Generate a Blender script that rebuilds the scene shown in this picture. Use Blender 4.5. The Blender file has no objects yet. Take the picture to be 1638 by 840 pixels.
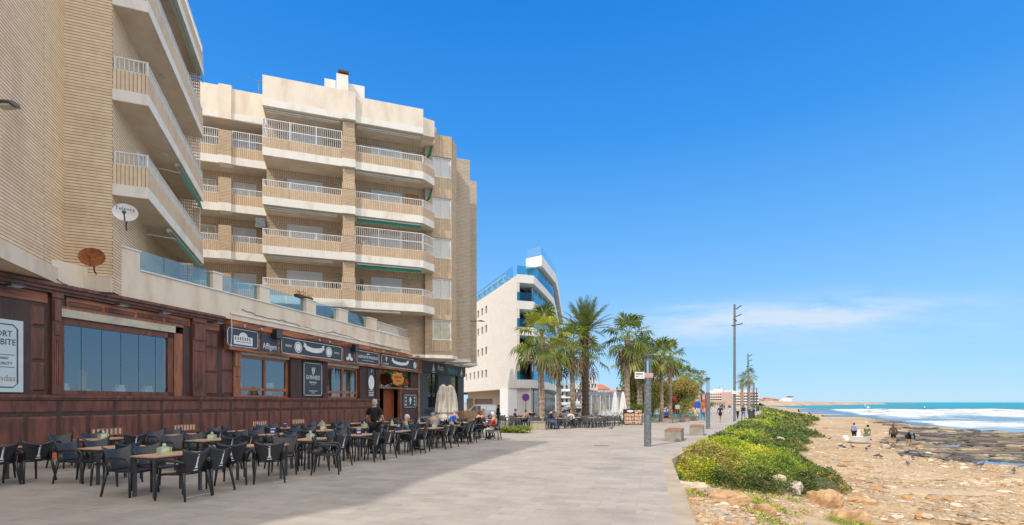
import bpy, math, random
import numpy as np
from mathutils import Vector, Matrix
R = math.radians
rnd = random.Random(11)
sc = bpy.context.scene
COL = sc.collection
F = 800.0; CX = 819.0; HY = 643.5; EYE = 1.7

def gz(d):
    s = min(1, max(0, (d-18)/42.0)); return -0.38*s*s*(3-2*s)
def G(px, py):                      # point of the pavement seen at a place of the photograph
    d = F*EYE/(py-HY)
    for _ in range(10): d = F*(EYE-gz(d))/(py-HY)
    return ((px-CX)/F*d, d, gz(d))
def D(px, d):                       # pavement point at distance d
    return ((px-CX)/F*d, d, gz(d))
def B(px, py, z):                   # point on level z
    d = F*(EYE-z)/(py-HY); return ((px-CX)/F*d, d, z)

class Frame:                        # x along a facade, y into the building
    def __init__(s, ox, oy, ang):
        s.o = (ox, oy); s.a = R(ang); s.ex = (math.cos(s.a), math.sin(s.a)); s.ey = (-math.sin(s.a), math.cos(s.a))
    def d(s, px, y=0.0):
        t = (px-CX)/F; ox = s.o[0]+y*s.ey[0]; oy = s.o[1]+y*s.ey[1]
        k = (t*oy-ox)/(s.ex[0]-t*s.ex[1]); return oy+k*s.ex[1]
    def X(s, px, y=0.0):
        t = (px-CX)/F; ox = s.o[0]+y*s.ey[0]; oy = s.o[1]+y*s.ey[1]
        return (t*oy-ox)/(s.ex[0]-t*s.ex[1])
    def Z(s, px, py, y=0.0): return EYE+(HY-py)/F*s.d(px, y)
    def w(s, x, y): return (s.o[0]+x*s.ex[0]+y*s.ey[0], s.o[1]+x*s.ex[1]+y*s.ey[1])

# ------------------------------------------------------------------ mesh helpers
class MB:
    def __init__(s, M=None): s.v = []; s.f = []; s.m = []; s.mi = 0; s.M = M
    def add(s, vs, fs):
        o = len(s.v)
        if s.M is not None: vs = [tuple(s.M @ Vector(v)) for v in vs]
        s.v += [tuple(v) for v in vs]; s.f += [tuple(i+o for i in f) for f in fs]; s.m += [s.mi]*len(fs)
        return s
    def box(s, x0, x1, y0, y1, z0, z1):
        return s.add([(x0,y0,z0),(x1,y0,z0),(x1,y1,z0),(x0,y1,z0),(x0,y0,z1),(x1,y0,z1),(x1,y1,z1),(x0,y1,z1)],
                     [(0,3,2,1),(4,5,6,7),(0,1,5,4),(1,2,6,5),(2,3,7,6),(3,0,4,7)])
    def panel(s, x0, x1, z0, z1, y, t=.03, b=.04):   # raised bevelled panel on the -y side of plane y
        return s.add([(x0,y,z0),(x1,y,z0),(x1,y,z1),(x0,y,z1),(x0+b,y-t,z0+b),(x1-b,y-t,z0+b),(x1-b,y-t,z1-b),(x0+b,y-t,z1-b)],
                     [(4,5,6,7),(0,1,5,4),(1,2,6,5),(2,3,7,6),(3,0,4,7)])
    def prism(s, poly, z0, z1):
        n = len(poly); A = sum(poly[i][0]*poly[(i+1)%n][1]-poly[(i+1)%n][0]*poly[i][1] for i in range(n))
        if A < 0: poly = poly[::-1]
        return s.add([(p[0],p[1],z0) for p in poly]+[(p[0],p[1],z1) for p in poly],
                     [tuple(range(n))[::-1], tuple(range(n, 2*n))]+[(i,(i+1)%n,n+(i+1)%n,n+i) for i in range(n)])
    def path(s, pts, rad, n=8, flat=1.0, cap=True):
        pts = [Vector(p) for p in pts]; k = len(pts)
        if not isinstance(rad, (list, tuple)): rad = [rad]*k
        vs = []; up = Vector((0,0,1)); prev = None
        for i, p in enumerate(pts):
            t = (pts[min(i+1,k-1)]-pts[max(i-1,0)]).normalized()
            a = (up if abs(t.z) < .95 else Vector((1,0,0))).cross(t)
            if prev is not None:
                q = prev-t*prev.dot(t)
                if q.length > 1e-4: a = q
            a.normalize(); prev = a; b = t.cross(a)
            for j in range(n):
                an = 2*math.pi*j/n; vs.append(p+a*math.cos(an)*rad[i]+b*math.sin(an)*rad[i]*flat)
        fs = [(i*n+j, i*n+(j+1)%n, (i+1)*n+(j+1)%n, (i+1)*n+j) for i in range(k-1) for j in range(n)]
        if cap: fs += [tuple(range(n))[::-1], tuple(range((k-1)*n, k*n))]
        return s.add(vs, fs)
    def tube(s, p0, p1, r0, r1=None, n=8): return s.path([p0, p1], [r0, r0 if r1 is None else r1], n)
    def lathe(s, prof, n=16, cx=0, cy=0):
        vs = [(cx+r*math.cos(2*math.pi*j/n), cy+r*math.sin(2*math.pi*j/n), z) for r, z in prof for j in range(n)]
        k = len(prof)
        return s.add(vs, [(i*n+j, i*n+(j+1)%n, (i+1)*n+(j+1)%n, (i+1)*n+j) for i in range(k-1) for j in range(n)]
                     + [tuple(range(n))[::-1], tuple(range((k-1)*n, k*n))])
    def ball(s, c, rx, ry, rz, n=12, m=8, z0=-1, z1=1):
        a0 = math.asin(z0); a1 = math.asin(z1); vs = []
        for i in range(m+1):
            a = a0+(a1-a0)*i/m
            for j in range(n):
                vs.append((c[0]+rx*math.cos(a)*math.cos(2*math.pi*j/n), c[1]+ry*math.cos(a)*math.sin(2*math.pi*j/n), c[2]+rz*math.sin(a)))
        return s.add(vs, [(i*n+j, i*n+(j+1)%n, (i+1)*n+(j+1)%n, (i+1)*n+j) for i in range(m) for j in range(n)])
    def wall(s, x0, x1, z0, z1, holes, y0, y1):
        xs = sorted({x0, x1}|{max(x0,min(x1,h[i])) for h in holes for i in (0,1)})
        for a, b in zip(xs, xs[1:]):
            if b-a < 1e-5: continue
            c = (a+b)/2; z = z0
            for h in sorted([h for h in holes if h[0] < c < h[1]], key=lambda h: h[2]):
                if h[2] > z+1e-4: s.box(a, b, y0, y1, z, h[2])
                z = max(z, h[3])
            if z < z1-1e-4: s.box(a, b, y0, y1, z, z1)
        return s
    def mesh(s, name, mats, smooth=False):
        me = bpy.data.meshes.new(name); me.from_pydata(s.v, [], s.f)
        for m in (mats if isinstance(mats, (list, tuple)) else [mats]): me.materials.append(m)
        if any(s.m): me.polygons.foreach_set('material_index', s.m)
        if smooth: me.polygons.foreach_set('use_smooth', [True]*len(me.polygons))
        me.update(); return me
    def build(s, name, mats, parent=None, smooth=False, loc=None, rot=0):
        return link(name, s.mesh(name, mats, smooth), parent, loc, rot)

def link(name, me, parent=None, loc=None, rot=0):
    o = bpy.data.objects.new(name, me); COL.objects.link(o)
    if parent is not None: o.parent = parent
    if loc is not None: o.location = loc
    if rot: o.rotation_euler = (0,0,rot)
    return o
def tag(o, label=None, cat=None, group=None, kind=None):
    if label: o['label'] = label
    if cat: o['category'] = cat
    if group: o['group'] = group
    if kind: o['kind'] = kind
    return o
def thing(name, label, cat, loc=(0,0,0), rot=0, group=None):
    return tag(link(name, None, None, loc, rot), label, cat, group)
def copy_tree(o, label=None, group=None, parent=None):
    c = o.copy(); COL.objects.link(c)
    if parent is not None: c.parent = parent
    if label: c['label'] = label
    if group: c['group'] = group
    for ch in list(o.children): copy_tree(ch, None, None, c)
    return c
def arrmesh(name, V, Fc, mats, smooth=False, mi=None):
    me = bpy.data.meshes.new(name); V = np.asarray(V, np.float32); Fc = np.asarray(Fc, np.int32)
    n, k = Fc.shape
    me.vertices.add(len(V)); me.vertices.foreach_set('co', V.ravel())
    me.loops.add(n*k); me.loops.foreach_set('vertex_index', Fc.ravel())
    me.polygons.add(n); me.polygons.foreach_set('loop_start', np.arange(0, n*k, k, dtype=np.int32))
    try: me.polygons.foreach_set('loop_total', np.full(n, k, np.int32))
    except Exception: pass
    for m in mats: me.materials.append(m)
    if mi is not None: me.polygons.foreach_set('material_index', np.asarray(mi, np.int32))
    me.polygons.foreach_set('use_smooth', np.full(n, smooth, bool))
    me.update(calc_edges=True); me.validate(); return me

def lat(ix, iy, seed):
    h = (ix.astype(np.int64)*374761393+iy.astype(np.int64)*668265263+seed*974634777) & 0xffffffff
    h = ((h ^ (h >> 13))*1274126177) & 0xffffffff
    return ((h ^ (h >> 16)) & 0xffff)/65535.0
def vn(x, y, seed=0):
    x = np.asarray(x, float); y = np.asarray(y, float)
    ix = np.floor(x); iy = np.floor(y); fx = x-ix; fy = y-iy; fx = fx*fx*(3-2*fx); fy = fy*fy*(3-2*fy)
    a = lat(ix,iy,seed); b = lat(ix+1,iy,seed); c = lat(ix,iy+1,seed); d = lat(ix+1,iy+1,seed)
    return (a*(1-fx)+b*fx)*(1-fy)+(c*(1-fx)+d*fx)*fy
def fbm(x, y, seed=0, o=4):
    s = 0; a = .5; t = 0
    for i in range(o): s = s+a*vn(x*2**i, y*2**i, seed+i); t += a; a *= .5
    return s/t
def sst(a, b, x):
    t = np.clip((x-a)/(b-a), 0, 1); return t*t*(3-2*t)

# ------------------------------------------------------------------ materials
def nmat(name):
    m = bpy.data.materials.new(name); m.use_nodes = True; nt = m.node_tree
    return m, nt, nt.nodes['Principled BSDF'], nt.nodes['Material Output']
def N(nt, t, **kw):
    n = nt.nodes.new(t)
    for k, v in kw.items():
        if k in n.inputs: n.inputs[k].default_value = v
        else: setattr(n, k, v)
    return n
def rgba(c): return (c[0], c[1], c[2], 1)
def ramp(nt, stops, interp='LINEAR'):
    r = nt.nodes.new('ShaderNodeValToRGB'); e = r.color_ramp.elements; r.color_ramp.interpolation = interp
    while len(e) < len(stops): e.new(.5)
    for el, (p, c) in zip(e, stops): el.position = p; el.color = rgba(c) if len(c) == 3 else c
    return r
def mixc(nt, a, b, fac, blend='MIX'):
    m = nt.nodes.new('ShaderNodeMix'); m.data_type = 'RGBA'; m.blend_type = blend
    for i, v in ((6, a), (7, b)):
        if isinstance(v, bpy.types.NodeSocket): nt.links.new(v, m.inputs[i])
        else: m.inputs[i].default_value = rgba(v)
    if isinstance(fac, bpy.types.NodeSocket): nt.links.new(fac, m.inputs[0])
    else: m.inputs[0].default_value = fac
    return m.outputs[2]
def math_(nt, op, a, b=None, clamp=False):
    m = nt.nodes.new('ShaderNodeMath'); m.operation = op; m.use_clamp = clamp
    for i, v in ((0, a), (1, b)):
        if v is None: continue
        if isinstance(v, bpy.types.NodeSocket): nt.links.new(v, m.inputs[i])
        else: m.inputs[i].default_value = v
    return m.outputs[0]
def noise(nt, vec, scale, detail=4, rough=.55, sx=1, sy=1, sz=1):
    mp = N(nt, 'ShaderNodeMapping'); mp.inputs['Scale'].default_value = (sx, sy, sz); nt.links.new(vec, mp.inputs[0])
    n = N(nt, 'ShaderNodeTexNoise', Scale=scale, Detail=detail, Roughness=rough); nt.links.new(mp.outputs[0], n.inputs['Vector'])
    return n.outputs['Fac']
def objc(nt): return N(nt, 'ShaderNodeTexCoord').outputs['Object']
def bump(nt, bs, h, strength=.3, dist=.02):
    b = N(nt, 'ShaderNodeBump', Strength=strength, Distance=dist); nt.links.new(h, b.inputs['Height']); nt.links.new(b.outputs[0], bs.inputs['Normal'])
def mat(name, c, c2=None, rough=.7, scale=3.0, metal=0, spec=.5, bmp=0, sx=1, sy=1, sz=1, lo=.35, hi=.65, detail=4):
    m, nt, bs, out = nmat(name)
    bs.inputs['Roughness'].default_value = rough; bs.inputs['Metallic'].default_value = metal; bs.inputs['Specular IOR Level'].default_value = spec
    if c2 is None: c2 = tuple(x*.8 for x in c)
    nz = noise(nt, objc(nt), scale, detail, .6, sx, sy, sz)
    r = ramp(nt, [(lo, c2), (hi, c)]); nt.links.new(nz, r.inputs[0]); nt.links.new(r.outputs[0], bs.inputs['Base Color'])
    if bmp: bump(nt, bs, nz, bmp)
    return m
def brick(name, c, c2, groove, vert=False, row=.09, width=.3, mortar=.012, stain=.6):
    m, nt, bs, out = nmat(name); bs.inputs['Roughness'].default_value = .8
    oc = objc(nt); sp = N(nt, 'ShaderNodeSeparateXYZ'); nt.links.new(oc, sp.inputs[0])
    s = math_(nt, 'ADD', sp.outputs[0], sp.outputs[1]); cb = N(nt, 'ShaderNodeCombineXYZ')
    nt.links.new(s, cb.inputs[1 if vert else 0]); nt.links.new(sp.outputs[2], cb.inputs[0 if vert else 1])
    b = N(nt, 'ShaderNodeTexBrick', Scale=1.0); b.inputs['Color1'].default_value = rgba(c); b.inputs['Color2'].default_value = rgba(c2)
    b.inputs['Mortar'].default_value = rgba(groove); b.inputs['Mortar Size'].default_value = mortar; b.inputs['Mortar Smooth'].default_value = .2
    b.inputs['Brick Width'].default_value = width; b.inputs['Row Height'].default_value = row; b.inputs['Bias'].default_value = -.2
    nt.links.new(cb.outputs[0], b.inputs['Vector'])
    st = ramp(nt, [(.3, (.74,.68,.6)), (.5, (1,1,1)), (.75, (1.0,.93,.84))]); nt.links.new(noise(nt, oc, .55, 5, .65, 1, 1, .45), st.inputs[0])
    k = mixc(nt, b.outputs['Color'], st.outputs[0], stain, 'MULTIPLY')
    st2 = ramp(nt, [(.35, (.86,.84,.8)), (.6, (1,1,1))]); nt.links.new(noise(nt, oc, 5, 3), st2.inputs[0])
    k = mixc(nt, k, st2.outputs[0], stain, 'MULTIPLY')
    nt.links.new(k, bs.inputs['Base Color'])
    inv = math_(nt, 'SUBTRACT', 1.0, b.outputs['Fac']); bump(nt, bs, inv, .6, .015)
    return m
def glass(name, tint, refl=.35, trans=.6, rough=.02, gcol=(.9,.95,1,1)):
    m, nt, bs, out = nmat(name); nt.nodes.remove(bs)
    tr = N(nt, 'ShaderNodeBsdfTransparent'); tr.inputs[0].default_value = rgba(tint)
    gl = N(nt, 'ShaderNodeBsdfGlossy', Roughness=rough); gl.inputs[0].default_value = gcol
    lw = N(nt, 'ShaderNodeLayerWeight', Blend=.5)
    f = math_(nt, 'ADD', math_(nt, 'MULTIPLY', math_(nt, 'POWER', lw.outputs['Facing'], 4.0), .7), refl, True)
    ms = N(nt, 'ShaderNodeMixShader'); nt.links.new(f, ms.inputs[0]); nt.links.new(tr.outputs[0], ms.inputs[1]); nt.links.new(gl.outputs[0], ms.inputs[2])
    nt.links.new(ms.outputs[0], out.inputs[0]); return m

M = {}
BR = (.86,.68,.48); BR2 = (.79,.60,.41)
M['brick'] = brick('brick_course', BR, BR2, (.26,.19,.13), False, .095, 40, .011)
M['brick2'] = brick('brick_course_tan', (.62,.475,.325), (.54,.40,.26), (.22,.155,.10), False, .095, 40, .012)
M['brickv2'] = brick('brick_soldier_tan', (.66,.51,.355), (.57,.43,.29), (.25,.175,.115), True, .115, 40, .012)
M['brickv'] = brick('brick_soldier', (.78,.63,.46), (.70,.55,.39), (.28,.20,.14), True, .11, 40, .011)
M['brickg'] = brick('brick_grey', (.60,.51,.41), (.55,.46,.365), (.24,.19,.15), False, .11, 40, .014)
M['stucco'] = mat('cream_stucco', (.80,.71,.59), (.68,.57,.45), .85, 1.2, bmp=.1, sz=.35, lo=.3, hi=.55)
M['white'] = mat('white_paint', (.78,.75,.70), (.66,.60,.53), .7, 1.5, sz=.4, lo=.3, hi=.5)
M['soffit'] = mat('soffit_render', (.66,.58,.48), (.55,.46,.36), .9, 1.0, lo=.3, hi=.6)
M['rail'] = mat('white_rail', (.75,.76,.77), (.66,.66,.66), .4)
M['shutter'] = brick('roller_shutter', (.74,.74,.72), (.70,.70,.68), (.45,.45,.44), False, .05, 8, .004, .15)
M['wood'] = mat('dark_red_wood', (.235,.078,.046), (.070,.030,.022), .45, 2.2, sx=3, sy=3, sz=.5, bmp=.15, lo=.3, hi=.7)
M['woodh'] = mat('worn_orange_wood', (.62,.20,.06), (.11,.040,.028), .5, 1.6, sx=.5, sy=.5, sz=5, bmp=.15, lo=.38, hi=.72)
M['wood2'] = mat('brown_frame_wood', (.40,.15,.062), (.20,.07,.034), .4, 3, sx=4, sy=4, sz=.5)
M['darkwood'] = mat('dark_panel_wood', (.085,.038,.030), (.045,.024,.020), .5, 2.5, sx=3, sy=3, sz=.5)
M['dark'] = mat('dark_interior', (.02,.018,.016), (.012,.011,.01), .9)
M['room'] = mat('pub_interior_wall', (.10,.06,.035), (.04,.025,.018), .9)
M['slate'] = mat('slate_sign_board', (.045,.065,.085), (.035,.052,.07), .5)
M['letter'] = mat('white_lettering', (.75,.77,.78), (.66,.68,.70), .6)
M['black'] = mat('black_paint', (.02,.02,.022), (.014,.014,.015), .5)
M['pubglass'] = glass('pub_window_glass', (.6,.65,.68), .22)
M['rglass'] = glass('railing_glass', (.72,.87,.87), .13)
M['tglass'] = glass('teal_balcony_glass', (.12,.50,.62), .10, gcol=(.45,.80,1,1))
M['bglass'] = mat('blue_reflective_glass', (.03,.25,.38), (.02,.17,.27), .15, .4, spec=.9)
M['dglass'] = glass('dark_window_glass', (.12,.16,.18), .4)
M['metal'] = mat('galvanised_steel', (.23,.25,.27), (.12,.14,.155), .55, 9, metal=.4, lo=.4, hi=.6)
M['dmetal'] = mat('dark_grey_metal', (.075,.085,.095), (.055,.06,.07), .45)
M['green'] = mat('green_awning', (.01,.19,.12), (.008,.13,.085), .8)
M['shop'] = mat('shop_grey_paint', (.060,.075,.09), (.05,.062,.075), .6)
M['chair'] = mat('black_resin', (.028,.031,.036), (.020,.022,.026), .34, 8, spec=.6)
M['chairg'] = mat('grey_resin', (.10,.11,.125), (.08,.09,.10), .4, 8)
M['ttop'] = mat('table_wood', (.62,.40,.26), (.50,.30,.18), .5, 3, sx=1, sy=9)
M['concrete'] = mat('grey_concrete', (.34,.32,.28), (.24,.22,.19), .85, 3, bmp=.2)
M['rust'] = mat('rusty_steel', (.38,.115,.03), (.16,.05,.02), .9, 8, bmp=.2)
M['canvas'] = mat('beige_canvas', (.66,.61,.52), (.52,.47,.39), .9, 4)
M['wcanvas'] = mat('white_canvas', (.78,.78,.76), (.66,.66,.66), .9, 4)
M['bw'] = brick('white_stone_cladding', (.72,.67,.61), (.68,.63,.57), (.56,.51,.46), False, .45, .9, .006, .12)
M['wstone'] = mat('smooth_white_render', (.80,.79,.77), (.74,.73,.71), .7, .6)
M['btan'] = mat('tan_render', (.52,.38,.25), (.46,.33,.22), .8)
M['trunk'] = mat('palm_trunk', (.46,.37,.28), (.19,.135,.095), .95, 9, sx=1, sy=1, sz=2.2, bmp=.8, lo=.4, hi=.6)
M['trunkd'] = mat('date_palm_trunk', (.17,.115,.07), (.08,.055,.035), .95, 8, bmp=.8)
def leafmat(name, c, c2, scale=1.0, rough=.45, tr=.35, detail=4):
    m = mat(name, c, c2, rough, scale, lo=.35, hi=.62, detail=detail); nt = m.node_tree; bs = nt.nodes['Principled BSDF']; out = nt.nodes['Material Output']
    t = N(nt, 'ShaderNodeBsdfTranslucent'); src = bs.inputs['Base Color'].links[0].from_socket; nt.links.new(mixc(nt, src, (1.5,1.45,.5), 1, 'MULTIPLY'), t.inputs[0])
    ms = N(nt, 'ShaderNodeMixShader'); ms.inputs[0].default_value = tr; nt.links.new(bs.outputs[0], ms.inputs[1]); nt.links.new(t.outputs[0], ms.inputs[2]); nt.links.new(ms.outputs[0], out.inputs[0]); return m
M['frond'] = leafmat('palm_frond', (.16,.21,.035), (.05,.085,.018))
M['frondy'] = leafmat('young_palm_frond', (.36,.38,.07), (.22,.28,.05))
M['frondb'] = leafmat('blue_green_frond', (.15,.19,.085), (.08,.12,.05))
M['dead'] = mat('dead_frond', (.30,.21,.10), (.17,.11,.055), .9, 2)
M['tire'] = mat('rubber', (.02,.02,.02), (.014,.014,.014), .8)
for k, c in dict(red=(.60,.035,.02), blue=(.02,.12,.55), teal=(.03,.22,.33), navy=(.02,.03,.06), black=(.013,.013,.015), khaki=(.30,.24,.16),
                 whitec=(.70,.68,.64), greyc=(.32,.30,.29), jeans=(.10,.19,.36), yellow=(.62,.50,.16), greenc=(.09,.17,.07), lilac=(.33,.37,.62),
                 pink=(.62,.36,.32), brown=(.10,.06,.035), orange=(.65,.18,.03), cyan=(.02,.45,.55), cream=(.66,.60,.46)).items():
    M['c_'+k] = mat('cloth_'+k, c, tuple(x*.75 for x in c), .85, 12)
M['skin'] = mat('skin', (.55,.30,.20), (.48,.25,.165), .55)
for k, c in dict(grey=(.45,.43,.40), white=(.70,.68,.64), brown=(.09,.045,.022), black=(.02,.016,.013), red=(.22,.06,.02)).items():
    M['h_'+k] = mat('hair_'+k, c, tuple(x*.7 for x in c), .7, 30)
# ------------------------------------------------------------------ people
def skinned(verts, edges, rad, sub=2):
    me = bpy.data.meshes.new('s'); me.from_pydata(verts, edges, [])
    o = bpy.data.objects.new('s', me); COL.objects.link(o)
    md = o.modifiers.new('k', 'SKIN'); md.use_smooth_shade = True
    for i, v in enumerate(me.skin_vertices[0].data):
        r = rad[i]; v.radius = (r, r) if not isinstance(r, tuple) else r; v.use_root = (i == 0)
    sb = o.modifiers.new('b', 'SUBSURF'); sb.levels = sub; sb.render_levels = sub
    bpy.context.view_layer.update(); dg = bpy.context.evaluated_depsgraph_get()
    out = bpy.data.meshes.new_from_object(o.evaluated_get(dg), depsgraph=dg)
    bpy.data.objects.remove(o); bpy.data.meshes.remove(me)
    V = [tuple(v.co) for v in out.vertices]; Fc = [tuple(p.vertices) for p in out.polygons]
    bpy.data.meshes.remove(out); return V, Fc

def person(label, loc, head, pose='stand', shirt='black', pants='jeans', hair='brown', h=1.7, sleeves=True, shorts=False, hat=None,
           longhair=False, skirt=False, group=None, phase=1, shoe='black', lean=0, cls='person'):
    k = h/1.7; P = {}
    if pose in ('sit', 'lowsit'):
        ph = .50 if pose == 'sit' else .36
        P.update(pel=(0,-.04,ph), wai=(0,-.07,ph+.14), che=(0,-.05+lean*.2,ph+.38), nb=(0,-.02+lean*.3,ph+.53), nk=(0,0+lean*.34,ph+.60), hd=(0,.04+lean*.4,ph+.70))
        kn = (.40, ph-.01); an = (.42, .09)
        for s, c in ((-1,'l'), (1,'r')):
            P['sh'+c] = (.17*s, -.02+lean*.28, ph+.49); P['el'+c] = (.23*s, .06+lean*.2, ph+.23); P['wr'+c] = (.14*s, .28, ph+.21); P['ha'+c] = (.12*s, .35, ph+.20)
            P['hi'+c] = (.09*s, 0, ph-.01); P['kn'+c] = (.11*s, kn[0], kn[1]); P['an'+c] = (.11*s, an[0]+.03*s, an[1]); P['to'+c] = (.12*s, an[0]+.16+.03*s, .04)
    elif pose == 'bend':
        P.update(pel=(0,-.12,.88), wai=(0,-.02,1.0), che=(0,.22,1.12), nb=(0,.38,1.13), nk=(0,.43,1.10), hd=(0,.50,1.05))
        for s, c in ((-1,'l'), (1,'r')):
            P['sh'+c] = (.18*s, .34, 1.10); P['el'+c] = (.24*s, .36, .84); P['wr'+c] = (.16*s, .44, .62); P['ha'+c] = (.15*s, .46, .54)
            P['hi'+c] = (.09*s, -.10, .85); P['kn'+c] = (.13*s, .0, .48); P['an'+c] = (.15*s, -.04, .09); P['to'+c] = (.17*s, .11, .04)
    else:
        st = .0 if pose != 'walk' else .22*phase
        ar = .0 if pose != 'walk' else .16*phase
        P.update(pel=(0,0,.93), wai=(0,0,1.06), che=(0,.01+lean*.05,1.29), nb=(0,.0+lean*.12,1.43), nk=(0,.01+lean*.15,1.49), hd=(0,.03+lean*.22,1.585-abs(lean)*.02))
        for s, c in ((-1,'l'), (1,'r')):
            P['sh'+c] = (.18*s, lean*.1, 1.40); P['hi'+c] = (.09*s, 0, .90)
            if pose == 'carry':
                P['el'+c] = (.26*s, .02, 1.12); P['wr'+c] = (.24*s, .20, 1.00); P['ha'+c] = (.21*s, .27, .99)
            else:
                P['el'+c] = (.24*s, -.03-ar*s*.7, 1.13); P['wr'+c] = (.25*s, .06-ar*s*1.5, .90); P['ha'+c] = (.25*s, .09-ar*s*1.7, .82)
            lift = .10 if (pose == 'walk' and s*phase < 0) else 0
            P['kn'+c] = (.10*s, .04+st*s*.7, .50); P['an'+c] = (.10*s, st*s*1.25-.02, .09+lift); P['to'+c] = (.11*s, st*s*1.25+.13, .04+lift*.6)
    P = {a: tuple(x*k for x in b) for a, b in P.items()}
    Rd = dict(pel=(.145,.11), wai=(.125,.095), che=(.15,.105), nb=.075, nk=.052, hd=.07, sh=.068, el=.043, wr=.029, ha=.034, hi=.088, kn=.058, an=.038, to=.032)
    if cls == 'woman': Rd.update(pel=(.15,.115), wai=(.11,.09), che=(.13,.105))
    if cls == 'big': Rd.update(pel=(.18,.16), wai=(.19,.18), che=(.18,.14))
    def ch(names, ed, grow):
        vs = [P[n] for n in names]
        rd = []
        for n in names:
            r = Rd.get(n, Rd.get(n[:2])); g = grow
            rd.append(tuple((x+g)*k for x in r) if isinstance(r, tuple) else (r+g)*k)
        return skinned(vs, [(names.index(a), names.index(b)) for a, b in ed], rd, 1)
    arms = [(a+c, b+c) for c in 'lr' for a, b in (('sh','el'), ('el','wr'), ('wr','ha'))]
    legs = [(a+c, b+c) for c in 'lr' for a, b in (('hi','kn'), ('kn','an'), ('an','to'))]
    nm = ['pel','wai','che','nb','nk','hd']+[a+c for c in 'lr' for a in ('sh','el','wr','ha','hi','kn','an','to')]
    ed = [('pel','wai'),('wai','che'),('che','nb'),('nb','nk'),('nk','hd'),('nb','shl'),('nb','shr'),('pel','hil'),('pel','hir')]+arms+legs
    V, Fc = ch(nm, ed, 0)
    mb = MB(); mb.add(V, Fc); hd = Vector(P['hd'])
    mb.ball(hd+Vector((0,0,.02*k)), .074*k, .093*k, .115*k, 14, 10)
    mb.add([tuple(hd+Vector(p)*k) for p in ((-.016,.085,-.01),(.016,.085,-.01),(0,.118,-.005),(0,.09,.04))], [(0,1,2),(1,3,2),(3,0,2)])
    mb.add([tuple(hd+Vector(p)*k) for p in ((-.025,.086,-.045),(.025,.086,-.045),(.02,.092,-.053),(-.02,.092,-.053))], [(0,1,2,3)])
    for s in (-1, 1): mb.ball(hd+Vector((.076*s,0,.01))*k, .012*k, .022*k, .032*k, 6, 4)
    for c, s in (('l',-1), ('r',1)):          # fingers, thumb on the inner side
        a = Vector(P['ha'+c]); w = Vector(P['wr'+c]); t = (a-w).normalized(); sd = Vector((1,0,0)) if abs(t.x) < .8 else Vector((0,1,0))
        sd = (sd-t*sd.dot(t)).normalized(); nn = t.cross(sd)
        for j, ln in enumerate((.06,.072,.068,.052)):
            b0 = a+sd*(j-1.5)*.019*k+t*.015*k
            mb.path([b0, b0+t*ln*.55*k+nn*.006*k, b0+t*ln*k-nn*.012*k*(1 if c == 'l' else -1)], [.0095*k,.0085*k,.006*k], 6)
        th = a-sd*s*.03*k-t*.01*k; mb.path([th, th+(t*.5-sd*s).normalized()*.03*k, th+(t*.9-sd*s*.7).normalized()*.055*k], [.011*k,.010*k,.007*k], 6)
    e0 = len(mb.f); mb.mi = 1
    for s in (-1, 1): mb.ball(hd+Vector((.030*s,.083,.022))*k, .010*k, .006*k, .006*k, 6, 4)
    root = thing('person', label, 'person', loc, -R(head), group)
    mb.build('body', [M['skin'], M['black']], root, True)
    # shirt
    n2 = ['pel','wai','che','nb','shl','shr','ell','elr']; e2 = [('pel','wai'),('wai','che'),('che','nb'),('nb','shl'),('nb','shr'),('shl','ell'),('shr','elr')]
    if sleeves: n2 += ['wrl','wrr']; e2 += [('ell','wrl'),('elr','wrr')]
    else:
        for c in 'lr': P['el'+c] = tuple(Vector(P['sh'+c]).lerp(Vector(P['el'+c]), .75))
    V, Fc = ch(n2, e2, .016)
    MB().add(V, Fc).build('shirt' if not sleeves else 'jacket', M['c_'+shirt], root, True)
    if skirt:
        lo = (Vector(P['anl'])+Vector(P['anr']))/2; pe = Vector(P['pel'])
        s_ = MB(); s_.path([pe+Vector((0,0,.12*k)), pe-Vector((0,0,.05*k)), pe.lerp(lo,.5), pe.lerp(lo,.95)], [.13*k,.17*k,.21*k,.27*k], 14, .8).build('skirt', M['c_'+pants], root, True)
    else:
        n3 = ['pel','hil','hir','knl','knr','anl','anr']; e3 = [('pel','hil'),('pel','hir'),('hil','knl'),('hir','knr'),('knl','anl'),('knr','anr')]
        if shorts:
            n3 = n3[:5]; e3 = e3[:4]
            for c in 'lr': P['kn'+c] = tuple(Vector(P['hi'+c]).lerp(Vector(P['kn'+c]), .72))
        V, Fc = ch(n3, e3, .02)
        MB().add(V, Fc).build('shorts' if shorts else 'trousers', M['c_'+pants], root, True)
    hm = MB(); hm.ball(hd+Vector((0,-.014,.036))*k, .084*k, .098*k, .112*k, 14, 8, -.15, 1)
    hm.ball(hd+Vector((0,-.035,.0))*k, .080*k, .075*k, .10*k, 12, 8)
    if longhair: hm.path([hd+Vector((0,-.05,.06))*k, hd+Vector((0,-.085,-.06))*k, hd+Vector((0,-.10,-.2))*k, hd+Vector((0,-.09,-.3))*k], [.07*k,.085*k,.075*k,.03*k], 10)
    hm.build('hair', M['h_'+hair], root, True)
    if hat:
        q = MB(); q.ball(hd+Vector((0,-.005,.065))*k, .092*k, .106*k, .085*k, 14, 6, 0, 1)
        q.path([hd+Vector((0,.07,.072))*k, hd+Vector((0,.17,.06))*k], [.07*k,.06*k], 10, .14); q.build('cap', M['c_'+hat], root, True)
    for c in 'lr':
        a = Vector(P['an'+c]) if not shorts or True else 0; t = Vector(P['to'+c])
        MB().path([a+Vector((0,-.06*k,-.035*k)), a+Vector((0,0,-.03*k)), t, t+Vector((0,.05*k,-.004*k))], [.035*k,.048*k,.045*k,.025*k], 8, .85).build('shoe', M['c_'+shoe], root, True)
    return root

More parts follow.
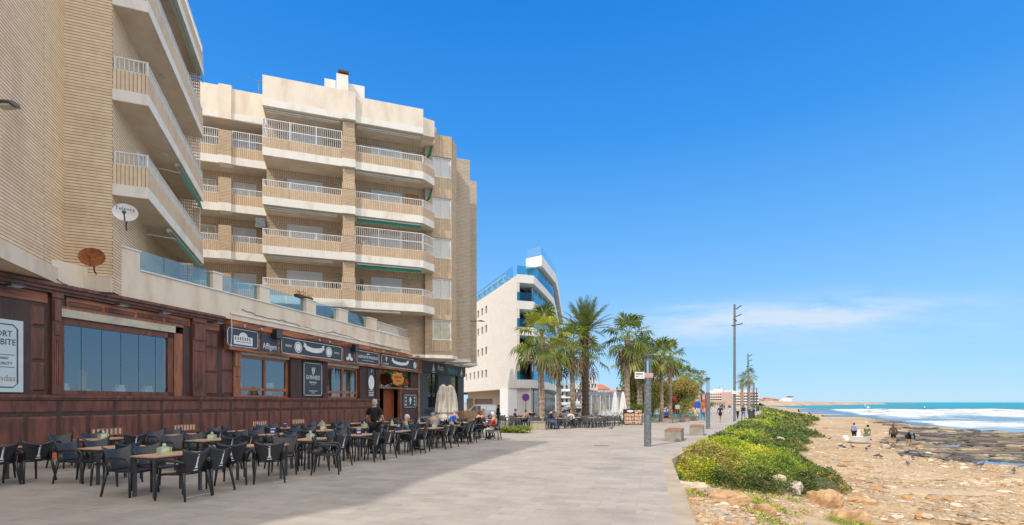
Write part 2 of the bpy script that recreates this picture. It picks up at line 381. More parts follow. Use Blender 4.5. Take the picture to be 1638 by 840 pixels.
def gpx(px, d, z=None): x, y, g = D(px, d); return (x, y, g if z is None else z)
SEAT = "people sitting on the terrace"
person('bald waiter in black T-shirt and black apron trousers standing among the terrace tables', gpx(599,16.5), 8, 'carry', 'black', 'black', 'grey', 1.78, sleeves=False)
person('white-haired woman in a teal jacket seated near the waiter', gpx(650,17.6), 75, 'sit', 'teal', 'navy', 'white', 1.62, cls='woman', group=SEAT)
person('heavy seated man in dark cap and pale grey shirt, nearest the open paving', gpx(694,19.7), -25, 'sit', 'greyc', 'khaki', 'grey', 1.75, False, hat='black', cls='big', group=SEAT, shoe='brown', lean=.3)
person('grey-haired man in bright blue polo shirt seated reading at a table', gpx(722,24.6), 70, 'sit', 'blue', 'navy', 'grey', 1.78, False, group=SEAT, lean=.5, cls='big')
person('person in black jacket with brown hair seated opposite the lady in red', gpx(763,23.4), 60, 'sit', 'black', 'black', 'brown', 1.7, cls='woman', group=SEAT, lean=.3)
person('woman holding a glass seated behind the person in the black jacket', gpx(772,25.3), 110, 'sit', 'brown', 'black', 'red', 1.66, cls='woman', group=SEAT)
person('grey-haired lady in bright red cardigan and white trousers seated sideways', gpx(789,22.8), -80, 'sit', 'red', 'whitec', 'white', 1.62, cls='woman', group=SEAT, shoe='whitec')
person('figure in black hooded coat standing beside the parked van', gpx(797,47), 60, 'stand', 'black', 'black', 'black', 1.72, group='people on the promenade', hat='black')
T2 = "people at the grey cafe chairs under the palms"
person('man in dark navy top seated left of the first palm trunk, nearest the dark car', gpx(824,38.5), 100, 'sit', 'navy', 'greyc', 'brown', 1.75, group=T2)
person('woman in pink top seated beside the man in navy before the dark car', gpx(841,38), -60, 'sit', 'pink', 'greyc', 'brown', 1.65, cls='woman', group=T2)
person('man in black T-shirt seated just left of the first palm trunk', gpx(851,37), 170, 'sit', 'black', 'navy', 'brown', 1.8, False, group=T2)
person('man in navy shirt and blue jeans seated right of the first palm trunk', gpx(879,33.5), 70, 'sit', 'navy', 'jeans', 'brown', 1.8, group=T2, lean=.4)
person('woman in white jumper seated facing the camera between the palm trunks', gpx(913,35.5), 170, 'sit', 'whitec', 'black', 'brown', 1.68, cls='woman', group=T2)
person('person in dark green jacket seated behind the woman in white', gpx(920,38.5), 190, 'sit', 'greenc', 'black', 'black', 1.72, group=T2)
WK = "people walking on the promenade"
person('runner in black T-shirt and shorts seen from behind on the promenade', gpx(1152,51), 8, 'walk', 'black', 'black', 'brown', 1.68, False, True, group=WK, cls='woman', shoe='whitec')
person('walker in cream jacket and dark trousers left of the tall lamp post pair', gpx(1180,63), 10, 'walk', 'cream', 'black', 'grey', 1.66, group=WK)
person('walker in navy jacket and jeans with a backpack beside the litter bin', gpx(1189,61), 10, 'walk', 'navy', 'jeans', 'brown', 1.7, group=WK, phase=-1)
person('distant walker in white trousers and dark top far down the promenade', gpx(1167,92), 190, 'walk', 'brown', 'whitec', 'black', 1.68, group=WK)
person('farthest walker in black on the left of the promenade', gpx(1155,130), 10, 'walk', 'black', 'black', 'black', 1.75, group=WK)
person('farthest walker in grey on the right beside the one in black', gpx(1158.5,134), 10, 'walk', 'greyc', 'black', 'brown', 1.75, group=WK, phase=-1)
person('woman in long pale yellow skirt standing below the blue round sign', gpx(1112,57), 10, 'stand', 'whitec', 'yellow', 'brown', 1.66, skirt=True, longhair=True, cls='woman', group='people on the promenade')
person('woman in blue jeans carrying a red bag right of the one in the yellow skirt', gpx(1124.5,57.5), 30, 'walk', 'pink', 'jeans', 'red', 1.68, longhair=True, cls='woman', group=WK)
person('person in blue jacket and dark trousers sitting on the far bench by a palm trunk', gpx(1066,51.5), 180, 'sit', 'blue', 'black', 'red', 1.7, group='people on the promenade')
def bz(px, py):
    d = F*(EYE+1.75)/(py-HY); return ((px-CX)/F*d, d, -1.75)
BP = "people on the beach"
person('woman in lilac shirt and black trousers standing behind the white dinghy', bz(1366,706), 60, 'stand', 'lilac', 'black', 'brown', 1.62, cls='woman', group=BP)
person('person in green shirt and cap sitting on the end of the white dinghy', (lambda p: (p[0], p[1], p[2]+.22))(bz(1386,709)), 60, 'sit', 'greenc', 'khaki', 'black', 1.68, hat='black', group=BP, lean=.5, sleeves=False)
person('long-haired woman in brown top and black shorts looking down at the pebbles', bz(1429,713), 30, 'stand', 'brown', 'black', 'brown', 1.66, True, True, longhair=True, cls='woman', group=BP, lean=.6)
person('person in black jacket and shorts bending down over the rock shelf', bz(1454,716), 200, 'bend', 'black', 'black', 'brown', 1.7, True, True, group=BP, hat='cyan')
# ------------------------------------------------------------------ camera, sky, sun
cam = bpy.data.cameras.new('camera'); co = bpy.data.objects.new('camera', cam); COL.objects.link(co)
co.location = (0,0,EYE); co.rotation_euler = (R(90),0,0)
cam.sensor_width = 36; cam.lens = 36*F/1638; cam.shift_y = (HY-420)/1638; cam.clip_end = 30000; cam.clip_start = .1
sc.camera = co
SUNAZ = 39.5; SUNEL = 49.0
sd = Vector((math.sin(R(SUNAZ))*math.cos(R(SUNEL)), math.cos(R(SUNAZ))*math.cos(R(SUNEL)), -math.sin(R(SUNEL))))
sl = bpy.data.lights.new('sun', 'SUN'); sl.energy = 2.5; sl.angle = R(.55); sl.color = (1,.935,.84)
so = bpy.data.objects.new('sun', sl); COL.objects.link(so); so.rotation_euler = sd.to_track_quat('-Z', 'Y').to_euler()
w = bpy.data.worlds.new('World'); sc.world = w; w.use_nodes = True; nt = w.node_tree
bg = nt.nodes['Background']; bg.inputs[1].default_value = .15
sky = N(nt, 'ShaderNodeTexSky', sky_type='NISHITA'); sky.sun_disc = False; sky.sun_elevation = R(SUNEL); sky.sun_rotation = R(180+SUNAZ)
sky.air_density = 1.0; sky.dust_density = .15; sky.ozone_density = 4.0; sky.altitude = 0
hs = N(nt, 'ShaderNodeHueSaturation', Saturation=1.22, Value=1.35); nt.links.new(sky.outputs[0], hs.inputs['Color'])
tint = mixc(nt, hs.outputs[0], (.76,.98,1.12), 1.0, 'MULTIPLY')
tc = N(nt, 'ShaderNodeTexCoord'); sp = N(nt, 'ShaderNodeSeparateXYZ'); nt.links.new(tc.outputs['Generated'], sp.inputs[0])
az = math_(nt, 'DIVIDE', sp.outputs[0], sp.outputs[1]); el = math_(nt, 'DIVIDE', sp.outputs[2], sp.outputs[1])
front = math_(nt, 'GREATER_THAN', sp.outputs[1], 0.0)
cb = N(nt, 'ShaderNodeCombineXYZ'); nt.links.new(az, cb.inputs[0]); nt.links.new(el, cb.inputs[1])
def gaus(v, c, wd):
    q = math_(nt, 'DIVIDE', math_(nt, 'SUBTRACT', v, c), wd); return math_(nt, 'EXPONENT', math_(nt, 'MULTIPLY', math_(nt, 'MULTIPLY', q, q), -1.0))
skew = math_(nt, 'SUBTRACT', el, math_(nt, 'MULTIPLY', az, .07))
def cloud(a, b, wa, wb, amt, sc_):
    n_ = noise(nt, cb.outputs[0], sc_, 6, .6, 1.0, 5.5, 1); r_ = ramp(nt, [(.34, (0,0,0)), (.68, (1,1,1))]); nt.links.new(n_, r_.inputs[0])
    k = math_(nt, 'MULTIPLY', gaus(az, a, wa), gaus(skew, b, wb)); return math_(nt, 'MULTIPLY', math_(nt, 'MULTIPLY', k, r_.outputs[0]), amt)
c1 = cloud(.54, .133, .28, .030, 1.5, 5); c2 = cloud(.50, .10, .6, .05, .5, 3); c3 = cloud(.33, .165, .06, .006, .4, 7)
cf = math_(nt, 'MULTIPLY', math_(nt, 'ADD', math_(nt, 'ADD', c1, c2), c3, True), front, True)
K = 1/(.15*2**.14)
def lin(r,g,b): return tuple((((v/255+.055)/1.055)**2.4)*K for v in (r,g,b))
ln_ = N(nt, 'ShaderNodeVectorMath', operation='LENGTH'); cxy = N(nt, 'ShaderNodeCombineXYZ'); nt.links.new(sp.outputs[0], cxy.inputs[0]); nt.links.new(sp.outputs[1], cxy.inputs[1]); nt.links.new(cxy.outputs[0], ln_.inputs[0])
gr = ramp(nt, [(0,lin(172,208,238)),(.05,lin(158,203,243)),(.16,lin(140,196,245)),(.30,lin(104,175,242)),(.46,lin(60,149,234)),(.66,lin(27,126,221)),(1,lin(24,104,205))]); nt.links.new(sp.outputs[2], gr.inputs[0])
base = mixc(nt, tint, gr.outputs[0], .9)
# unseen bright white sky added behind and beside the viewpoint to fill the shade
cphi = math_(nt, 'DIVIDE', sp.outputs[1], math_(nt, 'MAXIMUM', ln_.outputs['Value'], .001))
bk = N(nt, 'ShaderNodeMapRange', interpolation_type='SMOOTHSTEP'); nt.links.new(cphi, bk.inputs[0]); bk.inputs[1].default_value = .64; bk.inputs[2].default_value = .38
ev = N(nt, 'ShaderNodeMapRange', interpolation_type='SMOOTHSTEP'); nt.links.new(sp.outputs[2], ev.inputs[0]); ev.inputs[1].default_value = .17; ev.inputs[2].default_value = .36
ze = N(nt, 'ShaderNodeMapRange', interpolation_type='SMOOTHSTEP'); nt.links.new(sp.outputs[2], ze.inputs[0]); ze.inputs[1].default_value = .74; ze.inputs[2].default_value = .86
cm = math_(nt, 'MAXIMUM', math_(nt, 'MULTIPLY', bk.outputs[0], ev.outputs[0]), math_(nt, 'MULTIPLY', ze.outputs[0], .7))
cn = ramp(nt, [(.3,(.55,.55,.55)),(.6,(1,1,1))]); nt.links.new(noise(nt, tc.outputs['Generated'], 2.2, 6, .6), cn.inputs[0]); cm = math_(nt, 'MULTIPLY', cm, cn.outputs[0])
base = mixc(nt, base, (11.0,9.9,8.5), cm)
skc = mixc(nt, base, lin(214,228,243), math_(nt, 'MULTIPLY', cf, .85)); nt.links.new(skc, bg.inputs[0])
sc.view_settings.view_transform = 'Standard'; sc.view_settings.look = 'None'; sc.view_settings.exposure = .22; sc.view_settings.gamma = 1
sc.view_settings.use_curve_mapping = False

# ------------------------------------------------------------------ terrain
Ed = [-30,6.9,14.9,27.5,52,91,146,230,340,500]; Ex_ = [-7.9,2.55,4.75,11.3,24,46,73,110,150,190]
def EX(d): return np.interp(d, Ed, Ex_)
Od = [14.6,15.6,16.3,17,18,19,27,35,38.6,45,52,76,100,190,300]; Ox = [4.85,5.9,7.2,9.8,11.7,12.6,15.9,19.6,22.5,27.5,31,45,60,96,135]
def OX(d): return np.interp(d, Od, Ox)
Bd = [-5,24,27.5,31,33,42,50,65,100,150,300,600]; Bx = [34,30,28,26.4,27,31,39,51,74,99,175,280]       # edge of the dark rock shelf
Sd = [-5,30,45,54,60,70,81,130,189,260,434,900]; Sx = [80,78,72,62,58,58,63,88,116,158,225,330]      # shore
def BX(d): return np.interp(d, Bd, Bx)
def SX(d): return np.interp(d, Sd, Sx)
def gzv(d): s = np.clip((d-18)/42,0,1); return -.38*s*s*(3-2*s)
def vegt(x, d):
    e = EX(d); o = OX(d)+1.6*(vn(x*.35, d*.35, 5)-.5)*np.clip(d/25,.6,2.5); return (x-e)/np.maximum(o-e, .3)
def bushy(x, d):
    return .04+.55*fbm(x*.6, d*.6, 21, 3)**2+.34*vn(x*1.5, d*1.5, 9)**1.6+.14*vn(x*4, d*4, 10)
def TZ(x, d, raise_=True):
    x = np.asarray(x, float); d = np.asarray(d, float); e = EX(d); t = vegt(x, d)
    bb = -1.72+.10*(fbm(x*.22, d*.22, 2, 4)-.5)+.10*(fbm(x*.9, d*.9, 3, 3)-.5)-.001*np.clip(d-20,0,100)
    led = fbm(x*.12+3, d*.35, 14, 3); bb = bb+.16*sst(.52,.56,led)*sst(30,10,d)
    veg = gzv(d)-.20+(bb-gzv(d)+.20)*np.clip(t/1.04,0,1)**1.15
    near = -.58+(bb+.58)*sst(-.2,6.2,x-e)+.10*(fbm(x*1.4, d*1.4, 8, 3)-.5)+.16*(vn(x*.8,d*.8,31)-.5)*sst(.3,2,x-e)
    k = sst(13.6,18.6,d+(fbm(x*.8,d*.8,4,2)-.5)*1.5); z = near*(1-k)+veg*k
    if raise_: z = z+bushy(x,d)*.55*k*sst(1.02,.85,t)*sst(-.02,.2,t)
    sb = BX(d)+3*(vn(x*.2,d*.2,6)-.5); sh = SX(d)
    s1 = sst(sb-3, sb+2, x); shelf = -1.955+.36*(fbm(x*.10, d*.40, 12, 4)-.5)+.07*(fbm(x*.6,d*1.3,13,3)-.5)
    z = z*(1-s1)+shelf*s1
    return z-2.2*sst(sh-1, sh+25, x)
def zone(x, d):
    sb = BX(d)+3*(vn(x*.2,d*.2,6)-.5); return sst(sb-.8+1.5*(fbm(x*.5,d*1.2,17,3)-.5)*2, sb+1.2, x)
dd = np.concatenate([np.geomspace(3,60,330), np.geomspace(61,1400,150)]); tt = np.linspace(0,1,330)
DD = np.repeat(dd[:,None], len(tt), 1); L_ = EX(dd)-.02; Rr = np.maximum(dd*1.35+8, SX(dd)*1.0+30)
XX = L_[:,None]+(Rr-L_)[:,None]*(tt**1.25)[None,:]
ZZ = TZ(XX, DD); V = np.stack([XX,DD,ZZ],-1).reshape(-1,3); nr, nc = DD.shape
ii = (np.arange(nr-1)[:,None]*nc+np.arange(nc-1)[None,:]).ravel(); Fq = np.stack([ii,ii+1,ii+nc+1,ii+nc],1)
def terrain_mat():
    m, nt, bs, out = nmat('beach_ground'); oc = objc(nt); bs.inputs['Roughness'].default_value = .9
    vo = N(nt, 'ShaderNodeTexVoronoi', Scale=11.0); nt.links.new(oc, vo.inputs['Vector']); sepc = N(nt, 'ShaderNodeSeparateColor'); nt.links.new(vo.outputs['Color'], sepc.inputs[0])
    r1 = ramp(nt, [(0,(.34,.26,.17)),(.3,(.50,.39,.26)),(.55,(.60,.48,.33)),(.75,(.50,.35,.20)),(.9,(.70,.60,.46)),(1,(.28,.22,.16))]); nt.links.new(sepc.outputs[0], r1.inputs[0])
    r2 = ramp(nt, [(.3,(.36,.25,.14)),(.5,(.52,.40,.25)),(.72,(.62,.51,.36))]); nt.links.new(noise(nt, oc, 1.3, 8, .65), r2.inputs[0])
    r3 = ramp(nt, [(.42,(0,0,0)),(.6,(1,1,1))]); nt.links.new(noise(nt, oc, .45, 5, .6), r3.inputs[0])
    sand = mixc(nt, r2.outputs[0], r1.outputs[0], math_(nt, 'ADD', math_(nt, 'MULTIPLY', r3.outputs[0], .55), .3))
    r4 = ramp(nt, [(.35,(.66,.60,.53)),(.62,(.93,.90,.86))]); nt.links.new(noise(nt, oc, .18, 6, .7), r4.inputs[0]); sand = mixc(nt, sand, r4.outputs[0], 1, 'MULTIPLY')
    rk = ramp(nt, [(.34,(.03,.026,.022)),(.44,(.085,.068,.045)),(.52,(.17,.135,.08)),(.60,(.30,.23,.14)),(.66,(.06,.05,.04)),(.75,(.34,.28,.19))]); nt.links.new(noise(nt, oc, .42, 10, .72, .30, 1.7, 1), rk.inputs[0])
    at = N(nt, 'ShaderNodeAttribute', attribute_name='zone'); sx = N(nt, 'ShaderNodeSeparateColor'); nt.links.new(at.outputs['Color'], sx.inputs[0])
    c = mixc(nt, sand, rk.outputs[0], sx.outputs[0])
    so_ = ramp(nt, [(.35,(.045,.060,.018)),(.65,(.13,.11,.05))]); nt.links.new(noise(nt, oc, 4, 5), so_.inputs[0])
    c = mixc(nt, c, so_.outputs[0], sx.outputs[1]); nt.links.new(c, bs.inputs['Base Color'])
    h = math_(nt, 'ADD', math_(nt, 'MULTIPLY', vo.outputs['Distance'], -.7), noise(nt, oc, 6, 6, .7)); bump(nt, bs, h, .7, .06); return m
me = arrmesh('beach', V, Fq, [terrain_mat()], True)
ca = me.color_attributes.new('zone', 'FLOAT_COLOR', 'POINT'); tv = vegt(XX,DD)
vz = sst(1.03,.93,tv)*sst(13.8,16.4,DD+(fbm(XX*.8,DD*.8,4,2)-.5)*1.5)
ca.data.foreach_set('color', np.stack([zone(XX,DD), vz, 0*vz, 1+0*vz], -1).ravel().astype(np.float32))
tag(link('beach', me), kind='structure')

# ------------------------------------------------------------------ pavement
def paving_mat():
    m, nt, bs, out = nmat('promenade_paving'); oc = objc(nt); bs.inputs['Roughness'].default_value = .75
    mp = N(nt, 'ShaderNodeMapping'); mp.inputs['Rotation'].default_value = (0,0,R(16)); nt.links.new(oc, mp.inputs[0])
    b = N(nt, 'ShaderNodeTexBrick', Scale=1.0); b.inputs['Color1'].default_value = (.395,.365,.33,1); b.inputs['Color2'].default_value = (.33,.305,.278,1)
    b.inputs['Mortar'].default_value = (.30,.27,.235,1); b.inputs['Mortar Size'].default_value = .006; b.inputs['Brick Width'].default_value = .6; b.inputs['Row Height'].default_value = .3
    nt.links.new(mp.outputs[0], b.inputs['Vector'])
    b2 = N(nt, 'ShaderNodeTexBrick', Scale=1.0); b2.inputs['Color1'].default_value = (1,1,1,1); b2.inputs['Color2'].default_value = (1,1,1,1)
    b2.inputs['Mortar'].default_value = (1.10,1.05,1.0,1); b2.inputs['Mortar Size'].default_value = .014; b2.inputs['Brick Width'].default_value = 3.6; b2.inputs['Row Height'].default_value = 1.8
    b2.offset = 0; nt.links.new(mp.outputs[0], b2.inputs['Vector'])
    c = mixc(nt, b.outputs['Color'], b2.outputs['Color'], 1, 'MULTIPLY')
    r = ramp(nt, [(.3,(.74,.73,.72)),(.5,(1,.99,.98)),(.7,(1.10,1.06,1.0))]); nt.links.new(noise(nt, oc, .5, 7, .7), r.inputs[0]); c = mixc(nt, c, r.outputs[0], 1, 'MULTIPLY')
    r2 = ramp(nt, [(.30,(.55,.52,.5)),(.37,(1,1,1))]); nt.links.new(noise(nt, oc, 3.1, 3, .5), r2.inputs[0]); c = mixc(nt, c, r2.outputs[0], .35, 'MULTIPLY')
    nt.links.new(c, bs.inputs['Base Color']); bump(nt, bs, noise(nt, oc, 60, 3), .15, .005); return m
ds = [-30,-5,0,3,6.9,10,14.9,18,21,24,27.5,31,35,39,43,47,52,56,60,75,91,118,146,230,340,500]
CB = .3
mb = MB()
for a, b in zip(ds, ds[1:]):
    ea, eb = float(EX(a))-CB, float(EX(b))-CB
    mb.add([(-60,a,gz(a)),(ea,a,gz(a)),(eb,b,gz(b)),(-60,b,gz(b))], [(0,1,2,3)])
tag(mb.build('promenade', paving_mat()), kind='structure')
mb = MB()
for a, b in zip(ds, ds[1:]):
    ea, eb = float(EX(a)), float(EX(b)); za, zb = gz(a), gz(b)
    mb.add([(ea-CB,a,za),(ea,a,za),(eb,b,zb),(eb-CB,b,zb),(ea,a,za-.9),(eb,b,zb-.9)], [(0,1,2,3),(1,4,5,2)])
M['curb'] = brick('tan_kerb_stone', (.44,.385,.30), (.39,.34,.265), (.25,.2,.15), False, 5, .9, .006)
tag(mb.build('kerb', mat('kerb_stone', (.42,.365,.28), (.33,.28,.215), .85, 1.5, bmp=.1, detail=8)), kind='structure')
mb = MB(); mb.box(-4000,-60.0,-300,4000,-.9,-.385); mb.box(-60,800,500,4000,-.9,-.39)
mb = MB(); mb.add([(-4000,-300,-.42),(-60,-300,-.42),(-60,500,-.42),(230,500,-.42),(420,900,-.6),(900,3500,-1),(-4000,6000,-.42)], [tuple(range(7))])
tag(mb.build('town_ground', mat('town_ground', (.33,.29,.24), (.26,.22,.18), .9, .05)), kind='structure')
# ------------------------------------------------------------------ sea
def sea_mat():
    m, nt, bs, out = nmat('sea_water'); oc = objc(nt); bs.inputs['Roughness'].default_value = .18; bs.inputs['IOR'].default_value = 1.33
    at = N(nt, 'ShaderNodeAttribute', attribute_name='foam'); sx = N(nt, 'ShaderNodeSeparateColor'); nt.links.new(at.outputs['Color'], sx.inputs[0])
    nz = noise(nt, oc, .055, 8, .7, .55, 1, 1); nz2 = noise(nt, oc, .30, 6, .7, .7, 1, 1)
    tot = math_(nt, 'ADD', math_(nt, 'MULTIPLY', nz, .7), math_(nt, 'MULTIPLY', nz2, .3))
    k = math_(nt, 'ADD', tot, math_(nt, 'SUBTRACT', sx.outputs[0], .5)); fr = ramp(nt, [(.50,(0,0,0)),(.70,(1,1,1))]); nt.links.new(k, fr.inputs[0])
    water = mixc(nt, (.05,.22,.28), (.0,.29,.36), sx.outputs[1]); water = mixc(nt, water, (.17,.25,.36), sx.outputs[2])
    v = ramp(nt, [(.35,(.7,.72,.75)),(.65,(1.2,1.2,1.2))]); nt.links.new(noise(nt, oc, .03, 7, .75, .4, 1, 1), v.inputs[0]); water = mixc(nt, water, v.outputs[0], 1, 'MULTIPLY')
    fc = ramp(nt, [(.36,(.22,.29,.36)),(.48,(.50,.55,.59)),(.62,(.72,.74,.76))]); nt.links.new(nz2, fc.inputs[0]); c = mixc(nt, water, fc.outputs[0], fr.outputs[0]); nt.links.new(c, bs.inputs['Base Color'])
    rr = math_(nt, 'ADD', math_(nt, 'MULTIPLY', fr.outputs[0], .5), .35); nt.links.new(rr, bs.inputs['Roughness']); bs.inputs['Specular IOR Level'].default_value = .08
    bump(nt, bs, tot, .5, .5); return m
dd = np.concatenate([np.geomspace(20,420,430), np.geomspace(425,12000,70)]); tt = np.linspace(0,1,240)
DD = np.repeat(dd[:,None], len(tt), 1); L_ = np.minimum(SX(dd)-8, dd*1.0); L_[dd>950] = dd[dd>950]*-.3; XX = L_[:,None]+(dd*1.7+40-L_)[:,None]*tt[None,:]
wob = 16*(fbm(XX/70+3, DD/300, 41, 3)-.5)+.0
z = np.full(DD.shape, -2.12); fo = np.zeros(DD.shape)
for c, a, wd in ((84,.3,2.2),(100,.45,3.0),(122,.7,4),(150,.75,4.5),(186,1.25,6),(232,.9,7),(300,.45,9),(390,.5,10)):
    q = DD-c-wob*(c/120); on = sst(.30,.5,vn(XX/(c*.45), q*0+c, 50)+(.18 if c < 240 else -.12))
    z += a*np.exp(-(q/wd)**2)*on*(1+.3*(vn(XX/6,DD/6,61)-.5)); fo += on*np.where(q > 0, np.exp(-(q/(wd*.8))**2), np.exp(-(q/(wd*2.2))**2))*min(1, a*1.2)*.44
z += .10*(fbm(XX/9, DD/4, 44, 3)-.5)*sst(60,110,DD)
shd = (XX-SX(DD))
fo += .60*sst(215,165,DD)*sst(1,9,shd)*(.15+1.25*fbm(XX/44,DD/20,71,3))
fo = np.where((DD > 236), fo*.6+.03*0, fo); fo = np.clip(fo+.02, 0, 1)
teal = sst(300,700,DD+80*(fbm(XX/200,DD/200,81,2)-.5)); mud = sst(260,170,DD)*.75
V = np.stack([XX,DD,z],-1).reshape(-1,3); nr, nc = DD.shape
ii = (np.arange(nr-1)[:,None]*nc+np.arange(nc-1)[None,:]).ravel(); Fq = np.stack([ii,ii+1,ii+nc+1,ii+nc],1)
me = arrmesh('sea', V, Fq, [sea_mat()], True); ca = me.color_attributes.new('foam', 'FLOAT_COLOR', 'POINT')
ca.data.foreach_set('color', np.stack([fo, teal, mud, 1+0*fo], -1).ravel().astype(np.float32)); tag(link('sea', me), kind='structure')
m_, nt_, bs_, _o = nmat('tide_pool'); bs_.inputs['Base Color'].default_value = (.05,.09,.15,1); bs_.inputs['Roughness'].default_value = .12; bs_.inputs['Specular IOR Level'].default_value = .9
mb = MB(); mb.add([(24,22,-2.02),(120,22,-2.02),(75,62,-2.02),(54,80,-2.02)], [(0,1,2,3)])
tag(mb.build('tide_pool_water', m_), kind='structure')

# ------------------------------------------------------------------ pebbles, boulders
npr = np.random.RandomState(5)
ph = (1+5**.5)/2
ico = np.array([(-1,ph,0),(1,ph,0),(-1,-ph,0),(1,-ph,0),(0,-1,ph),(0,1,ph),(0,-1,-ph),(0,1,-ph),(ph,0,-1),(ph,0,1),(-ph,0,-1),(-ph,0,1)])/1.9
icf = np.array([(0,11,5),(0,5,1),(0,1,7),(0,7,10),(0,10,11),(1,5,9),(5,11,4),(11,10,2),(10,7,6),(7,1,8),(3,9,4),(3,4,2),(3,2,6),(3,6,8),(3,8,9),(4,9,5),(2,4,11),(6,2,10),(8,6,7),(9,8,1)])
def pebbles(n, dmin, dmax, smin, smax, name, seed, mats, dens=.4):
    rs = np.random.RandomState(seed); d = 1/(1/dmin+(1/dmax-1/dmin)*rs.rand(n)); x = EX(d)+.3+(np.maximum(d*1.25,0)-EX(d))*rs.rand(n)
    ok = (x < BX(d)-.5+rs.rand(n)*3)&((vegt(x,d) > .98)|(d < 15.2))&(vn(x*.5,d*.5,77)+vn(x*1.7,d*1.7,78) > dens+.5*rs.rand(n))
    x = x[ok]; d = d[ok]; n = len(x); s = smin+(smax-smin)*rs.rand(n)**3.2; s = s*np.clip(d/16,.7,3.0)**.5
    a = rs.rand(n)*6.28; sc3 = np.stack([s*(.8+.9*rs.rand(n)), s*(.6+.6*rs.rand(n)), s*(.22+.3*rs.rand(n))], 1)
    v = ico[None]*(1+.35*(rs.rand(n,12,1)-.5))*sc3[:,None]; ca_, sa = np.cos(a)[:,None], np.sin(a)[:,None]
    vx = v[:,:,0]*ca_-v[:,:,1]*sa+x[:,None]; vy = v[:,:,0]*sa+v[:,:,1]*ca_+d[:,None]; vz = v[:,:,2]+(TZ(x,d)+sc3[:,2]*.25)[:,None]
    V = np.stack([vx,vy,vz],-1).reshape(-1,3); Fc = (icf[None]+(np.arange(n)*12)[:,None,None]).reshape(-1,3); mi = np.repeat(rs.randint(0,len(mats),n),20)
    tag(link(name, arrmesh(name, V, Fc, mats, False, mi)), 'tan and whitish loose stones covering the beach' if name == 'pebbles' else 'larger broken stones strewn over the beach', 'stones', kind='stuff')
st = [mat('stone_%s' % n, c, tuple(k*.72 for k in c), .9, 9, bmp=.2) for n, c in (('tan',(.55,.42,.28)),('cream',(.60,.48,.34)),('white',(.68,.60,.49)),('tan2',(.58,.43,.27)),('brown',(.38,.26,.16)),('orange',(.52,.29,.13)),('sand',(.50,.385,.26)),('brown2',(.44,.30,.18)),('sand2',(.54,.40,.25)),('grey',(.38,.33,.27)))]
pebbles(30000, 9, 70, .018, .085, 'pebbles', 3, st)
pebbles(3000, 9.5, 90, .07, .24, 'broken_stones', 8, st, .75)
rs = np.random.RandomState(23); n = 5200; d = 1/(1/26+(1/95-1/26)*rs.rand(n)); x = BX(d)-1+(np.minimum(SX(d), d*1.25+4)-BX(d)+2)*rs.rand(n)
ok = fbm(x*.11, d*.42, 29, 4) > .44+.14*rs.rand(n); x = x[ok]; d = d[ok]; n = len(x); s = (.10+.42*rs.rand(n)**2.2)*np.clip(d/40,.8,1.6); a = rs.randn(n)*.5
sc3 = np.stack([s*(1.2+1.6*rs.rand(n)), s*(.7+.5*rs.rand(n)), s*(.22+.22*rs.rand(n))], 1); v = ico[None]*(1+.4*(rs.rand(n,12,1)-.5))*sc3[:,None]; c_, s__ = np.cos(a)[:,None], np.sin(a)[:,None]
V = np.stack([v[:,:,0]*c_-v[:,:,1]*s__+x[:,None], v[:,:,0]*s__+v[:,:,1]*c_+d[:,None], v[:,:,2]+TZ(x,d)[:,None]+.02], -1).reshape(-1,3)
rm = [mat('reef_%s' % q_, c_2, tuple(k*.6 for k in c_2), .6, 5, bmp=.3) for q_, c_2 in (('dark',(.075,.066,.055)),('brown',(.23,.18,.12)),('olive',(.17,.15,.085)),('tan',(.40,.32,.21)))]
tag(link('reef_stones', arrmesh('reef_stones', V, (icf[None]+(np.arange(n)*12)[:,None,None]).reshape(-1,3), rm, False, np.repeat(rs.choice([0,0,0,1,1,2,3],n),20))), 'dark wet broken rock covering the shelf between the beach and the surf', 'rocks', kind='stuff')
def boulder(label, x, d, z, sx, sy, sz, seed, m, rot=0, cat='rock', group='large rocks on the beach', box=.5):
    rs = np.random.RandomState(seed); n = 12; vs = []
    for i in range(n+1):
        a = math.pi*(i/n-.5)
        for j in range(2*n):
            b = 2*math.pi*j/(2*n); p = np.array([math.cos(a)*math.cos(b), math.cos(a)*math.sin(b), math.sin(a)])
            q = p/np.max(np.abs(p)); p = p*(1-box)+q*.8*box; vs.append(p)
    v = np.array(vs); off = seed*3.1
    k = 1+.55*(fbm(v[:,0]*1.7+off+v[:,2], v[:,1]*1.7+v[:,2]*1.3, seed, 4)-.5)+.12*(fbm(v[:,0]*6+off, v[:,1]*6+v[:,2]*5, seed+3, 3)-.5)
    v = v*k[:,None]*np.array([sx,sy,sz])[None]*.5
    fs = [(i*2*n+j, i*2*n+(j+1)%(2*n), (i+1)*2*n+(j+1)%(2*n), (i+1)*2*n+j) for i in range(n) for j in range(2*n)]
    o = link('rock', arrmesh('rock', v, fs, [m], False)); o.location = (x, d, z); o.rotation_euler = (0,0,rot); tag(o, label, cat, group); return o
om = mat('orange_rock', (.58,.38,.21), (.36,.215,.11), .9, 5, bmp=.5, detail=8); wm = mat('pale_rock', (.62,.53,.41), (.40,.32,.23), .9, 4, bmp=.5, detail=8); gm = mat('grey_white_rock', (.56,.52,.46), (.26,.23,.20), .9, 7, bmp=.5, detail=8, lo=.4, hi=.55)
def hit(px, py):                      # first point where the sight line through a place of the photograph meets the ground
    ds_ = np.arange(7.5, 110, .06); xs_ = (px-CX)/F*ds_; zs_ = EYE+(HY-py)/F*ds_; tz_ = TZ(xs_, ds_); k = int(np.argmax(tz_ >= zs_)); return float(xs_[k]), float(ds_[k]), float(tz_[k])
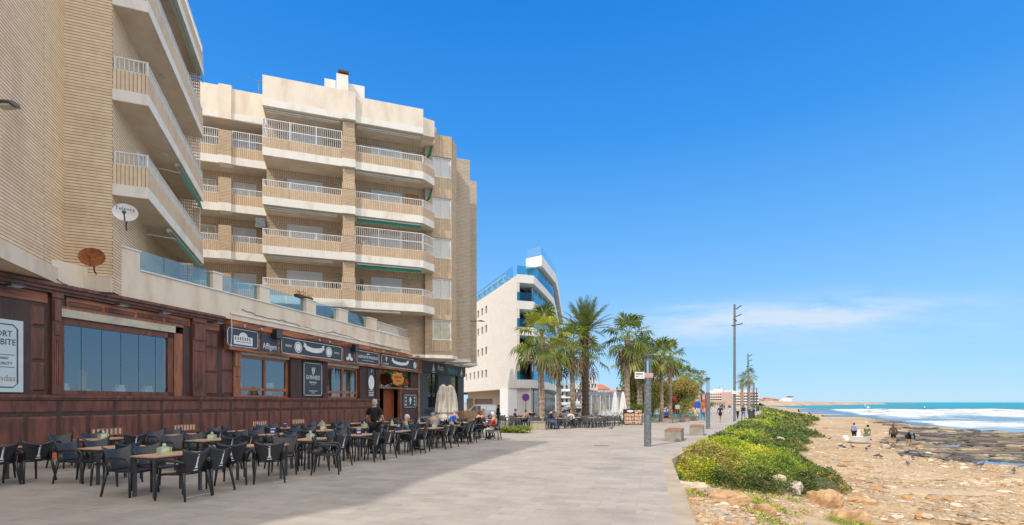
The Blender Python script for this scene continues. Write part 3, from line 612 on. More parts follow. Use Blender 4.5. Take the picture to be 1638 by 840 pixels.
def rk(label, px, py, wpx, hpx, m, z=None, seed=1, rot=0, dep=.8, box=.5, group='large rocks on the beach'):
    x, d, zz = hit(px, py)
    wd = wpx/F*d; boulder(label, x, d+wd*dep*.3, zz+.12*hpx/F*d, wd*1.1, wd*dep, hpx/F*d*1.5, seed, m, rot, box=box, group=group)
rk('long orange rock lying below the kerb and the green ground cover', 1170,806,66,22,om,None,3,-.15,.6,.8)
rk('square orange stone right of the long orange rock', 1228,826,30,22,om,None,5,.4,.9,.7)
rk('orange tan boulder at the lower tip of the green mound', 1329,812,48,32,om,None,7,.3,.9,.5)
rk('flat orange boulder at the bottom edge below the green mound tip', 1366,838,58,26,om,None,9,-.2,.8,.6)
rk('rough pale slab of rock along the foot of the kerb', 1112,792,34,22,wm,None,12,1.25,2.2,.6)
rk('pale round stone beside the kerb slab', 1123,763,13,6,wm,None,15,.4,.8,.5)
rk('grey and white rock poking out of the lower edge of the green mound', 1270,786,34,18,gm,None,17,-.5,.8,.5)
rk('narrow brown rock beside the grey and white one in the mound', 1248,774,26,16,wm,None,18,-.3,.8,.4)
rk('white rock between the two green mounds', 1247,708,17,11,wm,None,19,.1,.8,.5)
rk('pale block of stone standing near the right edge of the beach', 1611,806,14,16,wm,None,21,.5,.8,.8)
rk('small white cube-like stone left of the pale block', 1568,813,10,9,wm,None,23,.2,.9,.7)
rk('smooth white stone behind the pigeons on the upper beach', 1419,717,11,8,wm,None,25,.2,.8,.3)
rk('orange stone at the edge of the dark rock shelf', 1472,718,11,7,om,None,27,.2,.8,.3)
rk('flat white stone lying alone in the middle of the beach', 1426,783,20,8,wm,None,29,-.3,.6,.5)
rk('orange stone with a shadow at its right by the pale sand strip', 1493,738,14,6,om,None,31,0,.8,.4)
rk('brown half-buried slab in the lower beach', 1384,806,42,10,om,None,33,-.2,.6,.4)
rk('grey stone heap piece on the skyline of the upper beach', 1317,669,14,7,gm,None,35,0,.8,.4)
rk('white stone on the bright green slope', 1209,745,12,6,wm,-.45,37,0,.8,.4)
# low ledges of tan bedrock
rk('long low ledge of yellow bedrock on the lower right beach', 1530,792,150,6,st[6],None,41,-.22,.32,.3)
rk('second yellow ledge just right of the long one', 1478,768,70,4,st[6],None,43,-.15,.4,.3)
for j in range(14):
    px_ = 1545+j*7.2+rnd.uniform(-4,4); py_ = 777+rnd.uniform(-5,5)
    rk('whitish stone in the loose row of stones on the right beach', px_, py_, rnd.uniform(7,15), rnd.uniform(5,8), st[rnd.choice([1,2,2])], None, 50+j, rnd.random()*3, .9, .4, group='loose row of whitish stones')

# ------------------------------------------------------------------ ground cover
def veg_mats():
    out = []
    for nm, a, b, c in (('bright',(.31,.42,.03),(.58,.56,.05),(.20,.34,.025)), ('mid',(.16,.27,.035),(.33,.41,.05),(.11,.21,.03)), ('dark',(.085,.15,.035),(.15,.21,.045),(.045,.09,.022)), ('dry',(.48,.38,.15),(.40,.32,.12),(.28,.22,.09))):
        out.append(leafmat('ground_cover_'+nm, b, c, 1.1, .6, .25, 6))
    return out
VM = veg_mats()
def leaves(n, x, d, z, size, mi, name, label, cat, rs, mats=None):
    n = len(x); a = rs.rand(n)*6.28; tl = (rs.rand(n)-.25)*1.5; s = size*(.6+.8*rs.rand(n))
    ux = np.stack([np.cos(a)*np.cos(tl), np.sin(a)*np.cos(tl), np.sin(tl)], 1); b = rs.rand(n)*6.28
    vx = np.stack([-np.sin(a)*np.cos(b*.3), np.cos(a)*np.cos(b*.3), np.sin(b)*.6], 1); P = np.stack([x,d,z],1)
    s = s[:,None]; q = np.stack([P, P+ux*s*.5+vx*s*.28, P+ux*s, P+ux*s*.5-vx*s*.28], 1).reshape(-1,3)
    tag(link(name, arrmesh(name, q, np.arange(4*n).reshape(-1,4), mats or VM, False, mi)), label, cat, kind='stuff')
rs = np.random.RandomState(2); n = 210000
d = 1/(1/14.6+(1/230-1/14.6)*rs.rand(n)**1.15); e = EX(d); x = e-.12+(OX(d)+1.5-e)*rs.rand(n); t = vegt(x,d)
lim = 1.0+.10*(fbm(x*1.2,d*1.2,33,3)-.5)*2; kk = sst(14.0,15.6,d+(fbm(x*.8,d*.8,4,2)-.5)*1.5)
bare = (fbm(x*.8,d*.8,91,3) > .47+.05*(d-15))&(d < 18.6)&(x > 6.2)
ok = (t < lim)&(rs.rand(n) < kk)&~(bare&(rs.rand(n) < .85)); x = x[ok]; d = d[ok]; t = t[ok]; n = len(x)
hb = bushy(x,d)*(.20+.75*rs.rand(n)**1.3)*np.clip((1.05-t)*8,.15,1)
z = TZ(x,d)+hb*.62
ye = fbm(x*.28+7, d*.28, 15, 3)+.28*sst(26,17,d)-.36*sst(.35,.85,t)-.10*sst(22,40,d)+.12*(rs.rand(n)-.5)
dry = fbm(x*.5, d*.5, 19, 3)+.12*(rs.rand(n)-.5)
mi = np.where(ye > .58, 0, np.where(ye > .42, 1, 2)); mi = np.where((dry > .69)&(rs.rand(n) < .75), 3, mi); mi = np.where(rs.rand(n) < .05, 3, mi)
leaves(n, x, d, z, .068*np.clip(d/14,1,14), mi, 'ground_cover', 'dense green and yellow-green ground cover along the kerb and over the slope to the beach', 'ground cover', rs)
n = 26000; d = 9+6.5*rs.rand(n)**.7; x = EX(d)+.25+rs.rand(n)*5.5
ok = (fbm(x*.9+4,d*.9,95,3) > .55+.05*(x-EX(d))/3)&(rs.rand(n) < .75); x = x[ok]; d = d[ok]; n = len(x)
leaves(n, x, d, TZ(x,d)+.02+.10*rs.rand(n), .075, np.where(rs.rand(n) < .3, 3, np.where(rs.rand(n) < .5,0,1)), 'grass_tufts', 'thin tufts of grass between the rocks below the kerb', 'grass', rs)
n = 700; d = 15.2+10*rs.rand(n); x = EX(d)+(OX(d)-EX(d))*rs.rand(n); YF = mat('yellow_flower', (.70,.50,.03), (.6,.4,.02), .7)
leaves(n, x, d, TZ(x,d)+bushy(x,d)*.45+.03, .06, np.zeros(n,int), 'yellow_flowers', 'tiny yellow flowers dotted over the near green mound', 'flowers', rs, [YF])
# ------------------------------------------------------------------ lettering
def text(parent, s, x, z, y, size, mat_, name='lettering', align='CENTER', rotz=0, ext=.004, sx=1.0, tilt=0, label=None):
    cu = bpy.data.curves.new('t', 'FONT'); cu.body = s; cu.size = size; cu.extrude = ext; cu.align_x = align; cu.align_y = 'CENTER'; cu.resolution_u = 2
    o = bpy.data.objects.new('t', cu); COL.objects.link(o); bpy.context.view_layer.update()
    me = bpy.data.meshes.new_from_object(o.evaluated_get(bpy.context.evaluated_depsgraph_get())); bpy.data.objects.remove(o)
    me.transform(Matrix.Translation((x, y, z)) @ Matrix.Rotation(rotz, 4, 'Z') @ Matrix.Rotation(R(90), 4, 'X') @ Matrix.Rotation(tilt, 4, 'Z') @ Matrix.Diagonal((sx,1,1,1)))
    me.materials.clear(); me.materials.append(mat_); return link(name, me, parent)
def border(mb, x0, x1, z0, z1, y, t=.02, c=.06):
    y1 = y-.012
    for a in ((x0+c,x1-c,z0,z0+t), (x0+c,x1-c,z1-t,z1), (x0,x0+t,z0+c,z1-c), (x1-t,x1,z0+c,z1-c)): mb.box(a[0],a[1],y1,y,a[2],a[3])
    for sx_, sz_, cx, cz in ((1,1,x0,z0),(-1,1,x1,z0),(1,-1,x0,z1),(-1,-1,x1,z1)):
        p = [(cx+sx_*c,cz),(cx,cz+sz_*c),(cx+sx_*t,cz+sz_*c),(cx+sx_*c,cz+sz_*t)]
        mb.add([(a,y1-.001,b) for a,b in p], [(0,1,2,3)])
def disc(mb, x, z, y, rx, rz, t=.01, n=24):
    mb.add([(x+rx*math.cos(6.2832*j/n), y-t, z+rz*math.sin(6.2832*j/n)) for j in range(n)], [tuple(range(n))])
def ring(mb, x, z, y, r, t, n=24):
    vs = []; 
    for j in range(n):
        a = 6.2832*j/n; vs += [(x+r*math.cos(a), y, z+r*math.sin(a)), (x+(r-t)*math.cos(a), y, z+(r-t)*math.sin(a))]
    mb.add(vs, [(2*j, 2*j+1, (2*j+3)%(2*n), (2*j+2)%(2*n)) for j in range(n)])

# ------------------------------------------------------------------ the pub and its terrace wall
FP = Frame(-17.2*.961, 17.2*.277, 73.92)
U = FP.X; ZP = FP.Z
pub = thing('pub_building', 'long pub front of dark red panelled wood under a cream terrace wall', 'building', (FP.o[0], FP.o[1], 0), FP.a)
UE = U(670); TOP = 5.2; LED = 1.93
w1 = (U(96), U(293)); w2 = (U(384), U(462)); w3 = (U(523), U(573)); dr = (U(606), U(641))
zw1 = (LED, 4.05); zw2 = (LED+.0, 3.72); holes = [(w1[0],w1[1],zw1[0],4.55), (w2[0],w2[1],zw2[0],3.95), (w3[0],w3[1],zw2[0],3.9), (dr[0],dr[1],0,2.6), (dr[0],UE-1.3,2.72,3.9)]
mb = MB().wall(-9, UE, -.1, TOP-.15, holes, 0, .25); mb.build('wall', M['darkwood'], pub)
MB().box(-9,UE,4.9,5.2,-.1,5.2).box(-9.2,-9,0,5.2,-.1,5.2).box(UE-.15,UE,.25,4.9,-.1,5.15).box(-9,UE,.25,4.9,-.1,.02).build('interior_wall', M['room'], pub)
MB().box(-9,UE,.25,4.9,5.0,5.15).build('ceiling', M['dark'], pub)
# plinth panels below the ledge: wide row on top, tall row under it
mb = MB(); x = -8.8
while x < dr[0]-.5:
    wdt = 1.62 if x < 15 else 1.45
    x1 = min(x+wdt, dr[0]-.15); mb.panel(x+.05, x1-.05, 1.38, 1.78, -.0, .035, .05)
    for h in (0, 1):
        a = x+h*(x1-x)/2; mb.panel(a+.05, a+(x1-x)/2-.05, .28, 1.28, -.0, .035, .05)
    x += wdt
mb.build('plinth_panelling', M['wood'], pub)
MB().box(-9, dr[0], -.06, -.001, .0, .2).build('skirting_board', M['woodh'], pub)
MB().box(-9, dr[0], -.10, -.001, LED-.10, LED-.01).box(-9, dr[0], -.06, -.001, LED-.16, LED-.10).build('ledge', M['wood'], pub)
MB().box(-9, U(352), -.30, -.001, TOP-.10, TOP).box(-9, U(352), -.22, -.001, TOP-.2, TOP-.1).box(-9, U(352), -.14, -.001, TOP-.28, TOP-.2).build('cornice', M['wood'], pub)
mb = MB()
for a, b in ((-8.5, U(78)-.05), (U(105), U(303)), (U(327), U(350))): mb.box(a, b, -.035, -.001, 4.60, TOP-.3)
mb.build('upper_frieze', M['woodh'], pub)
a0, a1 = U(105), U(303)
PM = [(a0+i*(a1-a0)/4+.05, a0+(i+1)*(a1-a0)/4-.05, 4.62, 4.78, -.036, .02, .03) for i in range(4)]
a0 = -8.3
PN = []
for k in range(5):
    if a0+k*1.7+1.6 < U(78): PN.append((a0+k*1.7+.05, a0+k*1.7+1.6, 3.95, 4.5, -.001, .035, .05))
for a, b in ((U(47), U(78)-.05), (U(327), U(350)-.05)):
    PN += [(a+.04, b-.04, 2.02, 2.85, -.001, .035, .05), (a+.04, b-.04, 2.92, 3.85, -.001, .035, .05), (a+.04, b-.04, 3.92, 4.5, -.001, .035, .05)]
for q_ in PN+PM: mb = MB(); mb.panel(*q_); mb.build('wall_panel', M['wood'], pub)
def pilaster(a, b, z0=LED, z1=TOP-.28, m='wood', t=.10):
    m_ = MB(); m_.box(a, b, -t, -.001, z0, z1); w_ = b-a; n_ = 3
    m_.box(a-.02, b+.02, -t-.03, -t, z0, z0+.2)
    if z1 > 4: m_.box(a-.03, b+.03, -t-.05, -t, z1-.12, z1).box(a+.03, b-.03, -t-.05, -t, z1-.8, z1-.2).panel(a+.04, b-.04, z1-1.25, z1-.88, -t, .03, .03)
    else: m_.panel(a+.03, b-.03, z1-.35, z1-.06, -t, .02, .03)
    for i in range(n_): m_.box(a+w_*(.18+.24*i), a+w_*(.18+.24*i)+w_*.12, -t-.012, -t, z0+.28, (z1-1.35) if z1 > 4 else z1-.45)
    return m_.build('pilaster', M[m], pub)
pilaster(U(80), U(95)); pilaster(U(305), U(325)); pilaster(-7.4, -6.9)
pilaster(U(372), U(384)-.02, LED, 4.02, 'wood2', .06); pilaster(U(463), U(479), LED, 4.0, 'darkwood', .08)
pilaster(U(515), U(522.5), LED, 3.95, 'darkwood', .06); pilaster(U(574), U(587), LED, 3.95, 'darkwood', .06); pilaster(U(599), U(605.5), 0, 3.92, 'darkwood', .08)
MB().box(UE-.18, UE, -.08, -.001, 0, 5.1).build('end_pilaster', mat('pinkish_worn_post', (.42,.28,.22), (.25,.13,.09), .8, 5), pub)
mb = MB(); mb.panel(U(355), U(371), 2.05, 2.95, 0, .03, .05); mb.panel(U(355), U(371), 3.02, 3.95, 0, .03, .05); mb.build('side_panel', M['wood'], pub)
def pub_window(x0, x1, z0, z1, n, zs, frame_m, shut_h=.22, fr=.09, doubl=False):
    f = MB(); f.box(x0,x1,.06,.18,z1-fr,z1).box(x0,x1,.06,.18,z0,z0+fr*.6).box(x0,x0+fr*.7,.06,.18,z0,z1).box(x1-fr,x1,.06,.18,z0,z1)
    if doubl:
        f.box((x0+x1)/2-.05,(x0+x1)/2+.05,.05,.18,z0,z1).box(x0,x1,.05,.18,z0+.28,z0+.40)
    fo_ = f.build('window', M[frame_m], pub)
    g_ = MB()
    for i in range(n):
        a = x0+.05+(x1-x0-.1)*i/n; b = x0+.05+(x1-x0-.1)*(i+1)/n; g_.add([(a+.008,.12,z0),(b-.008,.12,z0),(b-.008,.12,z1-.05),(a+.008,.12,z1-.05)], [(0,1,2,3)])
    g_.build('pane', M['pubglass'], fo_)
    sb = MB().box(x0-.02, x1+.02, -.03, .05, z1, z1+shut_h); sb.build('shutter_box', M['cream_box'], fo_); return fo_
M['cream_box'] = mat('cream_shutter_box', (.60,.56,.44), (.48,.44,.34), .6)
W1 = pub_window(w1[0], w1[1]-.35, LED, 4.28, 6, 0, 'wood', .24, .22)
MB().box(w1[1]-.34,w1[1],.02,.12,LED,4.28).build('shutter_guide', M['wood2'], W1)
MB().box(w1[1]-.62,w1[1]-.52,.14,.2,LED+.3,4.0).build('yellow_reveal', mat('yellow_reveal', (.55,.33,.03)), W1)
MB().box(w1[0],w1[1],-.02,.06,4.52,4.60).build('lintel', M['wood2'], W1)
pub_window(w2[0], w2[1], LED, 3.76, 2, 0, 'wood2', .18, .13, True)
pub_window(w3[0], w3[1], LED, 3.72, 2, 0, 'wood2', .16, .13, True)
# doorway: open red-brown door, glazed lights over it
f = MB().box(dr[0],dr[0]+.09,0,.2,0,3.9).box(dr[1]-.06,dr[1]+.04,-.03,.2,0,3.9).box(dr[0],UE-.2,-.03,.2,2.6,2.74).build('door_frame', M['wood2'], pub)
MB().box((dr[0]+dr[1])/2,dr[1]-.06,.5,.56,0,2.58).build('door', mat('red_brown_door', (.33,.085,.03), (.20,.05,.02), .4, 3, sx=5, sy=5, sz=.5), pub)
MB().add([(dr[0]+.1,.12,2.76),(UE-1.35,.12,2.76),(UE-1.35,.12,3.88),(dr[0]+.1,.12,3.88)], [(0,1,2,3)]).build('fanlight', M['dglass'], f)
mb = MB(); mb.panel(UE-1.3,UE-.3,2.85,3.85,-.001,.03,.05); mb.panel(dr[1]+.1,UE-.3,1.3,2.5,-.001,.02,.05); mb.panel(dr[1]+.1,UE-.3,.25,1.2,-.001,.02,.05); mb.build('entrance_panelling', M['darkwood'], pub)
# low vents
for a, b in ((U(144), U(195)), (U(276), U(312)), (U(402), U(426)), (U(466), U(486))):
    v = MB().box(a,b,-.05,-.001,.62,.86).build('vent', M['wood2'], pub); g_ = MB()
    for i in range(7): g_.box(a+.04+(b-a-.04)*i/7, a+(b-a-.04)*(i+.75)/7, -.06, -.051, .65, .83)
    g_.build('grille', M['cream_box'], v)
# fascia box for the signs
FA = U(358); fz0, fz1 = 4.0, 4.85
MB().box(FA, UE, -.30, -.001, fz0-.12, fz0).box(FA, UE, -.34, -.001, fz1, 5.1).box(FA, UE, -.24, -.001, fz0, fz1).build('fascia', M['woodh'], pub)
# floodlights under the cornice
for px_, py_ in ((10,452),(182,483),(250,491),(337,506)):
    u_ = U(px_); v = MB().box(u_-.16,u_+.16,-.5,-.26,4.86,4.92).build('floodlight', M['dmetal'], pub); MB().box(u_-.12,u_+.12,-.49,-.27,4.85,4.859).build('lens', M['letter'], v)
for px_ in (384,402,480,505,530,585,600,618,632,655):
    u_ = U(px_); MB().tube((u_,-.34,4.98),(u_,-.62,5.04),.012,None,5).box(u_-.13,u_+.13,-.78,-.56,5.02,5.05).build('sign_lamp', M['metal'], pub)
for px_ in (371,399,495,512,586,601,623,646):
    u_ = U(px_)+.3; MB().ball((u_,-.38,4.93),.05,.05,.07,8,6).build('bulb', M['cream_box'], pub)
for px_, kd in ((128,0),(152,1),(218,0),(262,0),(100,0)):
    u_ = U(px_)
    if kd: v = MB().lathe([(.13,1.95),(.13,2.0),(.10,2.05),(.10,2.55),(.14,2.62),(.03,2.75)],10,u_,.55).build('lantern', M['wood2'], pub); MB().lathe([(.10,1.98),(.12,2.12)],10,u_,.38).build('lantern_foot', M['c_pink'], v)
    else: v = MB().box(u_-.16,u_+.16,.7,.9,2.0,2.18).box(u_-.07,u_+.12,.7,.9,2.18,2.3).build('interior_fitting', M['letter'], pub)
MB().box(w1[0],w1[1]-.4,.5,1.3,1.82,1.9).build('inside_counter', M['cream_box'], pub)
# interior lamps seen through the panes, standing on the sill
for px_ in (401,452,538):
    u_ = U(px_); v = MB().lathe([(.13,2.05),(.24,2.45),(.2,2.62),(.1,2.62)],14,u_,.8).build('lamp_shade', M['letter'], pub); MB().tube((u_,.8,1.6),(u_,.8,2.06),.03).build('lamp_stem', M['wood2'], v)
# cream terrace wall with pillars, glass and the raised left block
PW = M['stucco_w'] = mat('cream_wall_render', (.76,.67,.55), (.62,.50,.37), .85, 1.1, bmp=.1, sx=1.2, sy=1.2, sz=.35, lo=.32, hi=.55)
zt = 6.25; ul = U(185); up0 = U(224)
MB().box(up0, UE+.02, .0, .3, TOP, zt).build('terrace_wall', PW, pub)
MB().prism([(-9,.02),(ul,.02),(ul,.5),(-9,.5)], TOP, 5.95).box(ul-.02, up0, 0, .32, TOP, 6.9).build('raised_wall', PW, pub)
MB().box(up0, UE+.05, -.05, .35, zt, zt+.05).box(ul-.05, up0+.03, -.04, .36, 6.9, 6.95).build('coping', M['white'], pub)
pl = [(340,355),(415,431),(489,505),(541,556),(589,602)]
for a, b in pl:
    a, b = U(a), U(b); v = MB().box(a, b, -.02, .32, zt+.05, 6.95).build('pillar', PW, pub); MB().box(a-.04,b+.04,-.06,.36,6.95,7.0).build('pillar_cap', M['white'], v)
g0 = up0
for a, b in pl:
    n_ = 3 if g0 == up0 else 2; a, b = U(a), U(b); g_ = MB()
    for i in range(n_): g_.box(g0+(a-g0)*i/n_+.02, g0+(a-g0)*(i+1)/n_-.02, .13, .142, zt+.06, 7.0)
    g_.build('glass_screen', M['rglass'], pub); g0 = b
g_ = MB().box(g0,U(664),.12,.16,6.90,6.94).box(g0,U(664),.12,.16,zt+.1,zt+.13); k_ = g0
while k_ < U(664): g_.box(k_,k_+.02,.13,.15,zt+.1,6.9); k_ += .13
g_.build('railing', M['rail'], pub)
MB().box(-9,UE,.3,14,TOP-.04,TOP-.001).build('terrace_floor', M['concrete'], pub)
# conduit and cables along the wall
MB().box(U(368),UE-.1,-.05,-.001,5.42,5.50).build('conduit', M['white'], pub)
def cable(pts, r=.014, m='black', par=pub): MB().path(pts, r, 5).build('cable', M[m], par)
def sag(a, b, z0, z1, s, n=9): return [(a+(b-a)*i/n, -.04+.02*math.sin(i*2.1), z0+(z1-z0)*i/n-s*math.sin(math.pi*i/n)+.03*math.sin(i*3.7)) for i in range(n+1)]
cable(sag(U(386),U(452),5.72,5.62,.1)); cable(sag(U(452),U(530),5.62,5.52,.07)); cable(sag(U(530),U(640),5.60,5.30,.05)); cable(sag(U(60),U(118),5.75,5.2,.12)); cable([(U(359),-.36,5.15),(U(359.5),-.37,4.6),(U(358.5),-.36,4.0)],.015,'letter')

# ------------------------------------------------------------------ signs (things of their own, mounted on the facade)
def sign(name, label, px0, px1, z0, z1, y, m='slate', bord=True, group='sign boards over the pub windows', t=.03, fr=FP):
    a, b = fr.X(px0, y), fr.X(px1, y); X0 = (a+b)/2; o = fr.w(X0, y)
    r = thing(name, label, 'sign', (o[0], o[1], z0), fr.a, group); w_ = (b-a); h_ = z1-z0
    MB().box(-w_/2, w_/2, -t, 0, 0, h_).build('board', M[m], r)
    if bord: q = MB(); border(q, -w_/2+.05, w_/2-.05, .05, h_-.05, -t, .025, .09); q.build('border', M['letter'], r)
    return r, w_, h_, -t-.004
L = M['letter']
r, w_, h_, y_ = sign('sign_board', 'slate sign board with a white building emblem, leftmost over the windows', 361, 413, fz0, fz1, -.245)
q = MB(); hw = w_*.29; yb = y_-.002
q.box(-hw, hw, yb-.01, yb, .14, .50); q.add([(hw*.45*math.cos(a*math.pi/8), yb-.011, .50+.17*math.sin(a*math.pi/8)) for a in range(9)], [tuple(range(9))]); q.build('emblem', L, r)
q = MB()
for i in range(7): q.box(-hw*.86+i*hw*.25, -hw*.86+i*hw*.25+hw*.1, yb-.016, yb-.0105, .33, .46)
q.box(-hw*.8, hw*.8, yb-.016, yb-.0105, .25, .27); q.build('emblem_detail', M['slate'], r)
r, w_, h_, y_ = sign('sign_board', 'narrow slate sign board reading Affligem, second from the left', 417, 444, fz0-.05, fz1-.1, -.245, bord=False); text(r, 'Affligem', 0, .28, y_, .38, L, sx=w_*.9/1.36)
r, w_, h_, y_ = sign('sign_board', 'long slate sign board with a ribbon between two round emblems over the tall harp sign', 448, 547, fz0-.03, fz1-.02, -.245)
text(r, 'IRISH', -w_*.39, h_/2, y_, .15, L, sx=w_*.13/.5); text(r, 'TAVERN', w_*.39, h_/2, y_, .13, L, sx=w_*.12/.6)
q = MB()
for s in (-1, 1): ring(q, s*w_*.25, h_/2, y_-.001, .27, .05); disc(q, s*w_*.25, h_/2, y_, .19, .19, .001)
hb = w_*.14
for i in range(10):
    a = -1+i*.2; b = a+.2; za = h_/2-.04+.1*a*a; zb_ = h_/2-.04+.1*b*b; q.add([(a*hb,y_,za-.12),(b*hb,y_,zb_-.12),(b*hb,y_,zb_+.12),(a*hb,y_,za+.12)], [(0,1,2,3)])
for s in (-1, 1): q.add([(s*hb,y_-.001,h_/2+.02),(s*(hb+.16),y_-.001,h_/2+.08),(s*(hb+.1),y_-.001,h_/2+.2),(s*(hb+.16),y_-.001,h_/2+.3),(s*hb*.9,y_-.001,h_/2+.24)], [(0,1,2,3,4)])
q.build('emblem', L, r); text(r, 'PUB & GRILL', 0, h_/2-.06, y_-.004, .13, M['slate'], sx=w_*.2/.95) if 0 else None
r, w_, h_, y_ = sign('sign_board', 'small slate sign board with a fleur emblem below a black speaker', 550, 566, fz0-.03, fz1-.08, -.245, bord=False)
q = MB(); disc(q, 0, .38, y_, .12, .16); disc(q, -.18, .22, y_, .14, .1); disc(q, .18, .22, y_, .14, .1); q.build('emblem', L, r)
r, w_, h_, y_ = sign('sign_board', 'slate sign board reading LADRON DE MANZANAS', 569, 606, fz0-.02, fz1-.02, -.245); text(r, 'LADRON DE MANZANAS', 0, .45, y_, .26, L, sx=w_*.8/2.75); text(r, '- CIDER -', 0, .24, y_, .1, L) if 0 else None
text(r, 'SIDRA', 0, .66, y_, .13, L) if 0 else None
q = MB(); q.box(-w_*.25,w_*.25,y_-.005,y_,.24,.26); q.box(-.14,.14,y_-.005,y_,.62,.68); q.build('underline', L, r)
r, w_, h_, y_ = sign('sign_board', 'long slate sign board with harp, ribbon and round emblem above the pub entrance', 609, 667, fz0-.02, fz1-.02, -.245)
q = MB(); hb = w_*.20
for i in range(10):
    a = -1+i*.2; b = a+.2; za = h_/2-.06+.1*a*a; zb_ = h_/2-.06+.1*b*b; q.add([(a*hb,y_,za-.1),(b*hb,y_,zb_-.1),(b*hb,y_,zb_+.1),(a*hb,y_,za+.1)], [(0,1,2,3)])
for s in (-1, 1): q.add([(s*hb,y_-.001,h_/2),(s*(hb+.2),y_-.001,h_/2+.06),(s*(hb+.12),y_-.001,h_/2+.16),(s*(hb+.2),y_-.001,h_/2+.26),(s*hb*.9,y_-.001,h_/2+.2)], [(0,1,2,3,4)])
disc(q, w_*.42, h_/2, y_, w_*.05, .26); q.build('emblem', L, r)
def harp(mb, x, z, y, s):
    mb.path([(x-.5*s,y,z+.9*s),(x-.55*s,y,z+.2*s),(x-.1*s,y,z-.9*s)], .10*s, 6); mb.path([(x-.5*s,y,z+.85*s),(x,y,z+.6*s),(x+.5*s,y,z+.95*s),(x+.6*s,y,z+.6*s),(x+.1*s,y,z-.7*s),(x-.1*s,y,z-.9*s)], .09*s, 6)
    for i in range(4): mb.box(x-.35*s+i*.2*s, x-.28*s+i*.2*s, y-.01, y, z-.4*s+i*.1*s, z+.6*s)
q = MB(); harp(q, -w_*.38, .53, y_-.02, .16); q.build('harp_emblem', L, r); text(r, 'GUINNESS', -w_*.38, .22, y_, .15, L, sx=w_*.16/.82)
r, w_, h_, y_ = sign('pub_sign', 'tall slate sign with a harp reading GUINNESS between the two smaller windows', 484, 515, 2.0, 3.78, -.02, group='signs on the pub wall')
q = MB(); harp(q, 0, 1.32, y_-.02, .2); q.build('harp_emblem', L, r); text(r, 'GUINNESS', 0, .98, y_, .30, L, sx=w_*.86/1.65); text(r, 'BREWERY', 0, .72, y_, .13, L); q = MB().box(-.16,.16,y_-.005,y_,.6,.615); q.build('underline', L, r)
text(r, "ST JAMES'S GATE", 0, .28, y_, .09, L); text(r, 'DUBLIN', 0, .18, y_, .07, L)
r, w_, h_, y_ = sign('pub_sign', 'narrow black sign with a white oval left of the pub entrance', 587.5, 598.5, 1.98, 3.85, -.07, bord=False, group='signs on the pub wall')
q = MB(); disc(q, 0, .95, y_, w_*.42, .46); 
for zz in (.12,.2,.3,.42): q.box(-w_*.36,w_*.36,y_-.005,y_,zz,zz+.035)
q.build('emblem', L, r); q = MB(); harp(q, 0, 1.66, y_-.02, .11); q.build('harp_emblem', L, r)
r, w_, h_, y_ = sign('menu_board', 'small square blackboard with white drawings right of the pub door', 645, 665.5, 1.28, 2.28, -.03, group='signs on the pub wall')
q = MB(); disc(q, 0, .6, y_, .16, .2); disc(q, 0, .36, y_, .1, .1)
for s in (-1, 1):
    for zz in (.25,.5,.74): disc(q, s*w_*.33, zz, y_, .09, .07)
q.build('drawing', L, r)
# big white board at the far left, only its right part stands in the picture
a_ = FP.X(36,-.02); b_ = a_-1.9; o_ = FP.w((a_+b_)/2, -.02)
r = thing('pub_sign', 'large pale board reading PORT BITE at the left edge of the picture', 'sign', (o_[0],o_[1],1.98), FP.a, 'signs on the pub wall'); h_ = 2.0; w_ = 1.9
MB().box(-w_/2,w_/2,-.03,0,0,h_).build('board', mat('pale_blue_board', (.62,.72,.76), (.56,.66,.70), .4), r); q = MB(); border(q, -w_/2+.12, w_/2-.12, .12, h_-.12, -.03, .03, .12); q.build('border', M['dmetal'], r)
text(r, 'PORT', .70, 1.60, -.034, .235, M['slate'], align='RIGHT', sx=.78); text(r, 'BITE', .78, 1.37, -.034, .235, M['slate'], align='RIGHT', sx=.78)
text(r, 'FINEST', .62, .93, -.034, .09, M['dmetal'], align='RIGHT', sx=.8); text(r, 'QUALITY', .70, .79, -.034, .11, M['dmetal'], align='RIGHT', sx=.8)
q = MB().box(-.5,.75,-.036,-.031,1.02,1.035).box(-.5,.75,-.036,-.031,.68,.695); q.build('rule', M['dmetal'], r)
text(r, 'Meriendas', .78, .38, -.034, .25, mat('grey_red_lettering', (.45,.30,.30), (.4,.27,.27)), align='RIGHT', sx=.85)
# orange cut-out sign hanging in the entrance light
o_ = FP.w(U(629), -.34); r = thing('hanging_sign', 'ragged orange wooden sign with dark red lettering hanging above the pub entrance', 'sign', (o_[0],o_[1],3.28), FP.a, 'signs on the pub wall')
q = MB(); n_ = 22; rr = [1+.10*math.sin(j*2.4)+.07*math.sin(j*5.1) for j in range(n_)]
vs = [(.80*rr[j]*math.cos(6.2832*j/n_)*(1 if 1 else 1), y0, .44*rr[j]*math.sin(6.2832*j/n_)) for y0 in (-.03, 0) for j in range(n_)]
q.add(vs, [tuple(range(n_)), tuple(range(n_,2*n_))[::-1]]+[(j,(j+1)%n_,n_+(j+1)%n_,n_+j)[::-1] for j in range(n_)]); q.build('board', mat('orange_sign_wood', (.62,.25,.05), (.50,.18,.03)), r)
dr_ = mat('dark_red_lettering', (.16,.03,.01)); text(r, 'HOLA', 0, .12, -.034, .26, dr_, sx=1.2) if 0 else None
text(r, 'BOULEVARD', 0, .11, -.034, .21, dr_, sx=.85); text(r, 'Tavern', 0, -.12, -.034, .24, dr_)
MB().tube((-.3,-.015,.42),(-.3,-.015,.62),.01).tube((.3,-.015,.42),(.3,-.015,.62),.01).build('chain', M['black'], r)
MB().path([(0,.3,.6),(0,-.015,.62)], .012, 5).build('bracket', M['black'], r)
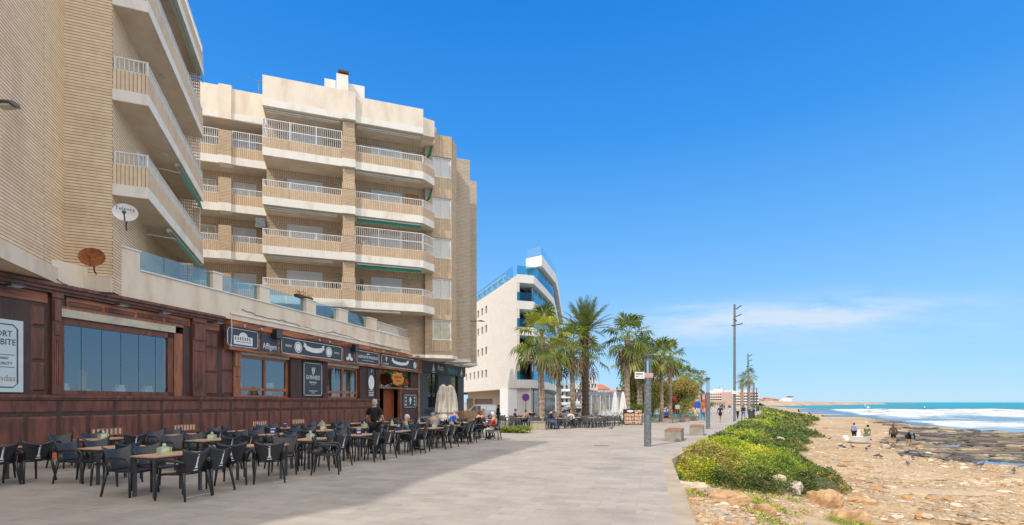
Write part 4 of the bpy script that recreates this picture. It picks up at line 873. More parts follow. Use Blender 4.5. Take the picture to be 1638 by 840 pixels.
o_ = FP.w(U(645), -.25); r = thing('lantern', 'small round red lantern hanging right of the orange wooden sign', 'lamp', (o_[0],o_[1],2.95), FP.a); MB().ball((0,0,.1),.13,.13,.15).build('globe', M['c_red'], r); MB().tube((0,0,.2),(0,0,.75),.01).box(-.06,.06,-.06,.06,-.1,-.04).build('mount', M['black'], r)
for i, px_ in enumerate((431, 558)):
    o_ = FP.w(U(px_), -.42); r = thing('loudspeaker', 'black wall speaker above the %s sign board' % ('Affligem' if i == 0 else 'small fleur'), 'speaker', (o_[0],o_[1],4.62), FP.a, 'black speakers over the signs')
    MB().box(-.2,.2,-.14,.14,0,.42).build('cabinet', M['black'], r); MB().box(-.17,.17,-.15,-.141,.03,.39).build('speaker_grille', M['dmetal'], r); MB().box(-.03,.03,.14,.19,.1,.3).build('bracket', M['dmetal'], r)

# ------------------------------------------------------------------ dark shop beside the pub
sh0 = UE+.02; sh1 = U(742)
shop = thing('corner_shop', 'dark grey bar front with a painted sign at the corner beyond the pub', 'building', (FP.o[0],FP.o[1],0), FP.a)
hA = (U(685), U(701), .95+.3, 4.0); hB = (U(722), U(733), 0, 4.0)
MB().wall(sh0, sh1, -.3, 4.95, [hA, hB], 0, .25).box(sh1-.2,sh1,.25,6,-.4,4.95).build('wall', M['shop'], shop)
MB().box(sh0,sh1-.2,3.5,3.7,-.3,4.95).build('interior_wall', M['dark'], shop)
MB().box(sh0,sh1+.1,-.12,-.001,4.05,4.93).build('fascia', M['shop'], shop)
v = MB().box(hA[0],hA[1],.08,.14,hA[2],hA[2]+.07).box(hA[0],hA[1],.08,.14,2.35,2.42).box(hA[0],hA[1],.08,.14,3.1,3.16).box((hA[0]+hA[1])/2-.03,(hA[0]+hA[1])/2+.03,.08,.14,hA[2],4).build('window', M['black'], shop)
MB().box(hA[0],hA[1],.15,.16,hA[2],4).build('pane', M['pubglass'], v)
v = MB().box(hB[0],hB[0]+.08,.08,.14,-.2,4).box(hB[0],hB[1],.08,.14,2.3,2.36).box(hB[1]-.08,hB[1],.08,.14,-.2,4).build('door', M['black'], shop); MB().box(hB[0],hB[1],.15,.16,-.2,4).build('pane', M['dglass'], v)
wht = M['letter']; tl = mat('teal_lettering', (.02,.45,.50), (.02,.4,.45))
text(shop, 'Ruta', U(702.5), 4.52, -.125, .62, wht, sx=1.0); text(shop, 'Marinela', U(722), 4.42, -.125, .55, tl, sx=1.1)
for px_ in (691, 736):
    u_ = U(px_); q = MB(); q.add([(u_-.25,-.125,4.2),(u_+.28,-.125,4.2),(u_+.05,-.125,4.85)], [(0,1,2)]); q.add([(u_-.3,-.124,4.12),(u_+.35,-.124,4.12),(u_+.2,-.124,4.06),(u_-.18,-.124,4.06)], [(0,3,2,1)]); q.build('sailboat_emblem', wht, shop)
text(shop, 'BAR', U(687), .95, -.03, .62, M['black'], sx=1.5)
MB().box(sh0,U(700),-.02,-.001,-.25,.6).build('mosaic', mat('grey_mosaic', (.34,.36,.37), (.12,.13,.15), .7, 5, lo=.45, hi=.55), shop)
# ------------------------------------------------------------------ balcony kit (local frame: x along, -y outwards)
def rail(mb, x0, x1, y, z0, z1, step=.13, t=.022, axis='x', posts=2, mid=False):
    def bx(a, b, za, zb, e=0):
        mb.box(a,b,y-t/2-e,y+t/2+e,za,zb) if axis == 'x' else mb.box(y-t/2-e,y+t/2+e,a,b,za,zb)
    bx(x0,x1,z1-.045,z1,.008); bx(x0,x1,z0+.02,z0+.045)
    if mid: bx(x0,x1,(z0+z1)/2-.03,(z0+z1)/2+.02,.006)
    n = max(1, int((x1-x0)/step))
    for i in range(n+1): a = x0+(x1-x0-t)*i/n; bx(a, a+t, z0, z1-.03)
    for i in range(posts+1): a = x0+(x1-x0-.05)*i/posts; bx(a, a+.05, z0-.02, z1, .012)
def awning(par, x0, x1, y0, y1, z, drop=.22, angle=None):
    mb = MB(); mb.box(x0,x1,y1-.16,y1,z-.14,z); a = mb.build('awning', M['white'], par)
    mb = MB(); n = int((x1-x0)/.2)
    for i in range(n):
        p = x0+(x1-x0)*i/n; q = x0+(x1-x0)*(i+1)/n; m = (p+q)/2; mb.add([(p,y1-.17,z-.1),(q,y1-.17,z-.1),(q,y1-.19,z-.1-drop*.7),(m,y1-.19,z-.1-drop),(p,y1-.19,z-.1-drop*.7)], [(0,1,2,3,4)])
    mb.build('valance', M['green'], a); return a

# ------------------------------------------------------------------ left building
F1 = Frame(-12.78, 16.0, 111.2)
b1 = thing('apartment_building', 'tall tan brick apartment block at the left edge with white edged balconies', 'building', (F1.o[0],F1.o[1],0), F1.a, 'apartment blocks over the pub')
RT = 18.5
MB().box(-9.5,0,1.23,12,5.25,RT).box(0,11,0,12,5.25,RT).build('wall', M['brick'], b1)
mb = MB().box(-9.6,-.0,1.13,1.229,5.25,5.72); mb.box(-.1,-.0,.0,1.13,5.2,5.68); mb.build('base_band', PW, b1)
for k, zb in enumerate((8.36, 11.40, 14.45, 17.5)):
    yb = -.95; xe = 8.4
    s = MB().box(0.02,xe,yb,-.001,zb,zb+.34).box(-.0,xe,yb-.02,yb,zb-.02,zb+.34).box(-.02,.02,yb-.02,-.001,zb-.02,zb+.34).build('balcony', M['white'], b1)
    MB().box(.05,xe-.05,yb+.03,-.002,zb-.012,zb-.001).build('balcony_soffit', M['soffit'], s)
    MB().box(.0,xe,yb,yb+.1,zb+.34,zb+.98).box(.0,.1,yb+.1,-.001,zb+.34,zb+.98).box(xe-.1,xe,yb+.1,-.001,zb+.34,zb+.98).build('parapet', M['brickv'], s)
    rm = MB(); rail(rm, .0, xe, yb+.05, zb+.98, zb+1.42, .12, .022, 'x', 3); rail(rm, yb, -.03, .05, zb+.98, zb+1.42, .12, .022, 'y', 1); rm.build('railing', M['rail'], s)
    lm = MB().lathe([(.12,zb-.05),(.16,zb-.012)],12,3.6,-.5).build('ceiling_light', M['cream_box'], s)
    wn = MB().wall(2.2,3.6,zb+.36,zb+2.45,[(2.28,2.86,zb+.42,zb+2.37),(2.94,3.52,zb+.42,zb+2.37)],-.06,-.001).build('balcony_door', M['rail'], b1); MB().box(2.28,3.52,-.03,-.02,zb+.42,zb+2.37).build('pane', M['shutter'], wn)
    # pierced block screen closing the far end
    q = MB(); zz = zb-2.55 if k else zb-2.5
    for i in range(5):
        for j in range(11):
            z_ = zz+.98+j*.145; y_ = -.84+i*.165
            if z_ > zb-.1: continue
            q.box(xe-.12,xe-.04,y_,y_+.165,z_,z_+.03).box(xe-.12,xe-.04,y_,y_+.03,z_+.03,z_+.145); q.box(xe-.12,xe-.04,y_+.075,y_+.115,z_+.05,z_+.12)
    q.build('pierced_screen', M['stucco'], b1)
def b1_awn(k, x0, x1, out):
    zb = (8.36,11.40,14.45,17.5)[k]; y0 = -.86
    a = MB().box(x0,x1,y0,y0+.12,zb-.16,zb-.03).build('awning', M['white'], b1); q = MB()
    q.add([(x0,y0-.02,zb-.1),(x1,y0-.02,zb-.1),(x1,y0-.12-out,zb-.42),(x0,y0-.12-out,zb-.42)], [(0,1,2,3)]); n = int((x1-x0)/.18)
    for i in range(n):
        p = x0+(x1-x0)*i/n; r_ = x0+(x1-x0)*(i+1)/n; q.add([(p,y0-.12-out,zb-.42),(r_,y0-.12-out,zb-.42),(r_,y0-.13-out,zb-.53),((p+r_)/2,y0-.13-out,zb-.57),(p,y0-.13-out,zb-.53)], [(0,1,2,3,4)])
    q.build('canvas', M['green'], a)
    for x_ in (x0+.1, x1-.1): MB().tube((x_,-.1,zb-.3),(x_,y0-.1-out,zb-.38),.02,None,6).build('awning_arm', M['white'], a)
b1_awn(0, 3.0, 8.3, .12); b1_awn(1, 4.2, 8.2, -.02); b1_awn(3, 2.6, 8.2, -.0)
# roof-line block further along the street front: its upper floors shade the terrace
blk = [(-11.6,5.6),(-15.2,7.2),(-24,2),(-24,-26),(-20.5,-21),(-18.4,-15.5),(-17.0,-9.5),(-16.4,-8.5),(-15.6,-7.6),(-15.3,-5.5),(-13.9,-1.2)]
nb = thing('apartment_building', 'tan brick block rising out of view beyond the left edge', 'building', (-18,-6,0), 0, 'apartment blocks over the pub')
MB().prism([(x+18,y+6) for x,y in [(-19.5,4),(-26,2),(-26,-26),(-21.5,-24)]], 0, 23.9).build('wall', M['brick'], nb)
q = MB()
for zt_ in (12.0,15.0,18.0,21.0,24.0): q.prism([(x+18,y+6) for x,y in blk], zt_-.3, zt_)
q.prism([(x+18,y+6) for x,y in blk], 22.8, 23.69); q.build('balcony', M['white'], nb)
# satellite dishes
def dish(label, px, py, d, r, m, face, txt=None, elev=15):
    x = (px-CX)/F*d; z = EYE+(HY-py)/F*d; o = thing('satellite_dish', label, 'satellite dish', (x,d,z), R(face), 'satellite dishes on the brick pier')
    T = Matrix.Rotation(R(-elev), 4, 'X'); q = MB(T); n = 28; pr = [(r*k/6, .12*r*(k/6)**2*2) for k in range(7)]
    vs = []; 
    for rr_, dp in pr:
        for j in range(n): a = 6.2832*j/n; vs.append((rr_*math.cos(a)*1.0, -dp, rr_*math.sin(a)*.92))
    q.add(vs, [(i*n+j, i*n+(j+1)%n, (i+1)*n+(j+1)%n, (i+1)*n+j) for i in range(6) for j in range(n)]); q.add([(v[0], v[1]+.012, v[2]) for v in vs], [(i*n+j, (i+1)*n+j, (i+1)*n+(j+1)%n, i*n+(j+1)%n) for i in range(6) for j in range(n)])
    q.build('reflector', M[m], o, True)
    q = MB(T); q.path([(0,-.24*r,-r*.9),(0,-.75*r,-.55*r),(0,-.85*r,-.42*r)], .018, 6); q.path([(0,-.92*r,-.44*r),(0,-.78*r,-.34*r)], .05, 8); q.build('feed_arm', M['dmetal' if m == 'wdish' else 'rust'], o)
    q = MB(); q.path([(0,.05,0),(0,.2,-.03),(-.02,.22,-.3),(-.05,.55,-.34)], .022, 6); q.build('mount', M['dmetal' if m == 'wdish' else 'rust'], o); return o
M['wdish'] = mat('white_dish', (.74,.74,.73), (.66,.66,.65), .5)
dsh = dish('white satellite dish with dark lettering on the pier below the lowest balcony', 201, 342, 14.9, .315, 'wdish', 30)
text(dsh, 'Televes', 0, .10, -.13, .155, M['slate'], sx=1.0)
dish('rusty orange satellite dish low on the brick pier', 148, 413, 14.6, .32, 'rust', 26)
# street lamp head reaching in from the left
x, d, _ = D(14, 11.4); z = EYE+(HY-171)/F*11.4
r = thing('street_lamp', 'dark wall-mounted street lamp head at the upper left edge', 'street lamp', (x,d,z), R(-8))
MB().path([(-.45,0,.09),(-.1,0,.09),(.15,0,.05),(.28,0,-.06)], [.05,.13,.13,.03], 8, .45).build('housing', M['dmetal'], r)
MB().box(-.2,.12,-.09,.09,-.015,.04).build('lens', M['cream_box'], r); MB().path([(-.4,0,.09),(-1.6,.3,.0),(-1.9,1.3,-.2)], .03, 6).build('arm', M['dmetal'], r)

# ------------------------------------------------------------------ middle building
F2 = Frame(-15.72, 31.5, 19.0); X2 = F2.X
b2 = thing('apartment_building', 'tan brick apartment block with stacked white balconies behind the pub', 'building', (F2.o[0],F2.o[1],0), F2.a, 'apartment blocks over the pub')
yW = 1.9; xL = X2(300, 3.4)-3; xm = X2(547); xp = X2(568.5, .12); xR = X2(677, .12); xr2 = X2(695, 1.0); xt = X2(722, 1.5)
FLR = [8.0, 11.1, 14.2, 17.3]; RF = 20.4
doorsA = []; 
wa = (X2(459,yW), X2(516,yW)); wb = (X2(594,yW), X2(643,yW)); wl1 = (X2(373,3.4), X2(410,3.4)); wl0 = (X2(318,3.4), X2(346,3.4))
holesM = [(a, b, z+.5, z+2.62) for z in FLR for a, b in (wa, wb)]
MB().wall(0, xr2+.3, 4.9, 22.0, holesM, yW, yW+.2).box(0,.2,yW+.2,3.4,4.9,22).box(0,xr2,yW+.5,yW+8,4.9,22.0).build('wall', M['brick2'], b2)
holesL = [(a, b, z+(.5 if i == 0 else 1.0), z+2.5) for z in FLR+[4.9] for i, (a, b) in enumerate((wl1, wl0))]
MB().wall(xL, -.001, 4.9, 22.0, holesL, 3.4, 3.6).box(xL,-.01,3.9,9,4.9,22.0).build('side_wing_wall', M['brick2'], b2)
q = MB()
for z in FLR: q.box(.22,xr2+.28,yW-.012,yW-.001,z+2.66,z+3.08)
for z in FLR: q.box(xL,-.01,3.388,3.399,z+2.6,z+3.08)
q.build('soldier_course', M['brickv2'], b2)
def shut(x0, x1, z0, z1, y, par, m='shutter', label=None):
    f = MB().wall(x0,x1,z0,z1,[(x0+.07,x1-.07,z0+.05,z1-.07)],y+.04,y+.10).box((x0+x1)/2-.03,(x0+x1)/2+.03,y+.035,y+.1,z0,z1).build('window', M['rail'], par)
    if label: f['label'] = label
    MB().box(x0+.07,x1-.07,y+.09,y+.12,z0+.05,z1-.07).build('shutter', M[m], f); MB().box(x0-.04,x1+.04,y-.04,y+.05,z0-.06,z0-.001).build('sill', M['white'], f); return f
for z in FLR:
    for a, b in (wa, wb): shut(a, b, z+.5, z+2.62, yW, b2)
for i, (a, b, z0, z1) in enumerate(holesL): shut(a, b, z0, z1, 3.4, b2, 'glz' if 0 else ('shutter' if i % 2 == 0 else 'cream_box'))
hA_ = [.45,.45,.45,1.2]; hB_ = [.45,1.25,.5,.5]
for k, z in enumerate(FLR):
    # bay A
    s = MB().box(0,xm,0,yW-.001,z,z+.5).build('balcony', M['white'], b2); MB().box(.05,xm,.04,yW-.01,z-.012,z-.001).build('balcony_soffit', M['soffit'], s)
    MB().box(0,xm,.02,.14,z+.5,z+1.15).box(0,.12,.14,yW-.01,z+.5,z+1.15).build('parapet', M['brickv2'], s)
    q = MB(); rail(q, 0, xm, .08, z+1.15, z+1.15+hA_[k], .125, .024, 'x', 3, hA_[k] > 1); rail(q, .1, yW-.1, .06, z+1.15, z+1.15+hA_[k], .125, .024, 'y', 1, hA_[k] > 1); q.build('railing', M['rail'], s)
    MB().lathe([(.1,z-.09),(.14,z-.012)],10,xm*.47,1.0).build('ceiling_light', M['cream_box'], s)
    # pillar between bays
    p_ = MB().box(xm+.001,xp-.001,-.12,.6,z+.5,z+1.98).box(xm+.05,xp-.05,.05,.6,z+1.98,z+3.1).build('pillar', M['brick2'], b2); MB().box(xm+.001,xp-.001,-.14,.6,z-.02,z+.5).build('pillar_base', M['white'], p_)
    MB().box(xm+.06,xp-.06,-.135,-.121,z+1.62,z+1.98).build('pillar_band', M['brickv2'], p_)
    # bay B
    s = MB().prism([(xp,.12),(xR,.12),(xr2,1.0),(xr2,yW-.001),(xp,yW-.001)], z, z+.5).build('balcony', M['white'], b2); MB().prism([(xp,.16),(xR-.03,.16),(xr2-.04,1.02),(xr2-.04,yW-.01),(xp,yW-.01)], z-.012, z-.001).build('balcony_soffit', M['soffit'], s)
    MB().box(xp,xR,.14,.26,z+.5,z+1.15).prism([(xR,.14),(xr2,1.02),(xr2-.08,1.1),(xR-.08,.26)], z+.5, z+1.15).build('parapet', M['brickv2'], s)
    q = MB(); h_ = hB_[k]; rail(q, xp, xR, .2, z+1.15, z+1.15+h_, .125, .024, 'x', 3, h_ > 1)
    ln = math.hypot(xr2-xR, .88); Mx = Matrix.Translation((xR,.2,0)) @ Matrix.Rotation(math.atan2(.88, xr2-xR), 4, 'Z'); q.M = Mx; rail(q, 0.02, ln-.05, 0, z+1.15, z+1.15+h_, .125, .024, 'x', 1, h_ > 1); q.build('railing', M['rail'], s)
    MB().lathe([(.1,z-.09),(.14,z-.012)],10,(xp+xR)/2+.2,1.0).build('ceiling_light', M['cream_box'], s)
    # side wing
    xa, xb = X2(349.5,1.9), X2(370,1.9)
    s = MB().box(xL,-.01,2.0,3.39,z-.05,z+.45).build('balcony', M['white'], b2); MB().box(xL,-.02,2.03,3.38,z-.062,z-.051).build('balcony_soffit', M['soffit'], s)
    MB().box(xL,xa,2.02,2.14,z+.45,z+1.1).box(xb,-.01,2.02,2.14,z+.45,z+1.1).build('parapet', M['brickv2'], s)
    q = MB(); rail(q, xb, -.03, 2.08, z+1.1, z+1.1+(1.1 if k == 3 else .45), .125, .024, 'x', 2, k == 3); rail(q, xL, xa, 2.08, z+1.1, z+1.1+(1.1 if k == 3 else .45), .125, .024, 'x', 3, k == 3); q.build('railing', M['rail'], s)
    p_ = MB().box(xa,xb,1.86,2.5,z+.45,z+2.1).build('pillar', M['brick2'], b2); MB().box(xa,xb,1.84,2.5,z-.07,z+.45).build('pillar_base', M['white'], p_)
    MB().lathe([(.1,z-.14),(.14,z-.062)],10,-1.9,2.8).build('ceiling_light', M['cream_box'], s)
awA = {3: (.2, xm-.1), 2: (.1, xm-.2), 0: (.3, xm-.6)}
for z, x0, x1, y_, dr2 in ((RF,.15,xm-.1,.25,.04),(14.2,.1,xm-.3,.25,.05),(11.1,.3,xm-.6,.25,.02),(8.0,xp+0,xr2-1.6,.9,0.0),(RF,xp+.1,xR-.1,.4,.04),(17.3,xp+.05,xR-.1,.35,.04),(14.2,xp+.1,xR-.1,.3,.16),(11.1,xp+.1,xR-.1,.3,.18)):
    if z == 8.0: MB().box(X2(530,.5),X2(640,.5),.3,.5,z-.16,z-.02).build('awning', M['white'], b2)
    else: awning(b2, x0, x1, 0, y_+.16, z-.03, .10+dr2 if dr2 > .1 else .03)
for z in (RF, 17.3): MB().path([(xr2-.12,1.3,z-.1),(xr2-.3,1.45,z-.75),(xr2-.45,1.5,z-.95)], [.06,.09,.05], 6).build('side_awning', M['green'], b2)
# roof fascias
MB().box(0,xm,0,yW,RF,22.35).prism([(xp,.12),(xR,.12),(xR,yW),(xp,yW)], RF, 22.15).box(xm,xp,-.14,.6,RF,22.28).prism([(xR+.001,.7),(xr2,1.0),(xr2,yW),(xR+.001,yW)], RF-.05, 21.95).box(xL,X2(349.5,1.9),2.0,3.39,RF-.25,22.3).box(X2(370,1.9),-.01,2.0,3.39,RF-.25,22.2).box(X2(349.5,1.9),X2(370,1.9),1.86,3.39,RF-.27,22.35).build('roof_fascia', M['stucco'], b2)
q = MB().box(0.01,xm,-.03,-.001,RF+.02,RF+.42).box(xm,xp,-.16,-.141,RF+.02,RF+.42).box(xp,xR,.09,.119,RF+.02,RF+.42).box(xL,X2(349.5,1.9),1.97,1.999,RF-.2,RF+.2).box(X2(370,1.9),-.01,1.97,1.999,RF-.2,RF+.2); q.build('fascia_band', M['white'], b2)
MB().box(.05,xr2-.1,.2,yW,RF-.02,RF-.005).box(xL,-.02,2.05,3.37,RF-.30,RF-.285).build('roof_soffit', M['soffit'], b2)
# stair towers stepping back on the right
t1a = X2(680,1.5); t1b = X2(722.5,1.5); t1c = X2(730,2.3)
wz = [(X2(693,1.5), X2(721,1.5), z+.45, z+1.98) for z in [4.95+.35]+[z_+.3 for z_ in FLR]]
wz = [(X2(692,1.5), X2(721.5,1.5), F2.Z(706,y1_,1.5), F2.Z(706,y0_,1.5)) for y0_, y1_ in ((252,283),(317,348),(381,412),(446,477),(512,543))]
MB().wall(t1a, t1b, 5.15, 21.3, wz, 1.5, 1.7).box(t1a,t1b-.05,1.9,6,5.15,21.3).prism([(t1b+.001,1.5),(t1c,2.3),(t1c-.5,6),(t1b+.001,6)], 5.15, 21.2).build('stair_tower', M['brick2'], b2)
q = MB()
for i in range(len(wz)):
    zt_ = wz[i][2]; zb2 = wz[i+1][3] if i+1 < len(wz) else 5.4
    MB().box(wz[0][0]-.1,t1b-.02,1.47,1.499,zb2+.02,zt_-.05).build('brick_panel', M['brickv2'], b2)
MB().box(wz[0][0]-.1,t1b-.02,1.47,1.499,wz[0][3]+.02,21.28).build('brick_panel', M['brickv2'], b2)
for i, (a, b, z0, z1) in enumerate(wz): shut(a, b, z0, z1, 1.5, b2, 'shutter' if i < 4 else 'cream_box')
s2a, s2b = X2(716,4.3), X2(751.5,4.3); s3a, s3b = X2(738,7.9), X2(762.5,7.9)
MB().box(s2a,s2b,4.3,7,5.15,21.2).box(s3a,s3b,7.9,11,5.15,21.2).build('stair_tower', M['brickg'], b2)
MB().prism([(t1a,1.4),(t1b+.05,1.4),(t1c+.1,2.3),(t1c,4.25),(t1a,4.25)], 4.92, 5.15).box(s2a,s2b+.05,4.2,7,4.92,5.15).box(s3a,s3b+.05,7.8,11,4.92,5.15).box(-2,t1a,1.5,4,4.95,5.15).build('base_slab', M['white'], b2)
MB().box(X2(519,7),X2(537,7),6.9,8,22.0,F2.Z(528,128,7)).box(X2(538,7),X2(557,7),6.9,7.7,22.0,F2.Z(548,120,7)).box(X2(557,8),X2(583,8),7.9,9,22,F2.Z(570,137,8)).build('roof_hut', M['white'], b2)
MB().box(X2(540,7)+.05,X2(557,7)-.05,6.95,7.65,F2.Z(548,120,7),F2.Z(548,116,7)).prism([(X2(541,7),6.85),(X2(558,7),6.85),(X2(558,7),7.75),(X2(541,7),7.75)],F2.Z(548,117,7),F2.Z(548,113.5,7)).build('chimney_cap', M['c_brown'], b2)
x_ = X2(414,5); zt_ = F2.Z(414,129,5); MB().tube((x_,5,22),(x_,5,zt_),.03).tube((x_-.55,5,zt_-.02),(x_+.3,5,zt_-.02),.02).tube((x_-.5,4.8,zt_),(x_-.5,5.2,zt_),.012).build('aerial', M['metal'], b2)
zz = F2.Z(415,352,1.3); MB().box(-.65,-.05,1.75,2.1,zz-.35,zz+.3).build('air_conditioner', M['metal'], b2)
MB().box(wb[1]+.25,wb[1]+1.2,yW-.02,yW-.003,FLR[2]+1.2,FLR[2]+2.6).build('plywood_panel', mat('orange_plywood', (.50,.22,.06)), b2)
# plants on the lowest balcony
def potted(label, x, y, z, kind):
    o = F2.w(x, y); r_ = thing('potted_plant', label, 'plant', (o[0],o[1],z), F2.a, 'plants on the balconies'); MB().lathe([(.14,0),(.19,.3)],12).build('pot', M['rust'] if kind != 'leaf' else M['white'], r_)
    rs_ = random.Random(int(x*10)); q = MB()
    if kind == 'cactus':
        for i in range(5):
            a = rs_.uniform(0,6.3); q.path([(0,0,.2),(.12*math.cos(a),.12*math.sin(a),.6),(.25*math.cos(a),.2*math.sin(a),rs_.uniform(1.0,1.7))], [.07,.09,.05], 7)
        q.build('stems', M['frondb'], r_)
    else:
        for i in range(90):
            a = rs_.uniform(0,6.3); rr_ = rs_.uniform(0,.28); h_ = rs_.uniform(.3,.75); p = Vector((rr_*math.cos(a), rr_*math.sin(a), h_)); t = Vector((rs_.uniform(-1,1),rs_.uniform(-1,1),rs_.uniform(-.3,1)))*.12; s_ = Vector((rs_.uniform(-1,1),rs_.uniform(-1,1),0))*.05
            q.add([p,p+t*.5+s_,p+t,p+t*.5-s_], [(0,1,2,3)])
        q.build('foliage', M['frond'], r_)
potted('tall branching cactus on the lowest balcony beside the pillar', xp+.35, .7, 8.5, 'cactus'); potted('leafy pot plant at the left end of the third floor balcony', .6, .45, 14.75, 'leaf')
for i, px_ in enumerate((532, 538)):
    x_ = X2(px_, 1.2); o = F2.w(x_, 1.2); r_ = thing('wooden_figure', 'slim dark wooden post-like figure by the balcony pillar, %s of two' % ('left' if i == 0 else 'right'), 'ornament', (o[0],o[1],8.5), F2.a, 'wooden figures on the lowest balcony')
    MB().lathe([(.05,0),(.07,.5),(.09,.9),(.05,1.1),(.07,1.25),(.03,1.35)],8).build('figure', M['c_brown'], r_)
for i, px_ in enumerate((483, 497)):
    x_ = U(px_); o = FP.w(x_, .16); r_ = thing('potted_plant', ('reddish succulent' if i == 0 else 'yellow-green succulent')+' in a box on the terrace wall pillar', 'plant', (o[0],o[1],7.0), FP.a, 'plants on the balconies'); MB().box(-.25,.25,-.12,.12,0,.14).build('pot', M['c_brown'], r_)
    q = MB(); rs_ = random.Random(i)
    for j in range(70):
        p = Vector((rs_.uniform(-.24,.24), rs_.uniform(-.12,.12), rs_.uniform(.12,.32))); t = Vector((rs_.uniform(-1,1),rs_.uniform(-1,1),rs_.uniform(0,1)))*.09; s_ = Vector((rs_.uniform(-1,1),rs_.uniform(-1,1),0))*.03; q.add([p,p+t*.5+s_,p+t,p+t*.5-s_], [(0,1,2,3)])
    q.build('foliage', M['dead'] if i == 0 else M['frondy'], r_)
# lamp on the far corner
z_ = EYE+(HY-514)/F*42; x_, d_, _ = D(768, 42)
r = thing('street_lamp', 'dark lamp head on an arm fixed to the grey stair tower', 'street lamp', (x_,d_,z_), R(-5)); MB().path([(-.2,0,.03),(.1,0,.05),(.4,0,-.02)], [.07,.14,.05], 8, .4).build('housing', M['dmetal'], r); MB().path([(-.15,0,.03),(-1.15,0,0),(-1.15,0,-.6)], .03, 6).build('arm', M['dmetal'], r); MB().box(-.1,.3,-.08,.08,-.03,.0).build('lens', M['cream_box'], r)

# ------------------------------------------------------------------ white building
C0 = (.55, 55.0); F3 = Frame(C0[0], C0[1], 110.0)      # x recedes along the left wall, y away to the left... outward side is -y
F3 = Frame(C0[0]-22.9*.342, C0[1]+22.9*.94, -70.0)     # facade frame of the left wall: x runs towards the corner, y inwards
b3 = thing('apartment_building', 'white modern block with teal glass balconies behind the palms', 'building', (F3.o[0],F3.o[1],0), F3.a)
c, s_ = math.cos(F3.a), math.sin(F3.a)
def loc3(p): dx, dy = p[0]-F3.o[0], p[1]-F3.o[1]; return (dx*c+dy*s_, -dx*s_+dy*c)
d9 = (math.sin(R(9)), math.cos(R(9))); C2 = (2.43,55.7); C3 = (C2[0]+d9[0]*48, C2[1]+d9[1]*48); C4 = (C3[0]-26, C3[1]+3); Cb = (F3.o[0], F3.o[1])
inr = lambda p, q, e: (p[0]+q[0]*e, p[1]+q[1]*e)
dA = (math.sin(R(15.5)), math.cos(R(15.5))); dB = (math.sin(R(7.3)), math.cos(R(7.3)))
def pt(a, along, inn):     # point along the gently bending sea face, inn metres inside
    u1, u2 = min(along, 12), max(0, along-12); k_ = min(1, max(0, (along-9)/6)); n_ = (dA[0]*(1-k_)+dB[0]*k_, dA[1]*(1-k_)+dB[1]*k_)
    return (C2[0]+dA[0]*u1+dB[0]*u2-n_[1]*inn, C2[1]+dA[1]*u1+dB[1]*u2+n_[0]*inn)
def ptl(a0, a1, inn): n_ = 10; return [pt(0, a0+(a1-a0)*i/n_, inn) for i in range(n_+1)]
zz3 = [3.3, 6.2, 9.1, 12.0, 14.9]
wl = []
for z_, n_ in ((5.0,6),(8.0,3),(10.9,3),(13.4,3)):
    for i in range(n_):
        x_ = F3.X(778-6.3*i, 0); wl.append((x_-.55, x_+.25, z_, z_+1.0))
Lw = 22.9
MB().wall(-4, Lw-.0, 3.3, 15.7, wl, 0, .3).build('side_wall', M['bw'], b3)
q = MB()
for a, b, z0, z1 in wl: q.box(a,b,.2,.22,z0,z1)
q.build('slot_glazing', M['dark'], b3) if 0 else None
for a, b, z0, z1 in wl: MB().box(a,b,.18,.24,z0,z1).build('window', M['dark'], b3)
body = [Cb, (C0[0]-.34*1.2*1, C0[1]+1.13), pt(0,1.2,2.2), pt(0,46,2.2), C3, C4, (Cb[0]-10,Cb[1]+20)]
MB().prism([loc3(p) for p in [(Cb[0]+.3,Cb[1]+.1), (C0[0]+.1,C0[1]+2.1)]+ptl(1.5,47,2.0)+[C4, (Cb[0]-10,Cb[1]+25)]], 3.3, 15.6).build('glazed_core', M['dglass2'] if 'dglass2' in M else M['dark'], b3)
# glazing behind the balconies: glass wall and mullions
q = MB(); g_ = MB()
for lv in range(4):
    z0, z1 = zz3[lv]+.9, zz3[lv+1]
    for i in range(16):
        a = 1.5+i*2.85; p0, p1 = loc3(pt(0,a,.55)), loc3(pt(0,a+2.75,.55)); g_.add([(p0[0],p0[1],z0-.9),(p1[0],p1[1],z0-.9),(p1[0],p1[1],z1),(p0[0],p0[1],z1)], [(0,1,2,3)]); q.tube((p0[0],p0[1],z0-.9),(p0[0],p0[1],z1),.05,None,4)
    p0, p1 = loc3((C0[0]+.15,C0[1]+2.0)), loc3(pt(0,1.5,1.9)); g_.add([(p0[0],p0[1],z0-.9),(p1[0],p1[1],z0-.9),(p1[0],p1[1],z1),(p0[0],p0[1],z1)], [(0,1,2,3)])
g_.build('window_wall', M['bglass'], b3); q.build('mullion', M['wstone'], b3)
outl = [C0, C2]+ptl(4,48,0)+ptl(48,1.2,2.1)+[(C0[0]-.1,C0[1]+2.1)]
for lv, z in enumerate(zz3):
    s = MB().prism([loc3(p) for p in outl], z, z+.9).build('balcony', M['wstone'], b3)
    if lv < 4 or True:
        q = MB(); n_ = 22
        pts = [C0, C2]+[pt(0, 48*i/n_, .04) for i in range(1, n_+1)]
        for p0, p1 in zip(pts, pts[1:]):
            a_, b_ = loc3(p0), loc3(p1); q.add([(a_[0],a_[1],z+.9),(b_[0],b_[1],z+.9),(b_[0],b_[1],z+1.85),(a_[0],a_[1],z+1.85)], [(0,1,2,3)])
        q.build('glass_railing', M['tglass'], s)
